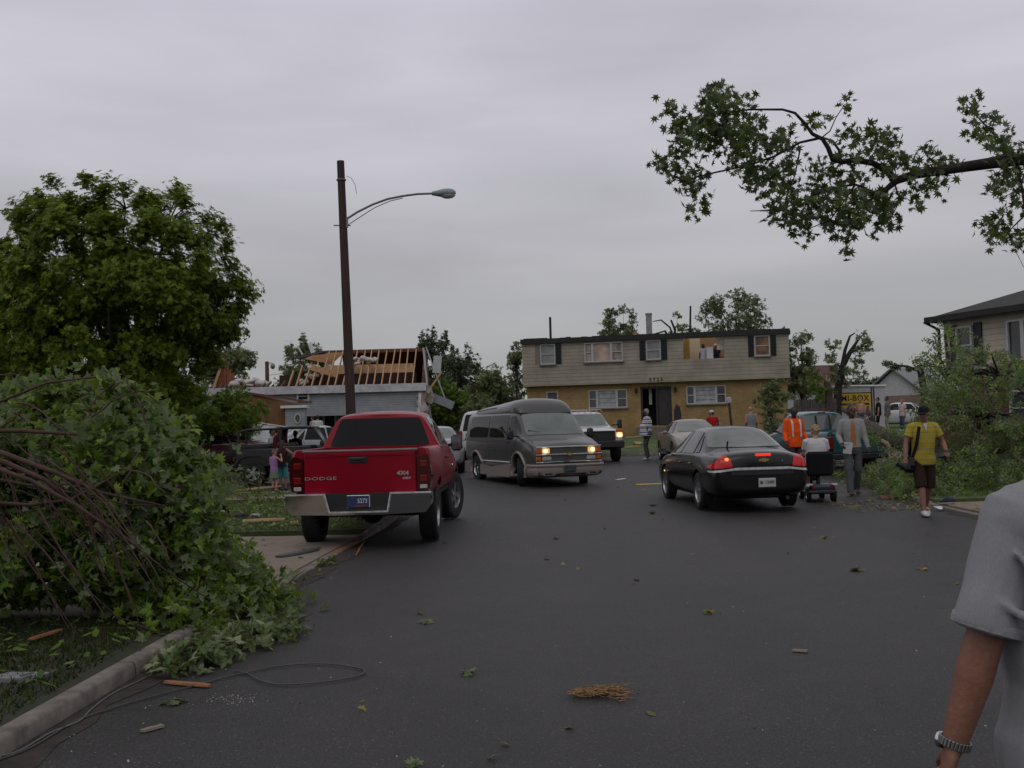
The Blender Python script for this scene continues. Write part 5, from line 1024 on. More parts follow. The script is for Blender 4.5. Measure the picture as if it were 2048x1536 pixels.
# ------------------------------------------------ beige house on the right
def beige_house():
    A = at(1900, 742, 38.5); t = thing('siding_house', 'beige sided two storey house with dark hip roof on the right', 'house', (A.x, 38.5, gz(A.x, 38.5)), R(-70)); g = gz(A.x, 38.5)
    # local +X runs along the street front towards the camera, -Y is the street side
    Wd, Dp = 13.0, 8.0; z1 = at(1900, 728, 38).z-g-.25; z2 = at(1884, 636, 38.5).z-g
    MB().box((Wd/2, Dp/2, z1/2), (Wd-.1, Dp-.6, z1)).build('brick_base', brick_mat('dark_red_brick', (.10, .045, .030), (.075, .035, .026), (.12, .09, .075)), t)
    MB().box((Wd/2, Dp/2-.2, (z1+z2)/2), (Wd, Dp, z2-z1)).build('siding_wall', M_sidingb, t)
    e = .42; rz_ = z2+1.5; h = Dp/2; v = [(-e, -.2-e, z2), (Wd+e, -.2-e, z2), (Wd+e, Dp-.2+e, z2), (-e, Dp-.2+e, z2), (h-.3, h-.2, rz_), (Wd-h, h-.2, rz_)]
    MB().add(v, [(0, 1, 5, 4), (1, 2, 5), (2, 3, 4, 5), (3, 0, 4), (3, 2, 1, 0)]).build('roof', M_roofdk, t, 10)
    MB().box((Wd/2, -.2-e-.02, z2-.06), (Wd+2*e, .12, .2)).box((-e-.02, Dp/2-.2, z2-.06), (.12, Dp+2*e, .2)).build('gutter', M_fascia, t)
    MB().tube([(-e+.05, -.75, z2-.12), (-.12, -.32, z2-.42), (-.12, -.3, z1-.0), (-.05, .1, z1-.5), (-.05, .1, .2)], .055, 8).build('downspout', M_fascia, t)
    window(t, .70, 1.45, z2-1.75, z2-.40, -.31, (), M_pane, True, .07, sill=False)
    for x in (.50, 1.66): MB().box((x, -.24, z2-1.05), (.34, .05, 1.45)).build('shutter', M_shut, t)
    window(t, 3.0, 5.2, z2-1.75, z2-.40, -.31, (.3,), [M_pane, mat('bluish_pane', (.09, .10, .11), .1, spec=.6)], False, .07, sill=False)
    window(t, 8.6, 9.6, z2-1.75, z2-.35, -.31, (), M_pane, True, .07, sill=False)
    MB().tube([(6.2, 3.2, rz_-.4), (6.2, 3.2, rz_+.35)], .07, 8).build('vent_pipe', M_fascia, t)
    window(t, 2.5, 4.4, .9, 2.1, .19, (.5,), M_pane, True, .07)
beige_house()
# ------------------------------------------------ far buildings, container, fence
def gable_house(name, label, px, y, w, d, h, rise, wallm, roofm, rz=0, gablem=None):
    x = at(px, 840, y).x; t = thing(name, label, 'house', (x, y, gz(x, y)), rz)
    MB().box((0, d/2, h/2), (w, d, h)).build('wall', wallm, t)
    for y0, y1 in ((-.02, .06), (d-.06, d+.02)): MB().prism([(-w/2, h), (w/2, h), (0, h+rise)], y0, y1, axis='y').build('gable', gablem or wallm, t)
    for s in (-1, 1):
        a = [(s*(w/2+.35), -.35, h-.1), (0, -.35, h+rise+.1), (0, d+.35, h+rise+.1), (s*(w/2+.35), d+.35, h-.1)]; MB().add(a+[(p, q, r+.12) for p, q, r in a], [(0, 1, 2, 3), (7, 6, 5, 4), (0, 1, 5, 4), (1, 2, 6, 5), (2, 3, 7, 6), (3, 0, 4, 7)]).build('roof', roofm, t)
    return t
M_slate = mat('grey_roof', (.20, .21, .22), .85, var=.12)
M_redroof = mat('red_brown_roof', (.085, .040, .034), .9, var=.2)
gable_house('garage_house', 'small pinkish brick garage with white gable and grey roof', 1790, 74, 4.2, 11, 2.0, 1.75, brick_mat('pink_brick', (.24, .15, .12), (.20, .12, .10), (.25, .18, .15)), M_slate, R(-42), mat('white_gable', (.44, .44, .46), .7))
gable_house('distant_house', 'long low house with a red brown roof behind the broken tree', 1668, 95, 9, 7, 3.0, 1.9, mat('pale_wall', (.36, .36, .37), .8), M_redroof, R(88))
gable_house('distant_house', 'low dark red roofed house between the grey van and the brick house', 1005, 84, 8, 7, 2.2, 1.7, mat('red_brick_far', (.09, .045, .035), .9), M_redroof, R(85))
p = at(1860, 812, 36); t = thing('red_shed', 'dark red shed half hidden by the fallen tree', 'shed', (p.x, 34, gz(p.x, 34))); MB().box((0, .8, 1.0), (1.0, 1.6, 2.0)).build('wall', mat('red_door_paint', (.095, .010, .014), .6, var=.2), t)
MB().prism([(-.62, 1.98), (.62, 1.98), (0, 2.2)], -.1, 1.7, axis='y').build('roof', M_roofdk, t); MB().box((0, -.02, 1.3), (.95, .05, .05)).build('cross_rail', mat('pale_red', (.20, .05, .05), .6), t)
def container():
    y = 59.5; a, b = at(1656, 800, y), at(1771, 800, y); t = thing('storage_container', 'white storage container with a yellow and black MI-BOX sign', 'container', ((a.x+b.x)/2, y, gz(19, y)+.02), R(0)); w = b.x-a.x; h = at(1712, 773, y).z-t.location.z
    MB().box((0, 1.2, h/2), (w, 2.4, h)).build('box', mat('white_container', (.40, .40, .42), .5, var=.08), t)
    r = MB().tube([(-w/2-.05, -.03, h), (-w/6, -.03, h+.04), (w/6, -.03, h+.02), (w/2+.05, -.03, h)], .06, 6).box((0, 1.2, h+.02), (w+.1, 2.5, .05)); r.build('roof_rim', M_white, t)
    for x in (w*.26, w*.30): MB().box((x, -.02, h/2), (.05, .05, h-.1)).build('door_bar', M_black, t)
    x0, x1 = at(1676, 800, y).x-t.location.x, at(1743, 800, y).x-t.location.x; z1, z0 = at(1710, 785, y).z-t.location.z, at(1710, 822, y).z-t.location.z
    s = MB().box(((x0+x1)/2, -.03, (z0+z1)/2), (x1-x0, .04, z1-z0)).build('sign', M_black, t)
    xc = (x0+x1)/2; ym = mat('sign_yellow', (.56, .33, .015), .6, var=.05); hh = z1-z0
    MB().box((xc, -.055, (z0+z1)/2), (x1-x0-.12, .02, hh-.12)).build('sign_face', ym, s)
    text('lettering', 'MI-BOX', .47, M_black, s, Matrix.Translation((xc, -.07, z1-.33)) @ FACE_REAR, .006, .92, .006)
    MB().box((xc, -.07, z1-.64), (x1-x0-.3, .012, .12)).build('black_band', M_black, s)
    text('lettering', 'MOVING & STORAGE', .10, M_white, s, Matrix.Translation((xc, -.08, z1-.64)) @ FACE_REAR, .004, 1.0)
container()
p0, p1 = at(1590, 815, 56), at(1676, 815, 57); t = thing('board_fence', 'dark upright board fence left of the white container', 'fence', (p0.x, 56, gz(p0.x, 56)), math.atan2(1, p1.x-p0.x))
f = MB(); L_ = (p1-p0).length
for i in range(int(L_/.16)): f.box((i*.16, 0, .95), (.13, .03, 1.85+.06*random.random()))
f.build('boards', mat('weathered_boards', (.085, .075, .070), .9, var=.35, scale=2), t); MB().box((L_/2, .05, .5), (L_, .05, .1)).box((L_/2, .05, 1.5), (L_, .05, .1)).build('rails', M_brown, t)
# ------------------------------------------------ poles and lamps
def lamp_pole():
    y = 33.5; b = at(705, 840, y); tp = at(681, 322, y); g = gz(b.x, y); t = thing('street_lamp', 'leaning wooden pole with a curved arm street lamp behind the red truck', 'street lamp', (b.x, y, g))
    top = Vector((tp.x-b.x, 0, tp.z-g)); pole = mat('creosote_wood', (.046, .027, .023), .9, var=.3, scale=3, stretch=(6, 6, .4), bump=.5); dn = Vector((0, 0, 0))-top
    MB().tube([Vector((0, 0, -.2)), top*.5, top], [.165, .14, .115], 14).build('pole', pole, t, 50)
    a0 = at(693, 437, y)-Vector((b.x, y, g)); pts = [Vector(at(px, py, y-.12))-Vector((b.x, y, g)) for px, py in ((693, 438), (715, 424), (745, 409), (775, 398), (805, 392), (835, 388), (864, 387))]
    for p in pts: p.y = -.12
    MB().tube(pts, [.035]*7, 8).build('lamp_arm', M_alu_dull, t, 60)
    p2 = [Vector(at(px, py, y-.12))-Vector((b.x, y, g)) for px, py in ((693, 452), (720, 434), (750, 415), (780, 402), (806, 396))]
    for p in p2: p.y = -.12
    MB().tube(p2, .014, 6).build('arm_brace', M_alu_dull, t); MB().bar((pts[0].x+.02, -.12, pts[0].z+.05), (p2[0].x+.02, -.12, p2[0].z-.05), .07, .06).build('bracket', M_alu_dull, t)
    h0, h1 = pts[-1], Vector(at(912, 387, y))-Vector((b.x, y, g)); h1.y = -.12
    d = h1-h0; rr = [.06, .075, .105, .135, .14, .11, .04]; k = [0, .12, .3, .5, .7, .9, 1.0]
    MB().tube([h0+d*q for q in k], [(r*1.3, r) for r in rr], 14).build('lamp_head', mat('lamp_grey_green', (.20, .25, .25), .5, var=.1), t, 50)
    MB().ell(h0+d*.66+Vector((0, 0, -.07)), (.24, .16, .11)).build('lamp_glass', M_lens, t)
    w0 = Vector(at(693, 352, y))-Vector((b.x, y, g)); w1 = Vector(at(713, 388, y))-Vector((b.x, y, g)); MB().tube([w0, w0+Vector((.16, 0, -.08)), w0+Vector((.27, 0, -.3)), w1], .008, 5).build('loose_wire', M_black, t)
    for z, r in ((.94, .135), (.155, .17)): MB().lathe([(r, -.02), (r+.02, -.02), (r+.02, .02), (r, .02)], 16, Matrix.Translation(top*z)).build('metal_band', M_alu_dull, t)
    MB().box(top*.156+Vector((.2, -.1, .05)), (.12, .12, .12)).build('junction_box', M_alu_dull, t)
    MB().bar(top*.795+Vector((-.28, -.1, 0)), top*.795+Vector((.25, -.1, -.02)), .03).build('bolt', M_black, t)
M_alu_dull = mat('galvanised_steel', (.17, .16, .165), .5, .5, var=.2)
lamp_pole()
y = 78; b = at(535, 790, y); tp = at(535, 723, y); g = gz(b.x, y); t = thing('utility_pole', 'distant wooden pole with a small lamp left of the bare rafters', 'utility pole', (b.x, y, g)); hz = tp.z-g
MB().tube([(0, 0, -.2), (0, 0, hz)], [.17, .14], 8).build('pole', M_brown, t); MB().tube([(0, 0, hz-.3), (.25, 0, hz-.1), (.42, 0, hz-.15)], .03, 6).ell((.42, 0, hz-.35), (.17, .17, .22)).build('lamp', M_alu_dull, t)
MB().tube([(.1, 0, hz-1), (1.2, 0, hz-.9), (2.6, .5, hz-1.7)], .015, 5).build('wire', M_black, t)
y = 47; b = at(1466, 855, y); g = gz(b.x, y); t = thing('lamp_post', 'black lamp post leaning over in front of the brick house', 'lamp post', (b.x, y, g+.1)); tp = Vector(at(1458, 806, y))-Vector(t.location)
MB().tube([(0, 0, -.1), tp], .05, 8).build('post', M_black, t); MB().box(tp+Vector((0, 0, .12)), (.2, .2, .26), Matrix.Rotation(R(-9), 4, 'Y'), bev=.03).build('lantern', mat('lantern_glass', (.38, .38, .4), .4), t)
# ---------------------------------------------------------------- people (local: facing +Y, z 0 under the soles)
SK_W = mat('skin_pale', (.36, .19, .13), .55, var=.08, scale=8); SK_T = mat('skin_tanned', (.205, .092, .058), .55, var=.16, scale=14, bump=.12, bscale=90); SK_B = mat('skin_brown', (.075, .034, .022), .5, var=.12, scale=8); SK_D = mat('skin_dark', (.030, .016, .012), .5, var=.1, scale=8)
H_DK = mat('hair_dark', (.010, .008, .007), .7, var=.3, scale=30); H_BR = mat('hair_brown', (.028, .013, .009), .7, var=.35, scale=30); H_BL = mat('hair_blond', (.30, .20, .105), .75, var=.3, scale=30, bump=.6); H_GR = mat('hair_grey', (.22, .21, .21), .8, var=.25, scale=30)
def cloth(name, c, var=.08, scale=5, bump=.25): return mat(name, c, .9, var=var, scale=scale, bump=bump, bscale=90, spec=.2)
C_WHITE = cloth('white_cotton', (.46, .45, .46)); C_BLACK = cloth('black_cloth', (.010, .010, .012)); C_DGREY = cloth('dark_grey_cloth', (.045, .047, .052), .15); C_JEAN = cloth('blue_denim', (.060, .075, .115), .2)
C_SHOE = mat('shoe_white', (.44, .44, .45), .6, var=.3, scale=12); C_SHOEB = mat('shoe_dark', (.022, .014, .012), .5); C_SHOER = mat('shoe_brown', (.060, .022, .016), .45)
M_EYE = mat('eye_dark', (.012, .010, .010), .2); M_LIP = mat('lip', (.16, .06, .05), .5)
def ik(S, T, a, b, hint):
    S, T = Vector(S), Vector(T); d = T-S; L_ = min(d.length, (a+b)*.999); d = d.normalized(); x = (a*a-b*b+L_*L_)/(2*L_); h = math.sqrt(max(0, a*a-x*x)); n = Vector(hint)-d*Vector(hint).dot(d)
    n = n.normalized() if n.length > 1e-5 else Vector((0, -1, 0)); return S+d*x+n*h, S+d*L_
def remesh(mb, vox, it=2, noise=0):
    me = mb.mesh(); mods = [('REMESH', dict(mode='VOXEL', voxel_size=vox)), ('SMOOTH', dict(factor=.5, iterations=it))]
    if noise:
        tx = bpy.data.textures.new('folds', 'CLOUDS'); tx.noise_scale = .13; tx.noise_depth = 0; mods.append(('DISPLACE', dict(texture=tx, strength=noise, mid_level=.5)))
    me = bake(me, mods); return me
def hand(mb, W, d, up, s, side, r, curl=.5):
    """palm, four fingers of unequal length, thumb; d = pointing direction, up = back of hand normal"""
    d = d.normalized(); up = (up-d*up.dot(d)).normalized(); x = d.cross(up)*side
    P = W+d*.05*s; mb.tube([W-d*.01*s, W+d*.03*s, W+d*.085*s], [(.030*s, .020*s), (.042*s, .017*s), (.040*s, .013*s)], 10)
    for i, (o, l) in enumerate(((-.029, .066), (-.010, .076), (.010, .070), (.028, .055))):
        b = W+d*.075*s+x*o*s; c = curl*(.8+.15*i); k = b+(d*math.cos(c*.5)-up*math.sin(c*.5))*l*.5*s; e = k+(d*math.cos(c*1.5)-up*math.sin(c*1.5))*l*.5*s
        mb.tube([b-d*.015*s, b, k, e], [r, r, r*.92, r*.78], 8)
    b = W+d*.025*s-x*.03*s; k = b+(d*.6-x*.7-up*.25)*.045*s; e = k+(d*.9-x*.2-up*.3)*.035*s; mb.tube([W+d*.012*s-x*.01*s, b, k, e], [r*1.25, r*1.25, r*1.05, r*.85], 8)
def person(label, loc, rz, H=1.75, skin=SK_W, shirt=None, sleeve='short', pants=None, leg='long', shoes=C_SHOE, hair=H_DK, hairstyle='short', fat=1.0, lh=(-.06, .03, -.54), rh=(.06, .03, -.54), lf=(-.10, 0, .085), rf=(.10, 0, .085), hipz=None, lean=0, yaw=0, pitch=0, roll=0, vox=.013, group=None, cap=None, tucked=False, face=True, curl=.5, noise=0, elb=(0, -1, -.2), lknee=(0, 1, 0), rknee=(0, 1, 0), toes=(0, 0), lelb=None, relb=None, shorts_r=.088, hem=-.10, lhd=None, rhd=None, folds=()):
    t = thing('person', label, 'person', loc, rz, group); s = H/1.75; hz = hipz if hipz is not None else .925*s; T = Matrix.Translation((0, 0, hz)) @ Matrix.Rotation(-lean, 4, 'X'); V = Vector
    def tp(x, y, z): return T @ V((x*s, y*s, z*s))
    Sh = {-1: tp(-.175*(1+.25*(fat-1)), -.01, .505), 1: tp(.175*(1+.25*(fat-1)), -.01, .505)}; Hp = {-1: V((-.095*s, 0, hz)), 1: V((.095*s, 0, hz))}
    A = {}
    for sd, off_, hint in ((-1, lh, lelb or elb), (1, rh, relb or elb)):
        e, w_ = ik(Sh[sd], Sh[sd]+V(off_)*s, .285*s, .255*s, V(hint)); A[sd] = (Sh[sd], e, w_)
    Lg = {}
    for sd, f, hint in ((-1, lf, lknee), (1, rf, rknee)):
        k, a = ik(Hp[sd], V(f)*s, .435*s, .42*s, V(hint)); Lg[sd] = (Hp[sd], k, a)
    NB = tp(0, -.005, .56); HC = tp(0, .02, .56)+Matrix.Rotation(-lean*.5, 3, 'X') @ V((0, .015*s, .155*s)); HM = Matrix.Translation(HC) @ Matrix.Rotation(yaw, 4, 'Z') @ Matrix.Rotation(-pitch, 4, 'X') @ Matrix.Rotation(roll, 4, 'Y') @ Matrix.Scale(s, 4)
    def torso(mb, g, z0=-.08, top=True):
        R_ = [(-.10, .165, .115), (0, .168, .12), (.12, .150, .108), (.24, .160, .115), (.38, .178, .12), (.46, .172, .108), (.52, .135, .085), (.56, .075, .065)]
        rings = []
        for z, a, b in R_:
            if z < z0-.001: continue
            k = 1+(fat-1)*(1.15 if z < .3 else .5); by = (fat-1)*.10 if z < .3 else 0
            rings.append([tp(math.cos(2*math.pi*i/20)*(a*k+g), by+math.sin(2*math.pi*i/20)*(b*(k*1.08 if z < .3 else k)+g), z) for i in range(20)])
        mb.loft(rings)
    # ---- body, one continuous surface
    b = MB(); torso(b, -.012); b.tube([tp(0, -.01, .50), NB+V((0, .01*s, .02*s)), HC+V((0, -.012*s, -.06*s))], [.062*s, .056*s, .054*s], 12)
    b.ell((0, -.006, .02), (.074, .094, .100), HM.copy() if False else None) if False else None
    def hd(mb, c, r): mb.ell((0, 0, 0), r, HM @ Matrix.Translation(c))
    hd(b, (0, -.006, .022), (.075, .095, .098)); hd(b, (0, .020, -.040), (.058, .068, .075)); hd(b, (0, .066, -.082), (.026, .022, .022)); hd(b, (0, .098, -.014), (.013, .022, .020)); hd(b, (0, .085, .008), (.010, .018, .026))
    for sd in (-1, 1): hd(b, (sd*.077, -.006, -.008), (.012, .024, .032))
    fr_ = max(.0088*s, vox*.80)
    for sd in (-1, 1):
        S, e, w_ = A[sd]; fa = (.85+.15*fat)
        b.tube([S+V((-sd*.03*s, 0, .01)), S, S.lerp(e, .5), e, e.lerp(w_, .35), w_], [.05*s, .053*s*fa, .046*s*fa, .040*s*fa, .041*s*fa, .027*s], 12)
        d_ = (w_-e).normalized(); D2 = V(lhd) if sd < 0 and lhd else (V(rhd) if sd > 0 and rhd else d_); up = V((sd*1.0, 0, .15)) if not ((lhd and sd < 0) or (rhd and sd > 0)) else V((0, .2, 1)); up = up-D2*up.dot(D2)*.99; hand(b, w_, D2, up, s, sd, fr_, curl)
        h, k, a = Lg[sd]; b.tube([h, h.lerp(k, .5), k, k.lerp(a, .3), a.lerp(k, .12), a], [.088*s*fa, .072*s*fa, .053*s, .056*s*fa, .038*s, .036*s], 12)
        b.ell((a.x, a.y+.04*s, max(.035, a.z-.045*s)), (.036*s, .09*s, .032*s))
    me = remesh(b, vox, 3); me.name = 'body'; me.materials.append(skin); smooth(me, 180); bo = link('body', me, None, t)
    # ---- clothing
    if pants:
        q = MB(); fa = (.85+.15*fat)
        if leg == 'skirt':
            q.loft([[tp(math.cos(2*math.pi*i/20)*a, math.sin(2*math.pi*i/20)*bb, 0) + V((0, 0, z*s)) for i in range(20)] for z, a, bb in ((.07, .15, .11), (-.05, .18, .14), (-.38, .23, .19))])
        else:
            torso_r = []
            for z, a, bb in ((-.13, .15, .105), (-.05, .178*(1+(fat-1)*1.1), .128*(1+(fat-1)*1.1)), (.06, .168*(1+(fat-1)*1.1), .125*(1+(fat-1)*1.1)), (.09, .155*fat, .112*fat)): torso_r.append([tp(math.cos(2*math.pi*i/18)*a, math.sin(2*math.pi*i/18)*bb+(fat-1)*.06, z) for i in range(18)])
            q.loft(torso_r)
            for sd in (-1, 1):
                h, k, a = Lg[sd]
                if leg == 'long': q.tube([h+V((0, 0, .03)), h.lerp(k, .5), k, k.lerp(a, .5), a+V((0, 0, -.03*s))], [.098*s*fa, .086*s*fa, .072*s, .068*s, .066*s], 12)
                else: q.tube([h+V((0, 0, .03)), h.lerp(k, .5), k+(a-k)*(.12 if leg == 'short' else -.2)], [.10*s*fa, .094*s*fa, shorts_r*s], 12)
        me = remesh(q, vox*.9, 2, noise*.7); me.materials.append(pants); smooth(me, 70); link('skirt' if leg == 'skirt' else ('shorts' if leg == 'short' else 'trousers'), me, None, t)
    if shirt:
        q = MB(); torso(q, .014, 0.0 if tucked else hem)
        for sd in (-1, 1):
            S, e, w_ = A[sd]
            if sleeve == 'none': continue
            q.tube([NB+V((0, 0, -.03*s)), NB.lerp(S, .5)+V((0, 0, -.012*s)), S+V((0, 0, -.012*s))], [.052*s, .060*s, (.080 if folds else .066)*s], 14); er = (.086 if folds else .073)*s; q.ell(S+V((sd*(-.006 if folds else .002), 0, (-.022 if folds else -.016)*s)), (er, er, er))
            if folds and sd < 0:
                for f_ in folds: q.tube([S+V(p_) for p_ in f_], [.006]+[.0125]*(len(f_)-2)+[.005], 8)
            if sleeve == 'long': q.tube([S+V((-sd*.04*s, 0, .01)), S, S.lerp(e, .5), e, e.lerp(w_, .5), e.lerp(w_, .97)], [.07*s, .073*s, .065*s, .060*s, .053*s, .042*s], 14)
            else:
                kk = .95 if sleeve == 'half' else .62; q.tube([S+V((-sd*.05*s, 0, .01)), S, S.lerp(e, .4), S.lerp(e, kk)], [.07*s, .075*s, .072*s, .072*s*(.9+.1*fat)], 16)
        me = remesh(q, vox*.9, 10 if noise > .015 else 3, noise); me.materials.append(shirt); smooth(me, 75); so_ = link('shirt', me, None, t)
    if shoes:
        for sd in (-1, 1):
            a = Lg[sd][2]; zb = a.z-.085*s; pt = toes[0 if sd < 0 else 1]; q = MB(); q.tube([(0, -.075, .045), (0, -.05, .05), (0, .03, .05), (0, .12, .035), (0, .17, .028), (0, .185, .024)], [(.028, .038), (.038, .05), (.042, .05), (.045, .036), (.036, .027), (.012, .012)], 12)
            for i, v in enumerate(q.v): q.v[i] = (v[0], v[1], max(0, v[2]))
            M = Matrix.Translation((a.x, a.y, a.z)) @ Matrix.Rotation(pt, 4, 'X') @ Matrix.Translation((0, 0, -.085*s)) @ Matrix.Scale(s, 4); q2 = MB().add(q.v, q.f, M); sh_ = q2.build('shoe', shoes, t, 60)
            if shoes is C_SHOE: MB().add(*(lambda w: (w.v, w.f))(MB().box((0, .055, .012), (.086, .25, .02), bev=.008)), M).build('sole', C_SHOEB, sh_)
    # ---- head
    if hair and hairstyle != 'bald':
        q = MB(); hd(q, (0, -.020, .034), (.081, .094, .096))
        if hairstyle in ('short', 'curly'): hd(q, (0, -.045, -.005), (.074, .062, .075))
        if hairstyle == 'long':
            hd(q, (0, -.05, -.02), (.084, .06, .10)); q.tube([HM @ V((0, -.05, .02)), HM @ V((0, -.075, -.12)), HM @ V((0, -.085, -.28))], [(.085*s, .06*s), (.10*s, .05*s), (.075*s, .035*s)], 12)
        if hairstyle == 'curly':
            rg = random.Random(5)
            for _ in range(60):
                a, e_ = rg.uniform(0, 6.28), rg.uniform(-.2, 1.5); c = (math.cos(a)*math.cos(e_)*.082, math.sin(a)*math.cos(e_)*.095-.022, math.sin(e_)*.098+.03)
                if c[1] > .045 and c[2] < .075: continue
                hd(q, c, (.018, .018, .018))
        me = remesh(q, max(.008, vox*.7), 1); me.materials.append(hair); smooth(me, 80); link('hair', me, None, t)
    if cap:
        q = MB(); hd(q, (0, -.012, .055), (.087, .104, .075)); q.add(*(lambda w: (w.v, w.f))(MB().prism([(math.cos(a)*.078, math.sin(a)*.10*1.0) for a in [math.pi*i/12 for i in range(13)]], -.006, .006)), HM @ Matrix.Translation((0, .068, .045)) @ Matrix.Rotation(R(-12), 4, 'X'))
        q.build('cap', cap, t, 50)
    if face:
        for sd in (-1, 1):
            q = MB(); hd(q, (sd*.031, .084, .008), (.013, .008, .007)); q.build('eye', M_EYE, t); q = MB(); hd(q, (sd*.031, .087, .028), (.019, .007, .005)); q.build('eyebrow', hair if hair else H_DK, t)
        q = MB(); hd(q, (0, .085, -.052), (.022, .007, .006)); q.build('mouth', M_LIP, t)
    return t, dict(A=A, L=Lg, HM=HM, T=T, s=s, tp=tp)
def spot(px, d, dz=0): x = at(px, 840, d).x; return (x, d, gz(x, d)+dz)
def stripes(name, base, cols, period, axis=2):
    """printed horizontal bands: cols = [(start, end, colour)] as fractions of the period"""
    m = cloth(name, base); t = m.node_tree; n = t.nodes.new; l = t.links.new; b = t.nodes['Principled BSDF']; tcn = n('ShaderNodeTexCoord'); sp = n('ShaderNodeSeparateXYZ'); l(tcn.outputs['Object'], sp.inputs[0])
    d = n('ShaderNodeMath'); d.operation = 'DIVIDE'; l(sp.outputs[axis], d.inputs[0]); d.inputs[1].default_value = period; f = n('ShaderNodeMath'); f.operation = 'FRACT'; l(d.outputs[0], f.inputs[0])
    r = n('ShaderNodeValToRGB'); r.color_ramp.interpolation = 'CONSTANT'; r.color_ramp.elements[0].color = (*base, 1); r.color_ramp.elements.remove(r.color_ramp.elements[1])
    for a, e_, c in cols:
        q = r.color_ramp.elements.new(a); q.color = (*c, 1); q = r.color_ramp.elements.new(e_); q.color = (*base, 1)
    l(f.outputs[0], r.inputs[0]); l(r.outputs[0], b.inputs['Base Color']); return m
# ------------------------------------------------ man with the tie, walking towards the camera
loc = spot(1703, 22.4, .0)
t, J = person('man in pale grey shirt and orange tie walking with white papers in his hand', loc, R(172), 1.86, SK_B, cloth('pale_grey_shirt', (.25, .255, .25), .08), 'long', cloth('charcoal_trousers', (.075, .082, .088), .2), 'long', C_SHOER, H_DK, 'short', 1.0,
    rh=(.05, .20, -.43), lh=(-.10, .10, -.52), lf=(-.085, -.22, .13), rf=(.10, .20, .085), yaw=R(16), pitch=R(-8), vox=.010, tucked=True, noise=.012, toes=(R(-14), 0), relb=(.5, -1, -.2))
tp = J['tp']; q = MB(); q.loft([[tp(-w_, y, z), tp(w_, y, z), tp(w_, y+.008, z), tp(-w_, y+.008, z)] for z, w_, y in ((.535, .022, .108), (.50, .020, .118), (.40, .036, .134), (.24, .044, .132), (.06, .050, .132), (.02, .0, .130))]); q.build('tie', mat('orange_tie', (.30, .115, .018), .5, var=.1), t)
q = MB().loft([[tp(math.cos(a)*.164, math.sin(a)*.128, z) for a in [2*math.pi*i/20 for i in range(20)]] for z in (-.0, .035)], True, False); q.build('belt', C_SHOEB, t)
w_ = J['A'][1][2]; pr = thing('papers', 'folded white papers held by the man with the orange tie', 'papers', loc, R(172)); MB().box(w_+Vector((-.10, .075, -.08)), (.17, .006, .24), Matrix.Rotation(R(-8), 4, 'Y') @ Matrix.Rotation(R(-15), 4, 'X')).build('sheet', mat('paper_white', (.62, .62, .66), .8, var=.02), pr)
MB().bar(w_+Vector((-.02, .09, -.02)), w_+Vector((-.12, .10, .0)), .008).build('pen', M_black, pr)
# ------------------------------------------------ photographer
loc = spot(1843, 17.75); yel = stripes('yellow_striped_knit', (.34, .275, .035), [(.30, .335, (.075, .07, .10)), (.335, .375, (.38, .34, .20)), (.82, .855, (.10, .09, .10))], .175)
t, J = person('photographer in yellow striped polo shirt and black cap looking down as he walks', loc, R(178), 1.80, SK_T, yel, 'short', cloth('dark_brown_shorts', (.024, .014, .010), .2), 'short', C_SHOE, H_DK, 'short', 1.06,
    rh=(.15, .10, -.50), lh=(-.11, .19, -.42), lf=(-.075, -.20, .125), rf=(.085, .20, .085), lean=R(7), yaw=R(-34), pitch=R(13), vox=.010, cap=C_BLACK, noise=.014, toes=(R(-18), 0), lelb=(-.5, -1, 0), relb=(.7, -1, 0), shorts_r=.094, hem=-.13)
tp = J['tp']; q = MB(); pts = [tp(.07, -.02, .555), tp(.10, .10, .50), tp(.13, .135, .36), tp(.155, .12, .2), tp(.19, .06, .02), tp(.215, .05, -.08)]; q.tube(pts, [(.026, .010)]*6, 8); q.tube([tp(.07, -.02, .555), tp(.09, -.11, .45), tp(.15, -.13, .25), tp(.2, -.05, .0)], [(.026, .010)]*4, 8); q.build('bag_strap', C_BLACK, t)
MB().loft([[tp(-.03, .085, .565), tp(.03, .085, .565), tp(.0, .145, .44)], [tp(-.03, .09, .572), tp(.03, .09, .572), tp(0, .15, .445)]]).build('collar', C_WHITE, t)
for a, z0 in ((J['A'][-1][2], 0),): MB().tube([a+Vector((0, -.0, .025)), a+Vector((0, .0, .05))], [.036, .037], 14).build('wristwatch', M_chrome, t)
w_ = J['A'][1][2]; cm = thing('camera', 'black camera carried in the photographer right hand', 'camera', loc, R(178)); c = w_+Vector((.02, .04, -.13)); MB().box(c, (.15, .09, .11), bev=.02).build('body', M_black, cm); MB().lathe([(.001, .0), (.040, 0), (.042, .10), (.048, .16), (.001, .16)], 16, Matrix.Translation(c+Vector((.02, .03, -.01))) @ Matrix.Rotation(R(60), 4, 'Y')).build('lens', M_black, cm)
bg = thing('camera_bag', 'black shoulder bag hanging at the photographer hip', 'bag', loc, R(178)); MB().box(tp(.235, .03, -.10), (.14, .20, .26), bev=.04).build('pouch', C_BLACK, bg); MB().box(tp(.235, .14, -.04), (.12, .03, .14), bev=.02).build('flap', M_black, bg)
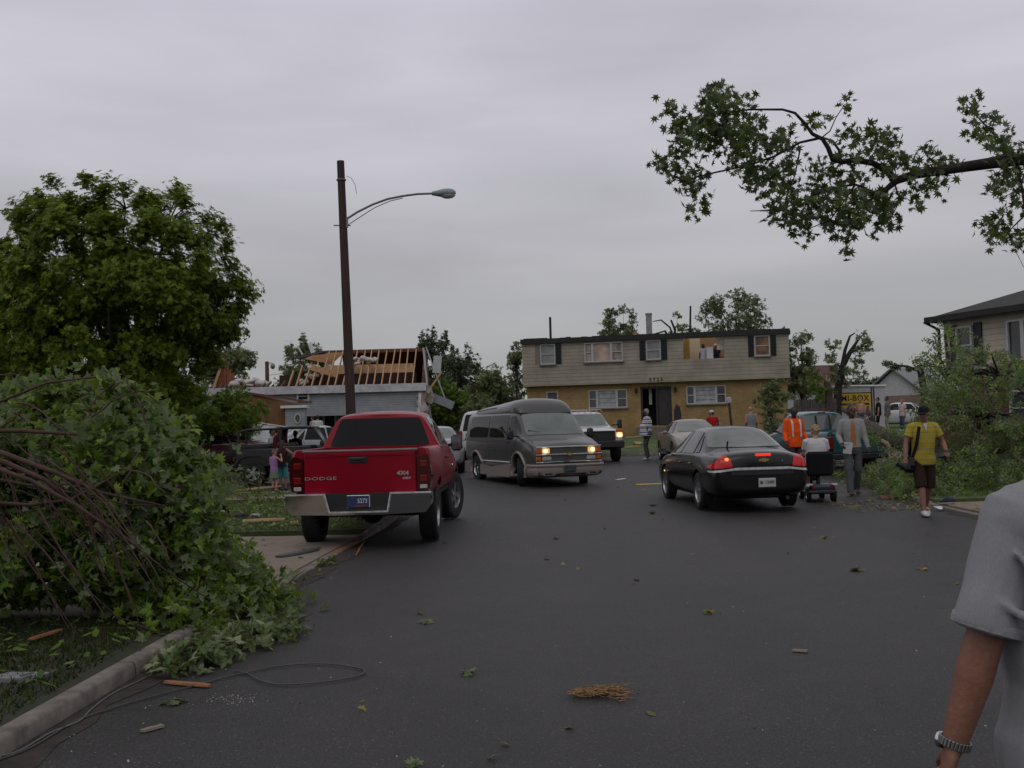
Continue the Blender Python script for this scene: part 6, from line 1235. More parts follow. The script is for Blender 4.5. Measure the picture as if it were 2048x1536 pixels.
# ------------------------------------------------ man in orange
loc = spot(1587, 26.4); t, J = person('man in bright orange high visibility shirt standing behind the black sedan', loc, R(195), 1.83, SK_D, cloth('hi_vis_orange', (.78, .085, .008), .05), 'long', C_DGREY, 'long', C_SHOEB, H_DK, 'short', 1.1, rh=(.10, .16, -.48), lh=(-.10, .16, -.48), vox=.012, noise=.01, yaw=R(-15), hem=-.12)
tp = J['tp']; band = mat('reflective_band', (.50, .50, .50), .4, var=.06)
q = MB().loft([[tp(math.cos(a)*.186, math.sin(a)*.140+.008, z) for a in [2*math.pi*i/24 for i in range(24)]] for z in (.085, .14)], True, False); q.build('reflective_belt', band, t)
for x in (-.105, .105):
    q = MB()
    for fy in (1, -1): q.loft([[tp(x-.025, fy*y+.0, z), tp(x+.025, fy*y+.0, z)] for z, y in ((.14, .145), (.30, .140), (.42, .136), (.49, .115), (.535, .075), (.55, .02))], False, False)
    q.build('reflective_brace', band, t)
# ------------------------------------------------ rider on the mobility scooter
loc = spot(1630, 21.3); sc = thing('mobility_scooter', 'black and blue mobility scooter carrying the blond haired rider', 'mobility scooter', loc, R(-4))
MB().box((0, -.28, .74), (.52, .10, .48), Matrix.Rotation(R(8), 4, 'X'), bev=.06).build('seat_back', C_BLACK, sc); MB().box((0, -.02, .58), (.52, .52, .12), bev=.04).build('seat', C_BLACK, sc); MB().tube([(0, -.1, .2), (0, -.06, .56)], .04, 10).build('seat_post', M_black, sc)
for s in (-1, 1): MB().box((s*.30, -.02, .78), (.07, .40, .06), bev=.02).bar((s*.30, -.2, .78), (s*.27, -.26, .62), .04).build('armrest', M_black, sc)
MB().box((0, -.22, .27), (.50, .46, .15), bev=.05).build('motor_cover', mat('scooter_blue', (.014, .014, .045), .3, var=.2), sc); MB().box((0, .30, .16), (.42, .72, .06), bev=.02).build('footboard', M_black, sc)
MB().box((0, -.47, .20), (.54, .06, .07), bev=.02).build('rear_bumper', M_black, sc)
for s in (-1, 1): MB().box((s*.17, -.46, .30), (.06, .02, .05)).build('reflector', M_redlamp, sc); MB().box((s*.24, -.40, .345), (.10, .14, .02)).build('bright_trim', M_white, sc)
MB().tube([(0, .60, .15), (0, .50, .92)], .028, 8).tube([(-.26, .46, .92), (.26, .46, .92)], .02, 8).box((0, .48, .90), (.2, .1, .14), bev=.03).build('tiller', M_black, sc); MB().box((0, .66, .45), (.28, .18, .18), bev=.04).build('basket', M_black, sc)
for x, y in ((-.24, -.28), (.24, -.28), (-.20, .60), (.20, .60)): wheel(sc, x, y, .125, .09, 1 if x > 0 else -1, .5, 3)
person('blond curly haired rider in white t-shirt seated on a mobility scooter, seen from behind', (loc[0], loc[1], loc[2]), R(-4), 1.70, SK_W, C_WHITE, 'short', cloth('khaki_shorts', (.17, .13, .09)), 'short', C_SHOE, H_BL, 'curly', 1.28, hipz=.68, lf=(-.11, .42, .27), rf=(.11, .42, .27), lh=(-.06, .33, -.30), rh=(.06, .33, -.30), lean=R(3), vox=.012, yaw=R(18), pitch=R(-6), noise=.012, face=False, hem=-.06)
# ------------------------------------------------ man in the striped rugby shirt, side on
loc = spot(1294, 38.6); nav = stripes('navy_white_stripe', (.50, .50, .52), [(.30, .52, (.018, .018, .055)), (.74, .84, (.018, .018, .055))], .155)
person('heavy man in navy and white striped shirt and grey trousers standing side on', loc, R(78), 1.82, SK_D, nav, 'half', cloth('grey_sweatpants', (.060, .062, .068), .12), 'long', C_SHOE, H_GR, 'short', 1.55, rh=(.02, -.05, -.54), lh=(-.02, .02, -.54), vox=.014, hem=-.12)
# ------------------------------------------------ others in the middle distance
loc = spot(1424, 41.0); t, J = person('person in red top and white cap holding a sheet of paper near the lawn', loc, R(20), 1.68, SK_T, cloth('red_top', (.34, .012, .016)), 'short', C_JEAN, 'long', C_SHOE, H_DK, 'short', 1.1, rh=(.16, .28, -.28), lh=(-.05, .25, -.34), cap=C_WHITE, yaw=R(60), vox=.014)
pp = thing('papers', 'white sheet held out by the person in the red top', 'papers', loc, R(20)); MB().box(J['A'][1][2]+Vector((.05, .10, .05)), (.20, .01, .26), Matrix.Rotation(R(40), 4, 'Y')).build('sheet', MATS['paper_white'], pp)
loc = spot(1502, 42.5); person('bald man in grey sleeveless shirt standing on the lawn with his back turned', loc, R(10), 1.76, SK_W, cloth('grey_vest', (.18, .19, .205)), 'none', C_JEAN, 'long', C_SHOE, None, 'bald', 1.15, lh=(-.08, .12, -.48), rh=(.08, .12, -.48), vox=.014, face=False)
# people by the storage container
gc = 'people standing in the yard by the storage container'
person('bare chested man in jeans in front of the yellow sign', spot(1722, 56.5, .12), R(150), 1.74, SK_W, None, 'none', C_JEAN, 'long', C_SHOE, H_DK, 'short', 1.15, rh=(.1, .2, -.4), vox=.016, group=gc)
person('person in grey top bending beside the yellow sign', spot(1744, 56.0, .05), R(120), 1.60, SK_T, cloth('grey_top', (.12, .12, .135)), 'short', C_DGREY, 'long', C_SHOEB, H_BR, 'short', 1.0, lean=R(28), hipz=.74, rh=(.0, .25, -.4), lh=(0, .25, -.4), vox=.016, group=gc)
person('dark haired man in black t-shirt facing left by the container', spot(1758, 56.6, .12), R(70), 1.76, SK_W, C_BLACK, 'short', C_BLACK, 'short', C_SHOE, H_DK, 'short', 1.1, vox=.016, group=gc)
person('dark haired man in grey t-shirt and khaki trousers facing left by the container', spot(1776, 55.0, .12), R(75), 1.80, SK_T, cloth('slate_tee', (.12, .13, .155)), 'short', cloth('khaki_trousers', (.24, .21, .16)), 'long', C_SHOEB, H_DK, 'short', 1.08, rh=(.02, .1, -.52), vox=.016, group=gc)
person('red haired woman in pale pink top beside the white car', spot(1806, 56.0, .1), R(110), 1.64, SK_W, cloth('pale_pink_top', (.44, .36, .38)), 'short', C_JEAN, 'long', C_SHOE, mat('hair_ginger', (.26, .085, .03), .7), 'short', 1.12, vox=.016, group=gc)
# ------------------------------------------------ children and others on the left
t, J = person('small girl in lilac top and green skirt standing by the jeep', spot(546, 29.6, .01), R(-35), 1.13, SK_W, cloth('lilac_top', (.25, .14, .30)), 'none', cloth('sage_skirt', (.125, .15, .095)), 'skirt', mat('sandal', (.28, .14, .12), .6), mat('hair_fair_brown', (.13, .08, .045), .7, var=.3, scale=30), 'short', 1.05, rh=(.03, .24, .06), lh=(-.02, .24, -.25), vox=.010, yaw=R(-25), face=False, relb=(.5, 0, -1))
person('long brown haired girl in dark top and turquoise shorts standing by the jeep', spot(563, 29.9, .01), R(-8), 1.38, SK_T, cloth('dark_brown_top', (.030, .014, .012)), 'none', cloth('turquoise_shorts', (.055, .22, .25), .15), 'short', C_SHOEB, H_BR, 'long', 1.0, rh=(.16, .06, -.38), lh=(-.10, .16, -.42), vox=.011, face=False, relb=(1, -.4, 0))
person('person in black sleeveless top standing beyond the red truck bed', spot(590, 34.0, .02), R(5), 1.60, SK_B, C_BLACK, 'none', C_DGREY, 'long', C_SHOE, H_DK, 'short', 1.1, vox=.013, face=False)
person('man in white t-shirt and jeans in front of the grey house entry', spot(635, 54.0, .12), R(10), 1.80, SK_W, C_WHITE, 'short', cloth('blue_jeans', (.055, .075, .14)), 'long', C_SHOE, H_DK, 'short', 1.15, rh=(.08, .22, -.38), lh=(-.08, .22, -.38), vox=.015, face=False)
person('man in lilac grey shirt and khaki shorts beside the white shirted man', spot(626.5, 54.8, .12), R(60), 1.76, SK_W, cloth('lilac_grey_tee', (.24, .22, .27)), 'short', cloth('khaki_shorts2', (.22, .17, .11)), 'short', C_SHOE, H_BR, 'short', 1.1, vox=.015, face=False)
jl = at(540, 890, 33.3); jz = gz(-6.7, 33)
person('dark haired driver in white top sitting inside the open jeep', (at(541, 880, 33.5).x, 33.65, jz+.02), R(-86), 1.60, SK_T, C_WHITE, 'short', C_DGREY, 'long', C_SHOEB, H_DK, 'short', 1.1, hipz=.92, lf=(-.1, .5, .52), rf=(.1, .5, .52), lh=(-.02, .35, -.2), rh=(.02, .35, -.2), vox=.013, face=False)
person('person in maroon top sitting in the front of the jeep', (at(554, 880, 33).x, 33.0, jz+.04), R(-70), 1.60, SK_T, cloth('maroon_top', (.075, .020, .032)), 'short', C_DGREY, 'long', C_SHOEB, H_BR, 'short', 1.1, hipz=.95, lf=(-.1, .45, .52), rf=(.1, .45, .52), lh=(-.02, .3, -.25), rh=(.02, .3, -.25), vox=.013, face=False)
# ------------------------------------------------ two people in the open upper window
def inroom(px, dy): q = APT.matrix_basis @ Vector((AX(px), dy, AZ1+.30)); return q
person('man in white t-shirt inside the open upper window', inroom(1415, .35), R(190), 1.78, SK_B, C_WHITE, 'short', C_JEAN, 'long', C_SHOE, H_DK, 'short', 1.1, yaw=R(30), vox=.016, face=False)
person('person in white cap and dark shirt inside the open upper window', inroom(1440, .9), R(150), 1.78, SK_T, cloth('navy_shirt', (.02, .022, .035)), 'short', C_DGREY, 'long', C_SHOE, H_DK, 'short', 1.05, cap=C_WHITE, rh=(.05, .3, -.3), vox=.016, face=False)
# ------------------------------------------------ man walking past on the right, back turned
gt = mat('heather_grey_tee', (.245, .248, .262), .95, var=.07, scale=160, bump=.32, bscale=6, spec=.15, stretch=(1.5, 1.5, .8))
t, J = person('man in grey t-shirt with a steel watch walking away at the right edge', (1.325, 2.47, -.0), R(4), 1.80, SK_T, gt, 'half', C_BLACK, 'long', C_SHOE, H_DK, 'short', 1.22, lh=(-.155, .03, -.525), rh=(.10, .06, -.53), lf=(-.1, -.15, .1), rf=(.1, .2, .085), vox=.0065, noise=.020, face=False, lelb=(-.25, -1, 0), hem=-.16, curl=.7, toes=(R(-15), 0), folds=[[(.085, -0.135, -.26), (.075, -0.122, -.16), (.050, -0.112, -.07), (.015, -0.102, -.01)], [(.105, -0.142, -.30), (.100, -0.139, -.18), (.080, -0.135, -.08), (.06, -0.122, .01)], [(.055, -0.102, -.24), (.02, -0.095, -.17), (-.02, -0.095, -.12), (-.055, -0.082, -.08)], [(.05, -0.097, -.29), (.01, -0.095, -.25), (-.045, -0.092, -.22), (-.085, -0.067, -.19)], [(.14, -0.157, -.34), (.15, -0.162, -.22), (.14, -0.157, -.10)]])
S, e, w_ = J['A'][-1]; s = J['s']; d = (e-S).normalized(); c = S+d*(.285*s*.95-.012); x, u = frame(d)
q = MB(); rr = .0745; q.loft([[c+d*k+x*math.cos(2*math.pi*i/28)*r+u*math.sin(2*math.pi*i/28)*r for i in range(28)] for k, r in ((-.014, rr+.001), (-.012, rr+.004), (-.002, rr+.005), (.010, rr+.004), (.012, rr-.004))], True, False); q.build('sleeve_hem', gt, t, 60)
dw = (w_-e).normalized(); x, u = frame(dw); q = MB(); cw = w_-dw*.012
for i in range(26):
    a = 2*math.pi*i/26; q.box(cw+x*math.cos(a)*.0335+u*math.sin(a)*.0335, (.007, .0055, .019), Matrix(((math.cos(a), 0, 0, 0), (0, 1, 0, 0), (0, 0, 1, 0), (0, 0, 0, 1))) @ Matrix.Identity(4) if False else (Matrix((x*-math.sin(a)+u*math.cos(a), x*math.cos(a)+u*math.sin(a), dw)).transposed().to_4x4()), bev=.0015)
wt = q.build('wristwatch', mat('brushed_steel', (.26, .26, .26), .35, .9), t, 30); MB().lathe([(.001, .012), (.017, .012), (.019, .008), (.019, 0), (.001, 0)], 20, Matrix.Translation(cw) @ Vector((-.6, .8, 0)).to_track_quat('Z', 'Y').to_matrix().to_4x4() @ Matrix.Translation((0, 0, .027))).build('watch_case', M_chrome, wt)
# ---------------------------------------------------------------- trees and fallen branches
BARK = mat('bark', (.060, .045, .036), .95, var=.35, scale=5, stretch=(3, 3, .6), bump=.8, bscale=14); BARK_D = mat('bark_dark', (.022, .017, .015), .95, var=.3, scale=8)
BARK_R = mat('bark_reddish', (.062, .032, .026), .85, var=.3, scale=6); BARK_P = mat('pale_bare_wood', (.30, .235, .17), .85, var=.2, scale=4)
LF_ASH = leaf_mat('leaf_ash', (.052, .088, .008), (.140, .200, .018), None, .38); LF_PILE = leaf_mat('leaf_boxelder', (.036, .078, .006), (.140, .215, .024), (.17, .215, .11), .30)
LF_BG = leaf_mat('leaf_far', (.066, .090, .036), (.150, .180, .085), None, .25, .7); LF_BGD = leaf_mat('leaf_far_dark', (.038, .056, .028), (.075, .098, .048), None, .2, .7)
LF_MAP = leaf_mat('leaf_silver_maple', (.036, .060, .010), (.080, .118, .024), (.11, .145, .085), .26); LF_RT = leaf_mat('leaf_fallen_tree', (.055, .096, .014), (.150, .215, .045), (.16, .20, .11), .28)
LF_SH = leaf_mat('leaf_small_tree', (.045, .090, .008), (.110, .170, .020), None, .3)
def gtree(name, label, px, y, *a, **k): x = at(px, 840, y).x; return tree(name, label, (x, y, gz(x, y)), *a, **k)
# ---- big ash on the left
def ash():
    y = 33.0; b = at(245, 840, y); g = gz(b.x, y); rg = np.random.default_rng(11); rd = random.Random(11)
    t = thing('ash_tree', 'large dark green ash tree standing on the left', 'tree', (b.x, y, g)); mb = MB()
    mb.tube([(0, 0, -.2), (0, 0, 1.2), (.1, 0, 2.4)], [.36, .28, .24], 12)
    mains = [((.1, 0, 2.4), (-1.5, .2, 8.2)), ((.1, 0, 2.4), (1.6, -.3, 8.0)), ((.1, 0, 2.3), (-.1, .8, 8.8)), ((.1, 0, 2.2), (3.0, .2, 5.0)), ((.1, 0, 2.2), (-3.2, -.3, 5.2)), ((.1, 0, 2.2), (.6, -2.6, 5.2))]
    mp_ = [bend(a, c, -.05, 7, .03, rd) for a, c in mains]
    for p in mp_: mb.tube(p, [.17, .15, .12, .10, .08, .06, .04, .02], 7)
    C = []; lobes = [((-1.7, 0, 6.3), (2.1, 2.6, 3.25), 85), ((1.4, 0, 6.0), (2.0, 2.6, 3.1), 85), ((2.1, 0, 5.3), (1.65, 2.2, 1.35), 34), ((-3.0, 0, 4.6), (1.7, 2.3, 2.0), 40), ((-.6, 0, 2.9), (2.75, 2.6, 1.4), 55), ((.2, -.5, 4.6), (2.5, 2.4, 2.0), 30), ((-.1, -1.5, 5.2), (2.9, 1.5, 2.9), 75)]
    for cc, cr, n in lobes:
        for _ in range(n):
            d = rg.normal(size=3); d /= np.linalg.norm(d); C.append(np.array(cc)+d*(.40+.60*rg.random()**.5)*np.array(cr))
    for px, py in ((65, 385), (118, 360), (170, 352), (205, 372), (258, 378), (300, 392), (340, 372), (375, 395), (410, 428), (445, 445), (465, 480), (40, 450), (470, 550), (492, 575), (475, 600), (30, 420), (465, 630), (455, 520)):
        q = at(px, py+8, y)-Vector((b.x, y, g)); C.append(np.array((q.x, rg.uniform(-.6, .6), q.z)))
    Rr = []
    for c in C:
        k = .28+.32*rg.random(); Rr.append((k, k, k*.95)); src = min((p for m in mp_ for p in m), key=lambda p: (p-Vector(c)).length)
        if c[1] > -.7 and (src-Vector(c)).length < 2.2: mb.tube(bend(src, Vector(c), .06, 4, .05, rd), [.032, .026, .02, .014, .008], 5)
    mb.build('trunk', BARK_D, t, 60); P = blob_pts(C, Rr, 760, rg, .2); leaves('crown', P, .185, LF_ASH, t, 'spray', .5, .35, (P-np.array((0, 0, 4.5)))*.25, rng=rg)
ash()
gtree('ash_tree', 'dark green tree cut by the left edge behind the ash', -55, 37, 5.5, (0, 0, 5.0), (2.4, 2.2, 3.0), 34, .95, 130, .40, LF_ASH, BARK_D, .2, 'spray', seed=21)
gtree('maple_tree', 'grey green tree behind the left end of the grey house', 452, 72, 5, (0, 0, 4.6), (1.8, 1.8, 2.6), 22, .8, 150, .34, LF_BG, BARK, .15, 'spray', seed=22)
gtree('small_tree', 'small bright green layered tree in front of the brown garage', 432, 40, 2.5, (0, 0, 2.15), (1.75, 1.5, 1.35), 44, .42, 420, .20, LF_SH, BARK_D, .07, 'spray', seed=23, low=-.8)
gtree('maple_tree', 'round green tree rising behind the bare rafters', 618, 84, 5, (0, 0, 5.5), (2.1, 2.0, 2.0), 30, .7, 190, .32, LF_BG, BARK, .18, 'spray', seed=24, spikes=6)
gt_ = 'trees between the two wrecked houses'
gtree('pine_tree', 'dark pointed tree just right of the grey house', 872, 76, 6, (0, 0, 4.2), (1.5, 1.5, 3.0), 30, .6, 220, .28, LF_BGD, BARK_D, .16, 'spray', gt_, seed=25, spikes=9)
gtree('pine_tree', 'second dark pointed tree right of the grey house', 922, 74, 5, (0, 0, 3.4), (1.5, 1.5, 2.3), 28, .55, 220, .28, LF_BGD, BARK_D, .15, 'spray', gt_, seed=26, spikes=9)
gtree('bushy_tree', 'pale green bushy tree above the grey van', 992, 70, 4, (0, 0, 2.7), (1.9, 1.6, 1.9), 26, .7, 170, .32, LF_BG, BARK, .14, 'spray', gt_, seed=27)
gtree('bushy_tree', 'low leafy bush beside the broken end of the grey house', 905, 62, 2.6, (0, 0, 1.8), (1.9, 1.4, 1.6), 28, .6, 200, .28, LF_SH, BARK, .1, 'spray', gt_, seed=28)
gtree('bushy_tree', 'low grey green thicket behind the grey van roof', 962, 60, 2.2, (0, 0, 1.4), (1.5, 1.2, 1.3), 20, .55, 200, .28, LF_BG, BARK, .1, 'spray', gt_, seed=29)
gtree('leafy_tree', 'thin tree hugging the left corner of the brick house', 1037, 66, 5, (0, 0, 4.6), (.45, .5, 1.9), 12, .36, 300, .26, LF_BG, BARK, .1, 'spray', seed=30)
gh = 'trees rising behind the brick house'
gtree('leafy_tree', 'sparse open crowned tree left of the grey chimney', 1248, 70, 7, (0, 0, 6.2), (1.35, 1.2, 2.4), 30, .42, 190, .28, LF_BG, BARK_D, .13, 'spray', gh, seed=31, low=-1)
gtree('leafy_tree', 'small thin tree right of the grey chimney', 1372, 70, 6.6, (0, 0, 6.0), (.85, .9, 1.9), 20, .40, 190, .26, LF_BG, BARK_D, .12, 'spray', gh, seed=32, low=-1)
gtree('leafy_tree', 'wide full crowned tree behind the right half of the brick house', 1482, 72, 7.5, (0, 0, 6.6), (3.1, 2.0, 2.65), 58, .58, 140, .27, LF_BG, BARK_D, .18, 'spray', gh, seed=33, low=-1)
y = 68; b = at(1345, 840, y); t = thing('broken_tree', 'bare bent limbs beside the grey chimney', 'tree', (b.x, y, gz(b.x, y)), 0, gh); q = MB()
for pts in ([(1350, 800), (1348, 680), (1340, 655), (1322, 640), (1306, 643)], [(1348, 700), (1350, 660), (1342, 640)], [(1345, 690), (1330, 662), (1310, 668)], [(1378, 760), (1380, 680), (1381, 612)]):
    q.tube([Vector(at(px, py, y))-Vector(t.location) for px, py in pts], [.10, .08, .06, .05, .03][:len(pts)], 6)
q.build('trunk', BARK_D, t)
gtree('leafy_tree', 'open tree at the right corner of the brick house', 1606, 63, 5, (0, 0, 3.7), (.95, 1.1, 2.2), 24, .50, 200, .27, LF_BG, BARK, .13, 'spray', seed=34)
y = 58; b = at(1700, 840, y); t = thing('broken_tree', 'leaning tree with bare snapped limbs and few leaves beyond the teal truck', 'tree', (b.x, y, gz(b.x, y))); q = MB(); o = Vector(t.location)
def PX(L_, yy): return [Vector(at(px, py, yy))-o for px, py in L_]
q.tube(PX([(1674, 840), (1676, 780), (1684, 735), (1700, 705), (1716, 680)], y), [.26, .22, .17, .12, .06], 8); q.tube(PX([(1684, 735), (1690, 700), (1700, 672), (1710, 666)], y), [.12, .09, .06, .03], 6); q.tube(PX([(1700, 705), (1722, 695), (1736, 680)], y), [.09, .06, .03], 6); q.build('trunk', BARK_D, t)
C = [np.array(Vector(at(px, py, y+random.uniform(-.6, .6)))-o) for px, py in ((1725, 675), (1735, 690), (1718, 700), (1665, 690), (1660, 715), (1672, 735), (1665, 755), (1700, 740), (1715, 725), (1722, 745), (1690, 760))]
leaves('crown', blob_pts(C, [.38]*len(C), 230), .26, LF_BG, t, 'spray', .4)
y = 55; b = at(1655, 840, y); t = thing('tree_stump', 'splintered pale tree stump snapped off above the fence', 'tree', (b.x, y, gz(b.x, y))); o = Vector(t.location); q = MB(); q.tube(PX([(1660, 840), (1657, 780), (1653, 764)], y), [.24, .2, .16], 8); q.build('trunk', BARK, t)
q = MB()
for px, py in ((1645, 752), (1652, 750), (1660, 757), (1640, 745)): q.bar(PX([(1653, 768)], y)[0], PX([(px, py)], y)[0], .09, .05)
q.build('splinters', BARK_P, t); C = [np.array(PX([p_], y)[0]) for p_ in ((1640, 770), (1632, 785), (1645, 795), (1660, 780), (1625, 760))]; leaves('crown', blob_pts(C, [.4]*5, 170), .26, LF_SH, t, 'spray', .4)
gtree('leaning_sapling', 'bent pale green sapling leaning in front of the brick house right end', 1548, 46, 1.8, (0, 0, 1.75), (.95, .7, 1.25), 26, .30, 330, .19, LF_BG, BARK, .05, 'spray', seed=35, lean=(-.3, 0))
gf = 'dark trees far beyond the container'
for i, (px, h) in enumerate(((1715, 2.4), (1742, 2.7), (1762, 2.2))): gtree('far_tree', ['dark far tree nearest the broken tree', 'dark far tree in the middle above the container', 'dark far tree beside the white gable'][i], px, 118, 3, (0, 0, h), (1.5, 1.5, 1.9), 12, .9, 90, .5, LF_BGD, BARK_D, .2, 'spray', gf, seed=40+i)
y = 48; b = at(1835, 740, y); t = thing('snapped_pine', 'pine top snapped over and lying level above the grey garage roof', 'tree', (b.x, y, gz(b.x, y))); o = Vector(t.location); q = MB(); q.tube(PX([(1850, 850), (1846, 780), (1838, 742), (1815, 733), (1792, 731), (1770, 727)], y), [.14, .12, .09, .06, .04, .02], 7); q.build('trunk', BARK_D, t)
C = [np.array(PX([p_], y)[0]) for p_ in ((1772, 727), (1780, 729), (1788, 732), (1796, 731), (1792, 736), (1818, 738))]; leaves('crown', blob_pts(C, [(.22, .2, .10)]*6, 900), .18, LF_BGD, t, 'spray3', .4)
# ---- felled crown heaped on the verge, near left
def inside(poly, x, y):
    c = False; j = len(poly)-1
    for i in range(len(poly)):
        (xi, yi), (xj, yj) = poly[i], poly[j]
        if (yi > y) != (yj > y) and x < (xj-xi)*(y-yi)/(yj-yi)+xi: c = not c
        j = i
    return c
def heap():
    rd = random.Random(5); rg = np.random.default_rng(5); O = Vector((-5.4, 9.2, gz(-5.4, 9.2)+.1)); t = thing('felled_tree', 'felled leafy tree crown heaped on the grass at the near left', 'fallen tree', O)
    poly = [(-160, 775), (0, 790), (110, 775), (190, 765), (250, 785), (300, 815), (355, 885), (395, 945), (400, 1010), (425, 1070), (470, 1130), (500, 1195), (470, 1240), (330, 1275), (120, 1260), (-160, 1240)]
    C = []; Rr = []
    while len(C) < 270:
        px, py = rd.uniform(-160, 510), rd.uniform(750, 1280)
        if not inside(poly, px, py): continue
        if px < 190 and py > 930 and rd.random() < .72: continue
        k = (1280-py)/520; d = 8.3+k*2.2+(px-100)/500*1.6*(1-k)+abs(rd.gauss(0, .8)); d = max(d, 9.4+rd.random()) if px < 250 and py > 1160 else d; p = at(px, py, d)
        if p.z < gz(p.x, p.y)+.12: continue
        C.append(np.array(p-O)); r = rd.uniform(.17, .34); Rr.append((r, r, r*.75))
    for _ in range(110):                                               # the deep, shaded inside of the heap
        px, py = rd.uniform(-160, 400), rd.uniform(860, 1212); d = rd.uniform(9.3, 10.6); p = at(px, py, d)
        if p.z > gz(p.x, p.y)+.1 and inside(poly, px, py): C.append(np.array(p-O)); Rr.append((.34, .34, .28))
    for px, py, d in ((205, 752, 9.8), (150, 757, 9.9), (225, 765, 9.6), (35, 765, 9.6), (275, 800, 9.8), (300, 820, 9.8), (255, 782, 9.8)):
        C.append(np.array(at(px, py+6, d)-O)); Rr.append((.15, .15, .12))
    P = blob_pts(C, Rr, 1200, rg, .2); W_ = P+np.array(O); ok = W_[:, 2] > .14; P = P[ok]
    h_ = rg.random(len(P)) < .62; leaves('foliage', P[h_], .128, LF_PILE, t, 'tri', .45, .5, rng=rg); leaves('foliage', P[~h_], .10, LF_PILE, t, 'maple', .45, .45, rng=rg)
    q = MB(); root = at(-90, 960, 8.6)-O
    def pxs(L_): return [at(px, py, d+.45)-O for px, py, d in L_]
    big = [([(-150, 900, 8.4), (0, 905, 8.3), (110, 945, 8.2), (200, 985, 8.3), (320, 1010, 8.8)], .05), ([(-150, 880, 8.2), (10, 925, 8.0), (90, 960, 8.0), (180, 1030, 8.1), (260, 1090, 8.3)], .045), ([(-150, 820, 8.9), (0, 803, 8.9), (95, 765, 9.0), (190, 754, 9.2), (290, 785, 9.4), (330, 815, 9.5)], .028),
           ([(-150, 860, 8.6), (50, 862, 8.6), (150, 868, 8.7), (220, 900, 8.9), (260, 960, 9.0)], .035), ([(-100, 1000, 8.0), (60, 1010, 8.0), (140, 1000, 8.2), (250, 940, 8.8), (330, 900, 9.2)], .03), ([(-140, 760, 9.2), (30, 748, 9.3), (60, 770, 9.3)], .02),
           ([(-100, 905, 7.9), (60, 960, 7.8), (150, 1010, 7.8), (250, 1075, 7.9), (330, 1140, 8.1), (420, 1200, 8.6)], .030), ([(0, 960, 8.2), (140, 985, 8.3), (260, 1010, 8.6), (420, 1010, 9.6)], .022)]
    for L_, r in big: pp = pxs(L_); q.tube(pp, [r*.62*(1-.75*i/(len(pp)-1)) for i in range(len(pp))], 7)
    for i in range(30):                                                # thin reddish twigs sweeping down and out
        px, py = rd.uniform(-60, 230), rd.uniform(880, 1060); d = rd.uniform(8.1, 8.9); dx = rd.uniform(30, 200); dy = rd.uniform(110, 240)
        e = at(px+dx, min(py+dy, 1300), d+rd.uniform(-.3, .5)); a = at(px, py, d)
        if e.z < gz(e.x, e.y)+.1: e.z = gz(e.x, e.y)+.1
        q.tube(bend(a-O, e-O, rd.uniform(-.05, .12), 5, .02, rd), [.0085, .008, .007, .006, .0045, .003], 5)
    for i in range(24):
        px, py = rd.uniform(-50, 380), rd.uniform(770, 1100)
        if not inside(poly, px, py): continue
        d = rd.uniform(8.3, 9.6); q.tube(bend(at(px, py, d)-O, at(px+rd.uniform(-90, 130), py+rd.uniform(-110, 90), d+rd.uniform(-.3, .3))-O, .1, 5, .05, rd), [.009, .008, .007, .006, .005, .003], 5)
    q.build('branches', BARK_R, t, 60)
heap()
def branch_on_ground(name, label, pts, wid, n, size, m, shape='maple', h=.12, stems=8, seed=3, cat='branch', flat=0, updir=.5):
    """a torn leafy branch lying on the ground along a line of pixels"""
    rd = random.Random(seed); rg = np.random.default_rng(seed); G = [gp(*p) for p in pts]; O = G[0].copy(); t = thing(name, label, cat, O); q = MB(); q.tube([g-O+Vector((0, 0, .03+.3*h*math.sin(3.1*i/len(G)))) for i, g in enumerate(G)], [.018*(1-.7*i/len(G)) for i in range(len(G))], 6); P = []
    for i in range(stems):
        k = rd.uniform(0, len(G)-1.01); a = G[int(k)].lerp(G[int(k)+1], k-int(k))-O; e = a+Vector((rd.uniform(-1, 1)*wid, rd.uniform(-1, 1)*wid, rd.uniform(.02, h))); q.tube(bend(a+Vector((0, 0, .03)), e, .1, 4, .05, rd), [.008, .007, .006, .004, .003], 5)
    for i in range(n):
        k = rd.random()*(len(G)-1.01); a = G[int(k)].lerp(G[int(k)+1], k-int(k))-O; x, y_ = a.x+rd.gauss(0, wid*.5), a.y+rd.gauss(0, wid*.5); rr = max(0, 1-((x-a.x)**2+(y_-a.y)**2)/(wid*wid)); P.append((x, y_, gz(x+O.x, y_+O.y)-O.z+.025+rd.random()*h*(.25+.75*rr)))
    q.build('stem', BARK_R, t, 60); leaves('foliage', np.array(P), size, m, t, shape, updir, .35, rng=rg, flat=flat); return t
LF_PALE = leaf_mat('leaf_pale_underside', (.085, .125, .045), (.17, .21, .11), (.11, .15, .05), .25)
branch_on_ground('broken_branch', 'pale leaved branch torn off and lying on the asphalt beside the kerb', [(345, 1345), (420, 1325), (500, 1290), (590, 1262)],   .24, 330, .135, LF_PALE, 'tri', .20, 10, 3)
branch_on_ground('broken_branch', 'green leafy branch end drooping from the heap over the kerb', [(330, 1290), (420, 1255), (500, 1225), (560, 1210)], .34, 480, .14, LF_PILE, 'tri', .34, 12, 4)
branch_on_ground('broken_branch', 'leafy branch at the foot of the heap on the concrete driveway', [(400, 1165), (440, 1130), (480, 1150), (500, 1190)], .30, 400, .14, LF_PILE, 'tri', .45, 10, 9)
branch_on_ground('fallen_branch', 'bare dark branch with a few leaves lying on the corner lawn', [(470, 1052), (510, 1035), (560, 1010), (590, 990)], .35, 90, .09, LF_SH, 'oval', .15, 8, 5)
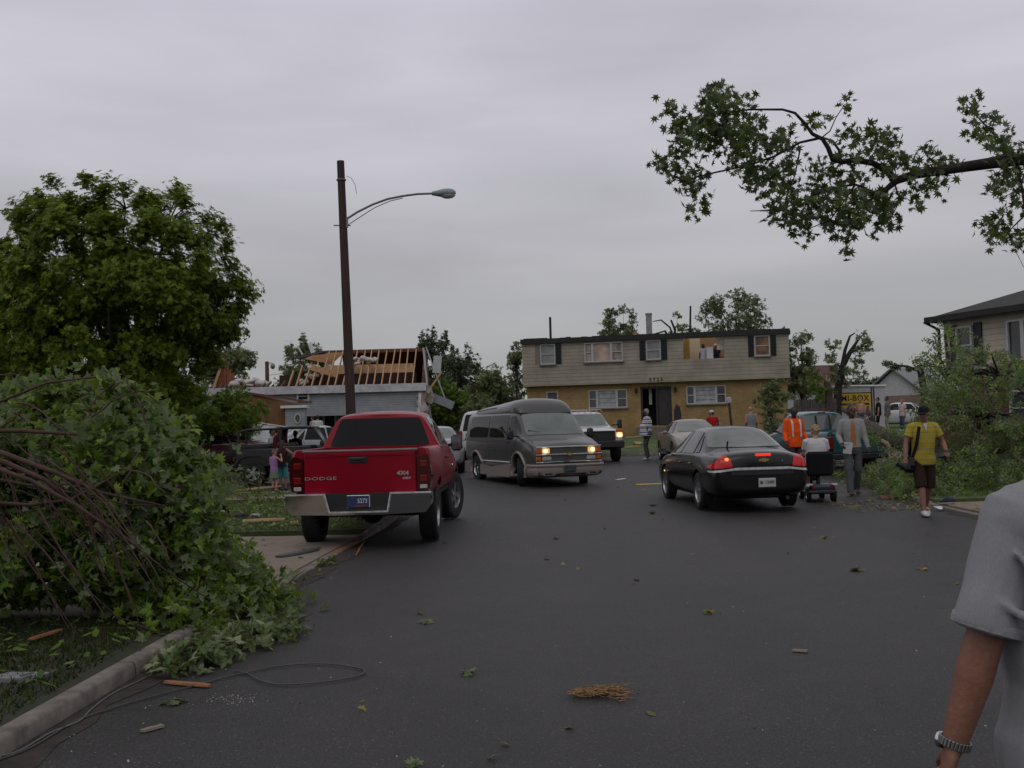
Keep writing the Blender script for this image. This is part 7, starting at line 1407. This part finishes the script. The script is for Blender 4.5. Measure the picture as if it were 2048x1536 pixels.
branch_on_ground('fallen_branch', 'leafy branches strewn over the corner lawn behind the heap', [(400, 1000), (440, 985), (500, 1010), (545, 1015)], .9, 700, .10, LF_SH, 'oval', .35, 16, 6)
branch_on_ground('fallen_branch', 'thin leafy branch standing up between the heap and the jeep', [(395, 985), (430, 972), (470, 975), (520, 985)], .7, 420, .10, LF_SH, 'oval', .7, 14, 7)
branch_on_ground('fallen_branch', 'green twig tuft lying in the gutter beside the red truck', [(640, 1135), (655, 1128), (672, 1130)], .08, 36, .06, LF_SH, 'oval', .08, 4, 8)
# ---- fallen tree on the right
def fallen_right():
    rd = random.Random(8); rg = np.random.default_rng(8); y0 = 26.0; b = at(1850, 900, y0); O = Vector((b.x, y0, gz(b.x, y0)+.1)); t = thing('fallen_tree', 'big uprooted tree lying across the lawn in front of the beige house', 'fallen tree', O)
    poly = [(1888, 650), (1915, 668), (1960, 700), (2010, 712), (2110, 730), (2110, 985), (1960, 975), (1905, 950), (1880, 900), (1838, 838), (1832, 735), (1852, 712), (1870, 690)]
    C = []; Rr = []
    while len(C) < 185:
        px, py = rd.uniform(1825, 2110), rd.uniform(640, 990)
        if not inside(poly, px, py): continue
        p = at(px, py, rd.uniform(22.5, 27.0)-(py-640)/350*2.0)
        if p.z < gz(p.x, p.y)+.2: continue
        r = rd.uniform(.20, .40); C.append(np.array(p-O)); Rr.append((r, r, r*.8))
    for px, py, d in ((1888, 650, 25), (1895, 670, 25), (1845, 712, 25), (1838, 730, 25), (1850, 728, 25), (1860, 755, 25), (1842, 775, 25), (1925, 665, 25), (2010, 712, 25), (1760, 868, 26.5), (1785, 872, 26.5), (1740, 862, 27.5), (1810, 868, 26), (1830, 860, 26), (1775, 900, 26), (1800, 905, 25.5), (1725, 870, 27.5), (1752, 885, 27), (1870, 880, 25), (1840, 845, 26)):
        C.append(np.array(at(px, py, d)-O)); Rr.append((.26, .26, .22))
    leaves('foliage', blob_pts(C, Rr, 300, rg, .25), .155, LF_RT, t, 'spray3', .5, .35, rng=rg)
    q = MB(); pp = [at(*p)-O for p in ((1686, 818, 30.5), (1715, 838, 29.6), (1745, 855, 28.6), (1790, 882, 27.2), (1840, 900, 26.0), (1930, 920, 25.0))]; q.tube(pp, [.07, .10, .14, .18, .21, .24], 10)
    for L_, r in (([(1840, 900, 26), (1880, 840, 25.5), (1900, 760, 25.3), (1890, 660, 25.2)], .10), ([(1930, 920, 25), (1960, 840, 24.6), (2000, 760, 24.5), (2030, 715, 24.5)], .10), ([(1930, 920, 25), (2000, 900, 24), (2080, 860, 23.5)], .09), ([(1880, 905, 25.5), (1860, 820, 25.5), (1842, 730, 25.4)], .07), ([(1930, 920, 25), (2000, 950, 23.6), (2040, 985, 22.6)], .05), ([(1715, 838, 29.6), (1705, 822, 29.8), (1700, 808, 30)], .05)): q.tube([at(*p)-O for p in L_], [r*(1-.25*i) for i in range(len(L_))], 7)
    for c in C[::3]: e = Vector(c); a = min((pp+[at(1900, 760, 25.3)-O, at(2000, 760, 24.5)-O, at(1960, 840, 24.6)-O]), key=lambda p_: (p_-e).length); q.tube(bend(a, e, .1, 4, .05, rd), [.03, .025, .02, .013, .007], 5)
    q.build('trunk', BARK, t, 60)
    q = MB(); q.tube([at(*p)-O for p in ((1748, 872, 27.5), (1775, 888, 27.0), (1783, 905, 26.8), (1800, 918, 26.5))], [.05, .055, .05, .04], 7); q.build('bare_limb', BARK_P, t)
fallen_right()
gb = 'leafy branches heaped on the right lawn'
branch_on_ground('fallen_branch', 'leafy branches heaped behind the photographer legs', [(1760, 975), (1800, 965), (1850, 970), (1900, 985), (1940, 975)], .75, 2300, .125, LF_RT, 'spray3', .62, 26, 12, flat=0)
branch_on_ground('fallen_branch', 'low leafy branches beside the right kerb near the tie wearing man', [(1748, 955), (1790, 985), (1830, 1000), (1880, 998)], .5, 1300, .12, LF_RT, 'spray3', .40, 20, 13)
branch_on_ground('fallen_branch', 'long pale limb lying on the grass between the scooter and the fallen tree', [(1655, 928), (1690, 932), (1740, 930), (1800, 935)], .35, 160, .11, LF_RT, 'spray3', .25, 10, 14)
branch_on_ground('fallen_branch', 'leaves piled on the lawn in front of the beige house', [(1930, 945), (1975, 960), (2020, 975), (2060, 985)], .8, 1500, .13, LF_RT, 'spray3', .5, 20, 15)
# ---- overhanging silver maple, upper right
def maple():
    rd = random.Random(17); rg = np.random.default_rng(17); D = 8.7; O = Vector((7.6, 9.4, gz(7.6, 9.4)+.1)); t = thing('maple_tree', 'silver maple whose limb reaches into the sky at the upper right', 'tree', O); q = MB()
    def pxs(L_, d=D): return [at(p[0], p[1], p[2] if len(p) > 2 else d)-O for p in L_]
    q.tube([Vector((0, 0, -.2)), Vector((.05, 0, 1.2)), Vector((0, 0, 2.6)), Vector((.15, .1, 4.2)), Vector((.1, .2, 6.0))], [.36, .27, .24, .18, .10], 14)
    lim = [([(2500, 235, 9.2), (2250, 275, 9.0), (2048, 318), (1990, 325), (1920, 335), (1830, 349), (1795, 360), (1785, 366)], [.075, .065, .052, .048, .042, .037, .033, .029]),
           ([(1790, 362), (1775, 342), (1745, 326), (1710, 320), (1682, 324), (1665, 318), (1656, 295), (1645, 278), (1625, 268), (1608, 245), (1590, 226), (1565, 219), (1500, 219), (1430, 228), (1390, 250)], [.034, .030, .026, .024, .022, .022, .020, .018, .016, .014, .012, .010, .008, .006, .004]),
           ([(1682, 324), (1678, 300), (1665, 282), (1645, 275)], [.014, .012, .010, .008]), ([(1640, 276), (1600, 285), (1550, 312), (1500, 330), (1430, 345), (1370, 360), (1330, 345)], [.012, .010, .009, .008, .007, .005, .003]),
           ([(1785, 368), (1765, 385), (1745, 388), (1728, 375), (1710, 369), (1660, 377), (1610, 398), (1560, 420), (1500, 422)], [.026, .020, .016, .012, .010, .009, .008, .006, .003]), ([(1755, 385), (1735, 405), (1718, 420), (1700, 460), (1693, 495)], [.012, .010, .008, .006, .003]),
           ([(1640, 278), (1660, 262), (1672, 235), (1690, 208)], [.006, .005, .004, .003]), ([(1652, 258), (1640, 240), (1622, 230)], [.004, .003, .002]), ([(1920, 335), (1912, 320), (1880, 318), (1860, 325)], [.010, .007, .005, .003]),
           ([(2040, 318), (2010, 290), (1975, 255), (1935, 212)], [.014, .011, .008, .004]), ([(2030, 322), (2045, 380), (2050, 430), (2010, 470)], [.014, .011, .008, .004]), ([(2060, 440), (2050, 470), (2030, 500), (2048, 535)], [.006, .004, .003, .002]), ([(1600, 300), (1590, 350), (1570, 400)], [.007, .005, .003]), ([(1710, 370), (1690, 400), (1660, 440), (1600, 465)], [.009, .007, .005, .003]), ([(1790, 370), (1800, 400), (1780, 440)], [.008, .006, .003]), ([(1480, 219), (1450, 195), (1440, 170)], [.006, .004, .002])]
    for L_, r in lim: q.tube(pxs(L_), r, 8)
    CL = [(1345, 232, 26), (1440, 180, 26), (1432, 200, 34), (1475, 212, 34), (1420, 235, 40), (1400, 265, 45), (1370, 250, 30), (1360, 285, 34), (1440, 280, 48), (1330, 335, 24), (1360, 352, 26), (1395, 365, 30), (1395, 400, 20), (1390, 420, 10), (1310, 322, 12), (1480, 275, 40), (1500, 310, 40), (1540, 262, 34), (1520, 345, 34), (1570, 290, 30), (1560, 365, 34), (1590, 330, 30), (1545, 395, 26), (1600, 415, 40), (1575, 445, 26), (1545, 425, 20), (1640, 350, 40), (1640, 395, 40), (1655, 430, 38), (1690, 340, 30), (1700, 400, 44), (1690, 450, 28), (1692, 480, 14), (1740, 405, 40), (1745, 440, 32), (1780, 400, 34), (1775, 435, 22), (1810, 395, 18), (1690, 285, 22), (1735, 285, 34), (1770, 280, 24), (1785, 300, 20), (1725, 310, 26), (1688, 210, 14), (1662, 225, 9), (1622, 228, 12), (1600, 240, 8), (1820, 335, 26), (1855, 322, 26), (1885, 318, 22), (1855, 360, 22), (1885, 365, 16), (1838, 395, 12), (1780, 340, 30), (1925, 210, 18), (1950, 225, 22), (1975, 250, 26), (1960, 270, 16), (2000, 285, 26), (2025, 300, 30), (2045, 345, 30), (1985, 350, 26), (2000, 370, 22), (2025, 375, 24), (2042, 410, 24), (1990, 445, 26), (2015, 460, 30), (2040, 475, 24), (2000, 475, 16), (2042, 505, 8), (1605, 465, 14), (1470, 250, 30)]
    P = []
    for px, py, r in CL:
        for _ in range(int(1.3+r*r*.0088)):
            a = rd.uniform(0, 6.28); k = math.sqrt(rd.random())*r; d = D+rd.gauss(0, .22); c = at(px+math.cos(a)*k, py+math.sin(a)*k*.9, d)-O
            for _ in range(rd.randint(4, 7)): P.append(np.array(c)+np.array((rd.gauss(0, .038), rd.gauss(0, .04), rd.gauss(-.01, .045))))
    for _ in range(1500): a, e_ = rd.uniform(0, 6.28), rd.uniform(-.3, 1.5); k = rd.uniform(.7, 1); P.append(np.array((math.cos(a)*math.cos(e_)*2.6*k+1.6, math.sin(a)*math.cos(e_)*2.6*k, 5.2+math.sin(e_)*2.4*k)))
    q.build('trunk', BARK_D, t, 60); leaves('crown', np.array(P), .080, LF_MAP, t, 'silver', .15, .35, np.array([[0, -.25, .0]]), rng=rg)
maple()
# ---------------------------------------------------------------- debris on the ground
M_wood = mat('split_wood', (.22, .095, .040), .85, var=.3, scale=6, stretch=(1, 6, 6)); M_wood2 = mat('yellow_plank', (.36, .24, .11), .8, var=.2, scale=4)
def shard(name, label, a, b, w, h, m, lift=.015, cat='wood splinter', group=None, taper=True):
    A, B = gp(*a), gp(*b); A.z += lift; B.z += lift; t = thing(name, label, cat, A, 0, group); d = B-A; x, u = frame(d); q = MB(); n = 5; rd = random.Random(hash(label) % 99)
    rings = []
    for i in range(n+1):
        k = i/n; ww = w*(.55+.9*k*(1-k)*2 if taper else 1)*rd.uniform(.85, 1.15); hh = h*rd.uniform(.8, 1.2); p = d*k; rings.append([p-x*ww/2-u*0, p+x*ww/2, p+x*ww*.4+u*hh, p-x*ww*.4+u*hh])
    q.loft(rings); q.build('wood', m, t, 20); return t
gw = 'broken wood lying about'
shard('wood_splinter', 'orange split wood under the pale leaved branch on the asphalt', (330, 1368), (420, 1376), .06, .014, M_wood, .01, group=gw)
shard('wood_splinter', 'split wood lying on the dark grass below the heap', (58, 1312), (122, 1290), .07, .014, M_wood, .12, group=gw)
shard('wood_splinter', 'split board under the red truck rear', (662, 1112), (715, 1085), .12, .018, M_wood, .01, group=gw); shard('wood_splinter', 'thin red brown stick below the red truck tail', (712, 1114), (728, 1085), .025, .02, M_wood, .01, group=gw)
shard('plank', 'yellow plank on the corner lawn left of the red truck', (486, 1057), (570, 1054), .14, .04, M_wood2, .12, 'plank', gw, False); shard('plank', 'short yellow plank end behind the left rear wheel', (582, 1062), (596, 1061), .1, .04, M_wood2, .12, 'plank', gw, False)
shard('plank', 'long yellow board at the street edge behind the children', (470, 992), (560, 982), .12, .04, M_wood2, .12, 'plank', gw, False); shard('plank', 'pale plank propped in the leaves left of the jeep', (415, 946), (430, 943), .10, .05, M_wood2, .2, 'plank', gw, False)
shard('plank', 'pale board lying on the far lawn behind the striped man', (1252, 902), (1276, 900), .15, .06, M_wood2, .14, 'plank', gw, False); shard('plank', 'yellow board on the far lawn beside the white pickup', (1252, 881), (1282, 879), .15, .06, M_wood2, .14, 'plank', gw, False)
shard('plank', 'orange board on the right lawn near the right edge', (1960, 969), (2000, 967), .12, .05, M_wood, .14, 'plank', gw, False); shard('plank', 'brown board in the gutter beside the right driveway', (1760, 998), (1795, 997), .08, .04, M_wood, .02, 'plank', gw, False)
shard('tape_strip', 'strip of yellow tape lying on the street beside the black sedan', (1272, 970), (1325, 968), .22, .012, mat('yellow_tape', (.42, .30, .03), .6, var=.3, scale=12), .006, 'tape', None, False)
shard('paper_scrap', 'white scrap on the street right of the grey van', (1232, 960), (1248, 958), .10, .01, M_white, .006, 'scrap', None, False)
shard('metal_strip', 'dark flat metal strip on the driveway behind the red truck', (556, 1121), (632, 1106), .22, .02, mat('dark_sheet', (.05, .05, .052), .6, var=.2), .045, 'metal strip')
shard('concrete_chip', 'pale flat chip on the asphalt at the near left', (283, 1466), (325, 1455), .05, .012, M_conc, .006, 'chip', None, False); shard('concrete_chip', 'small grey flat chip in the middle of the street', (1586, 1303), (1615, 1305), .05, .01, M_conc, .006, 'chip', None, False)
p = gp(35, 1385); t = thing('stone_slab', 'flat grey stone slab set in the grass by the kerb', 'stone', (p.x, p.y, gz(p.x, p.y)+.12)); MB().prism(rpoly([(-.20, -.08), (.14, -.10), (.20, .07), (-.11, .11)], .04), -.05, -.005).build('stone', mat('grey_stone', (.17, .17, .175), .9, var=.25, scale=8, bump=.5), t)
# cable across the kerb with a loop on the asphalt
def gpl(L_, z=.012): return [gp(*p)+Vector((0, 0, z)) for p in L_]
def spline(P, n=6):
    P = [P[0]]+P+[P[-1]]; o = []
    for i in range(1, len(P)-2):
        for k in range(n):
            t = k/n; a, b, c, d = P[i-1:i+3]; o.append(.5*((2*b)+(c-a)*t+(2*a-5*b+4*c-d)*t*t+(3*b-a-3*c+d)*t**3))
    return o+[P[-2]]
pts = spline(gpl([(-20, 1530), (60, 1500), (140, 1452), (180, 1435), (250, 1412), (310, 1395), (400, 1372), (450, 1358), (495, 1348), (560, 1335), (640, 1330), (700, 1336), (728, 1344), (715, 1356), (640, 1368), (560, 1372), (520, 1364), (495, 1350), (470, 1345)])); t = thing('cable', 'dark cable looped on the asphalt and trailing to the kerb', 'cable', pts[0]); MB().tube([p-pts[0] for p in pts], .0055, 6).build('wire', mat('cable_grey', (.055, .050, .05), .6), t)
pts = spline(gpl([(-20, 1522), (40, 1505), (100, 1470), (158, 1446), (185, 1420), (230, 1388), (300, 1355), (330, 1340)])); t = thing('cable', 'pale cable running along the gutter at the near left', 'cable', pts[0]); MB().tube([p-pts[0] for p in pts], .0045, 6).build('wire', mat('cable_pale', (.12, .12, .125), .5), t)
# bundle of straw
O = gp(1198, 1390); t = thing('straw_bundle', 'small bundle of dry brown straw lying on the asphalt', 'straw', O); q = MB(); rd = random.Random(2)
for i in range(210):
    k = rd.random(); x = -.18+.30*k; w_ = .03+.07*abs(k-.25); a = Vector((x+rd.gauss(0, .02), rd.gauss(0, w_), .01+rd.random()*.035*(1-abs(k-.5)))); an = rd.gauss(0, .65)+(.25 if k > .6 else 0)*rd.choice((-1, 1)); l = rd.uniform(.04, .11); q.tube([a, a+Vector((math.cos(an)*l*.5, math.sin(an)*l*.5, rd.uniform(0, .012))), a+Vector((math.cos(an)*l, math.sin(an)*l, rd.uniform(-.004, .01)))], [.003, .0028, .0015], 4)
q.build('straw', mat('dry_straw', (.235, .135, .062), .9, var=.45, scale=40), t)
# leaf litter: strewn leaves too many to count
def litter(spec, size, m, shape, seed):
    rg = np.random.default_rng(seed); P = []
    for (x0, x1, y0, y1, n, dz) in spec:
        for _ in range(n): x, y = rg.uniform(x0, x1), rg.uniform(y0, y1); P.append((x, y, gz(x, y)+dz))
    return leaves('leaf_litter', np.array(P), size, m, None, shape, 2.2, .45, rng=rg)
LF_YEL = leaf_mat('leaf_yellowed', (.07, .085, .018), (.22, .175, .04), (.16, .15, .08), .2)
tag(litter([(5.9, 7.6, 18.6, 21.0, 300, .018), (7.4, 9.0, 17.5, 20.2, 80, .06), (6.3, 7.4, 21, 25, 70, .02), (-2.75, -2.2, 9.5, 14, 60, .02)], .075, LF_YEL, 'oval', 3), 'yellowing leaves strewn along the gutters', 'leaf litter', kind='stuff')
tag(litter([(-9, -2.7, 17.4, 24.5, 1500, .13), (-8, -2.9, 25.8, 27.2, 500, .13), (7.9, 13, 20.4, 30, 1800, .14), (-4, 12, 42, 50, 900, .15), (-6.5, -2.9, 5.8, 9.4, 300, .14), (-9, -2.7, 10, 17, 120, .05), (-9, -3, 37.5, 44, 500, .14)], .10, LF_RT, 'oval', 4), 'green leaves and twigs strewn over the lawns', 'leaf litter', kind='stuff')
tag(litter([(-2.2, 7, 4, 16, 26, .012), (-2, 7, 16, 34, 40, .014)], .085, LF_YEL, 'oval', 9), 'dry leaf scraps scattered on the street', 'leaf litter', kind='stuff')
tag(litter([(-2.2, 7, 3.5, 20, 1300, .006), (-2.6, -2.0, 4, 16, 160, .008)], .017, leaf_mat('grit', (.05, .035, .025), (.30, .27, .24), None, .1), 'oval', 12), 'grit and tiny scraps scattered on the asphalt', 'grit', kind='stuff')
LF1 = [(1010, 1492, .07, 'LF_YEL'), (985, 1518, .06, 'LF_YEL'), (825, 1532, .09, 'LF_PALE'), (345, 1408, .12, 'LF_PALE'), (935, 1350, .10, 'LF_PALE'), (1715, 1142, .12, 'LF_YEL'), (1842, 1140, .09, 'LF_YEL'), (1420, 1226, .09, 'LF_YEL'), (855, 1247, .10, 'LF_PALE'), (840, 1228, .08, 'LF_YEL'), (1642, 1077, .10, 'LF_YEL'), (1306, 1012, .12, 'LF_MAP'), (1308, 1028, .12, 'LF_MAP'), (725, 1422, .06, 'LF_YEL'), (870, 1305, .05, 'LF_PALE'), (1115, 1078, .09, 'LF_YEL')]
for i, (px, py, sz, mm) in enumerate(LF1):
    p = gp(px, py); P = np.array([[0, 0, .018]]+[[random.uniform(-.05, .05), random.uniform(-.04, .04), .02] for _ in range(3 if sz > .085 else 0)]); where = 'near edge' if py > 1400 else ('middle' if py > 1180 else 'far part')
    o = leaves('fallen_leaf', P, sz, globals()[mm], None, 'maple', 1.6, .2, loc=p); side = 'left' if px < 760 else ('centre' if px < 1300 else 'right'); tag(o, f"{'pale green' if mm == 'LF_PALE' else ('yellowed' if mm == 'LF_YEL' else 'dark')} fallen leaf on the asphalt at the {where}, {side} side", 'leaf', 'single leaves fallen on the asphalt')
# plaster dust and scraps
p = gp(465, 1400); rg = np.random.default_rng(6); n = 160; P = np.stack([rg.normal(0, .10, n), rg.normal(0, .07, n), np.full(n, .004)], 1); tag(leaves('plaster_crumbs', P, .012, leaf_mat('plaster_dust', (.20, .18, .17), (.36, .34, .33), None, .05), None, 'oval', 2.5, .6, loc=p, rng=rg), 'scatter of white plaster crumbs on the asphalt below the pale branch', 'plaster crumbs', kind='stuff')
def rag(label, px, py, s, m, lift=.13, seed=1):
    rd = random.Random(seed); p = gp(px, py); t = thing('crumpled_scrap', label, 'scrap', (p.x, p.y, p.z+lift), 0, 'scraps of rubbish on the lawns'); q = MB(); V = [(rd.uniform(-1, 1)*s, rd.uniform(-.7, .7)*s, rd.uniform(0, 1)*s*.7) for _ in range(14)]; bm = bmesh.new(); [bm.verts.new(v) for v in V]; r = bmesh.ops.convex_hull(bm, input=bm.verts); bm.verts.index_update(); bm.faces.ensure_lookup_table(); q.add([v.co.copy() for v in bm.verts], [[v.index for v in f.verts] for f in bm.faces]); bm.free(); q.build('scrap', m, t, 10)
rag('red and white crumpled carton on the corner lawn', 449, 1044, .16, mat('red_carton', (.30, .05, .06), .7, var=.8, scale=5, col2=(.5, .46, .44)), .12, 1); rag('dark crumpled rubbish beside the yellow plank', 480, 1048, .14, C_DGREY, .12, 2); rag('black and white scrap left of the truck wheel', 512, 1049, .12, mat('bw_scrap', (.03, .03, .04), .6, var=.9, scale=9, col2=(.5, .5, .52)), .12, 3)
rag('dark blue crumpled cloth at the right driveway edge', 1890, 1012, .20, mat('blue_cloth', (.03, .04, .075), .9, var=.3), .04, 4); rag('white scrap in the gutter by the right driveway', 1876, 1022, .09, M_white, .02, 5); rag('small white scrap behind the fallen branches', 1953, 907, .07, M_white, .3, 6)
rag('pinkish crumpled debris behind the white pickup', 1252, 868, .34, M_insul, .1, 7); rag('pale debris on the far lawn beside the striped man', 1276, 895, .24, M_wood2, .12, 8); rag('pale board scraps by the fallen trunk', 1790, 928, .22, M_wood2, .15, 9); rag('wood scraps on the lawn right of the photographer', 1902, 908, .24, M_wood2, .18, 10)
p = at(1880, 880, 24.6); g = gz(p.x, 24.6)
t = thing('rubbish_bin', 'dark grey wheeled bin tipped over behind the photographer', 'bin', (p.x, 24.6, g+.42), R(20)); M = Matrix.Rotation(R(84), 4, 'Y'); q = MB(); q.loft([[M @ Vector(v) for v in ((-a, -a, z), (a, -a, z), (a, a, z), (-a, a, z))] for a, z in ((.22, -.5), (.29, .45), (.32, .46), (.32, .5))]); q.build('bin_body', mat('bin_grey', (.022, .023, .026), .45), t); q = MB(); q.box((.56, 0, .1), (.06, .68, .7), Matrix.Rotation(R(10), 4, 'Y'), bev=.02); q.build('lid', MATS['bin_grey'], t)
p = at(1712, 955, 25.6); t = thing('marker_block', 'small grey block standing on the grass right of the scooter', 'block', (at(1758, 940, 24.6).x, 24.6, gz(8, 24.6)+.1)); MB().box((0, 0, .16), (.22, .15, .34), bev=.02).build('block', mat('grey_block', (.10, .10, .11), .8, var=.2), t)
bpy.context.view_layer.update()
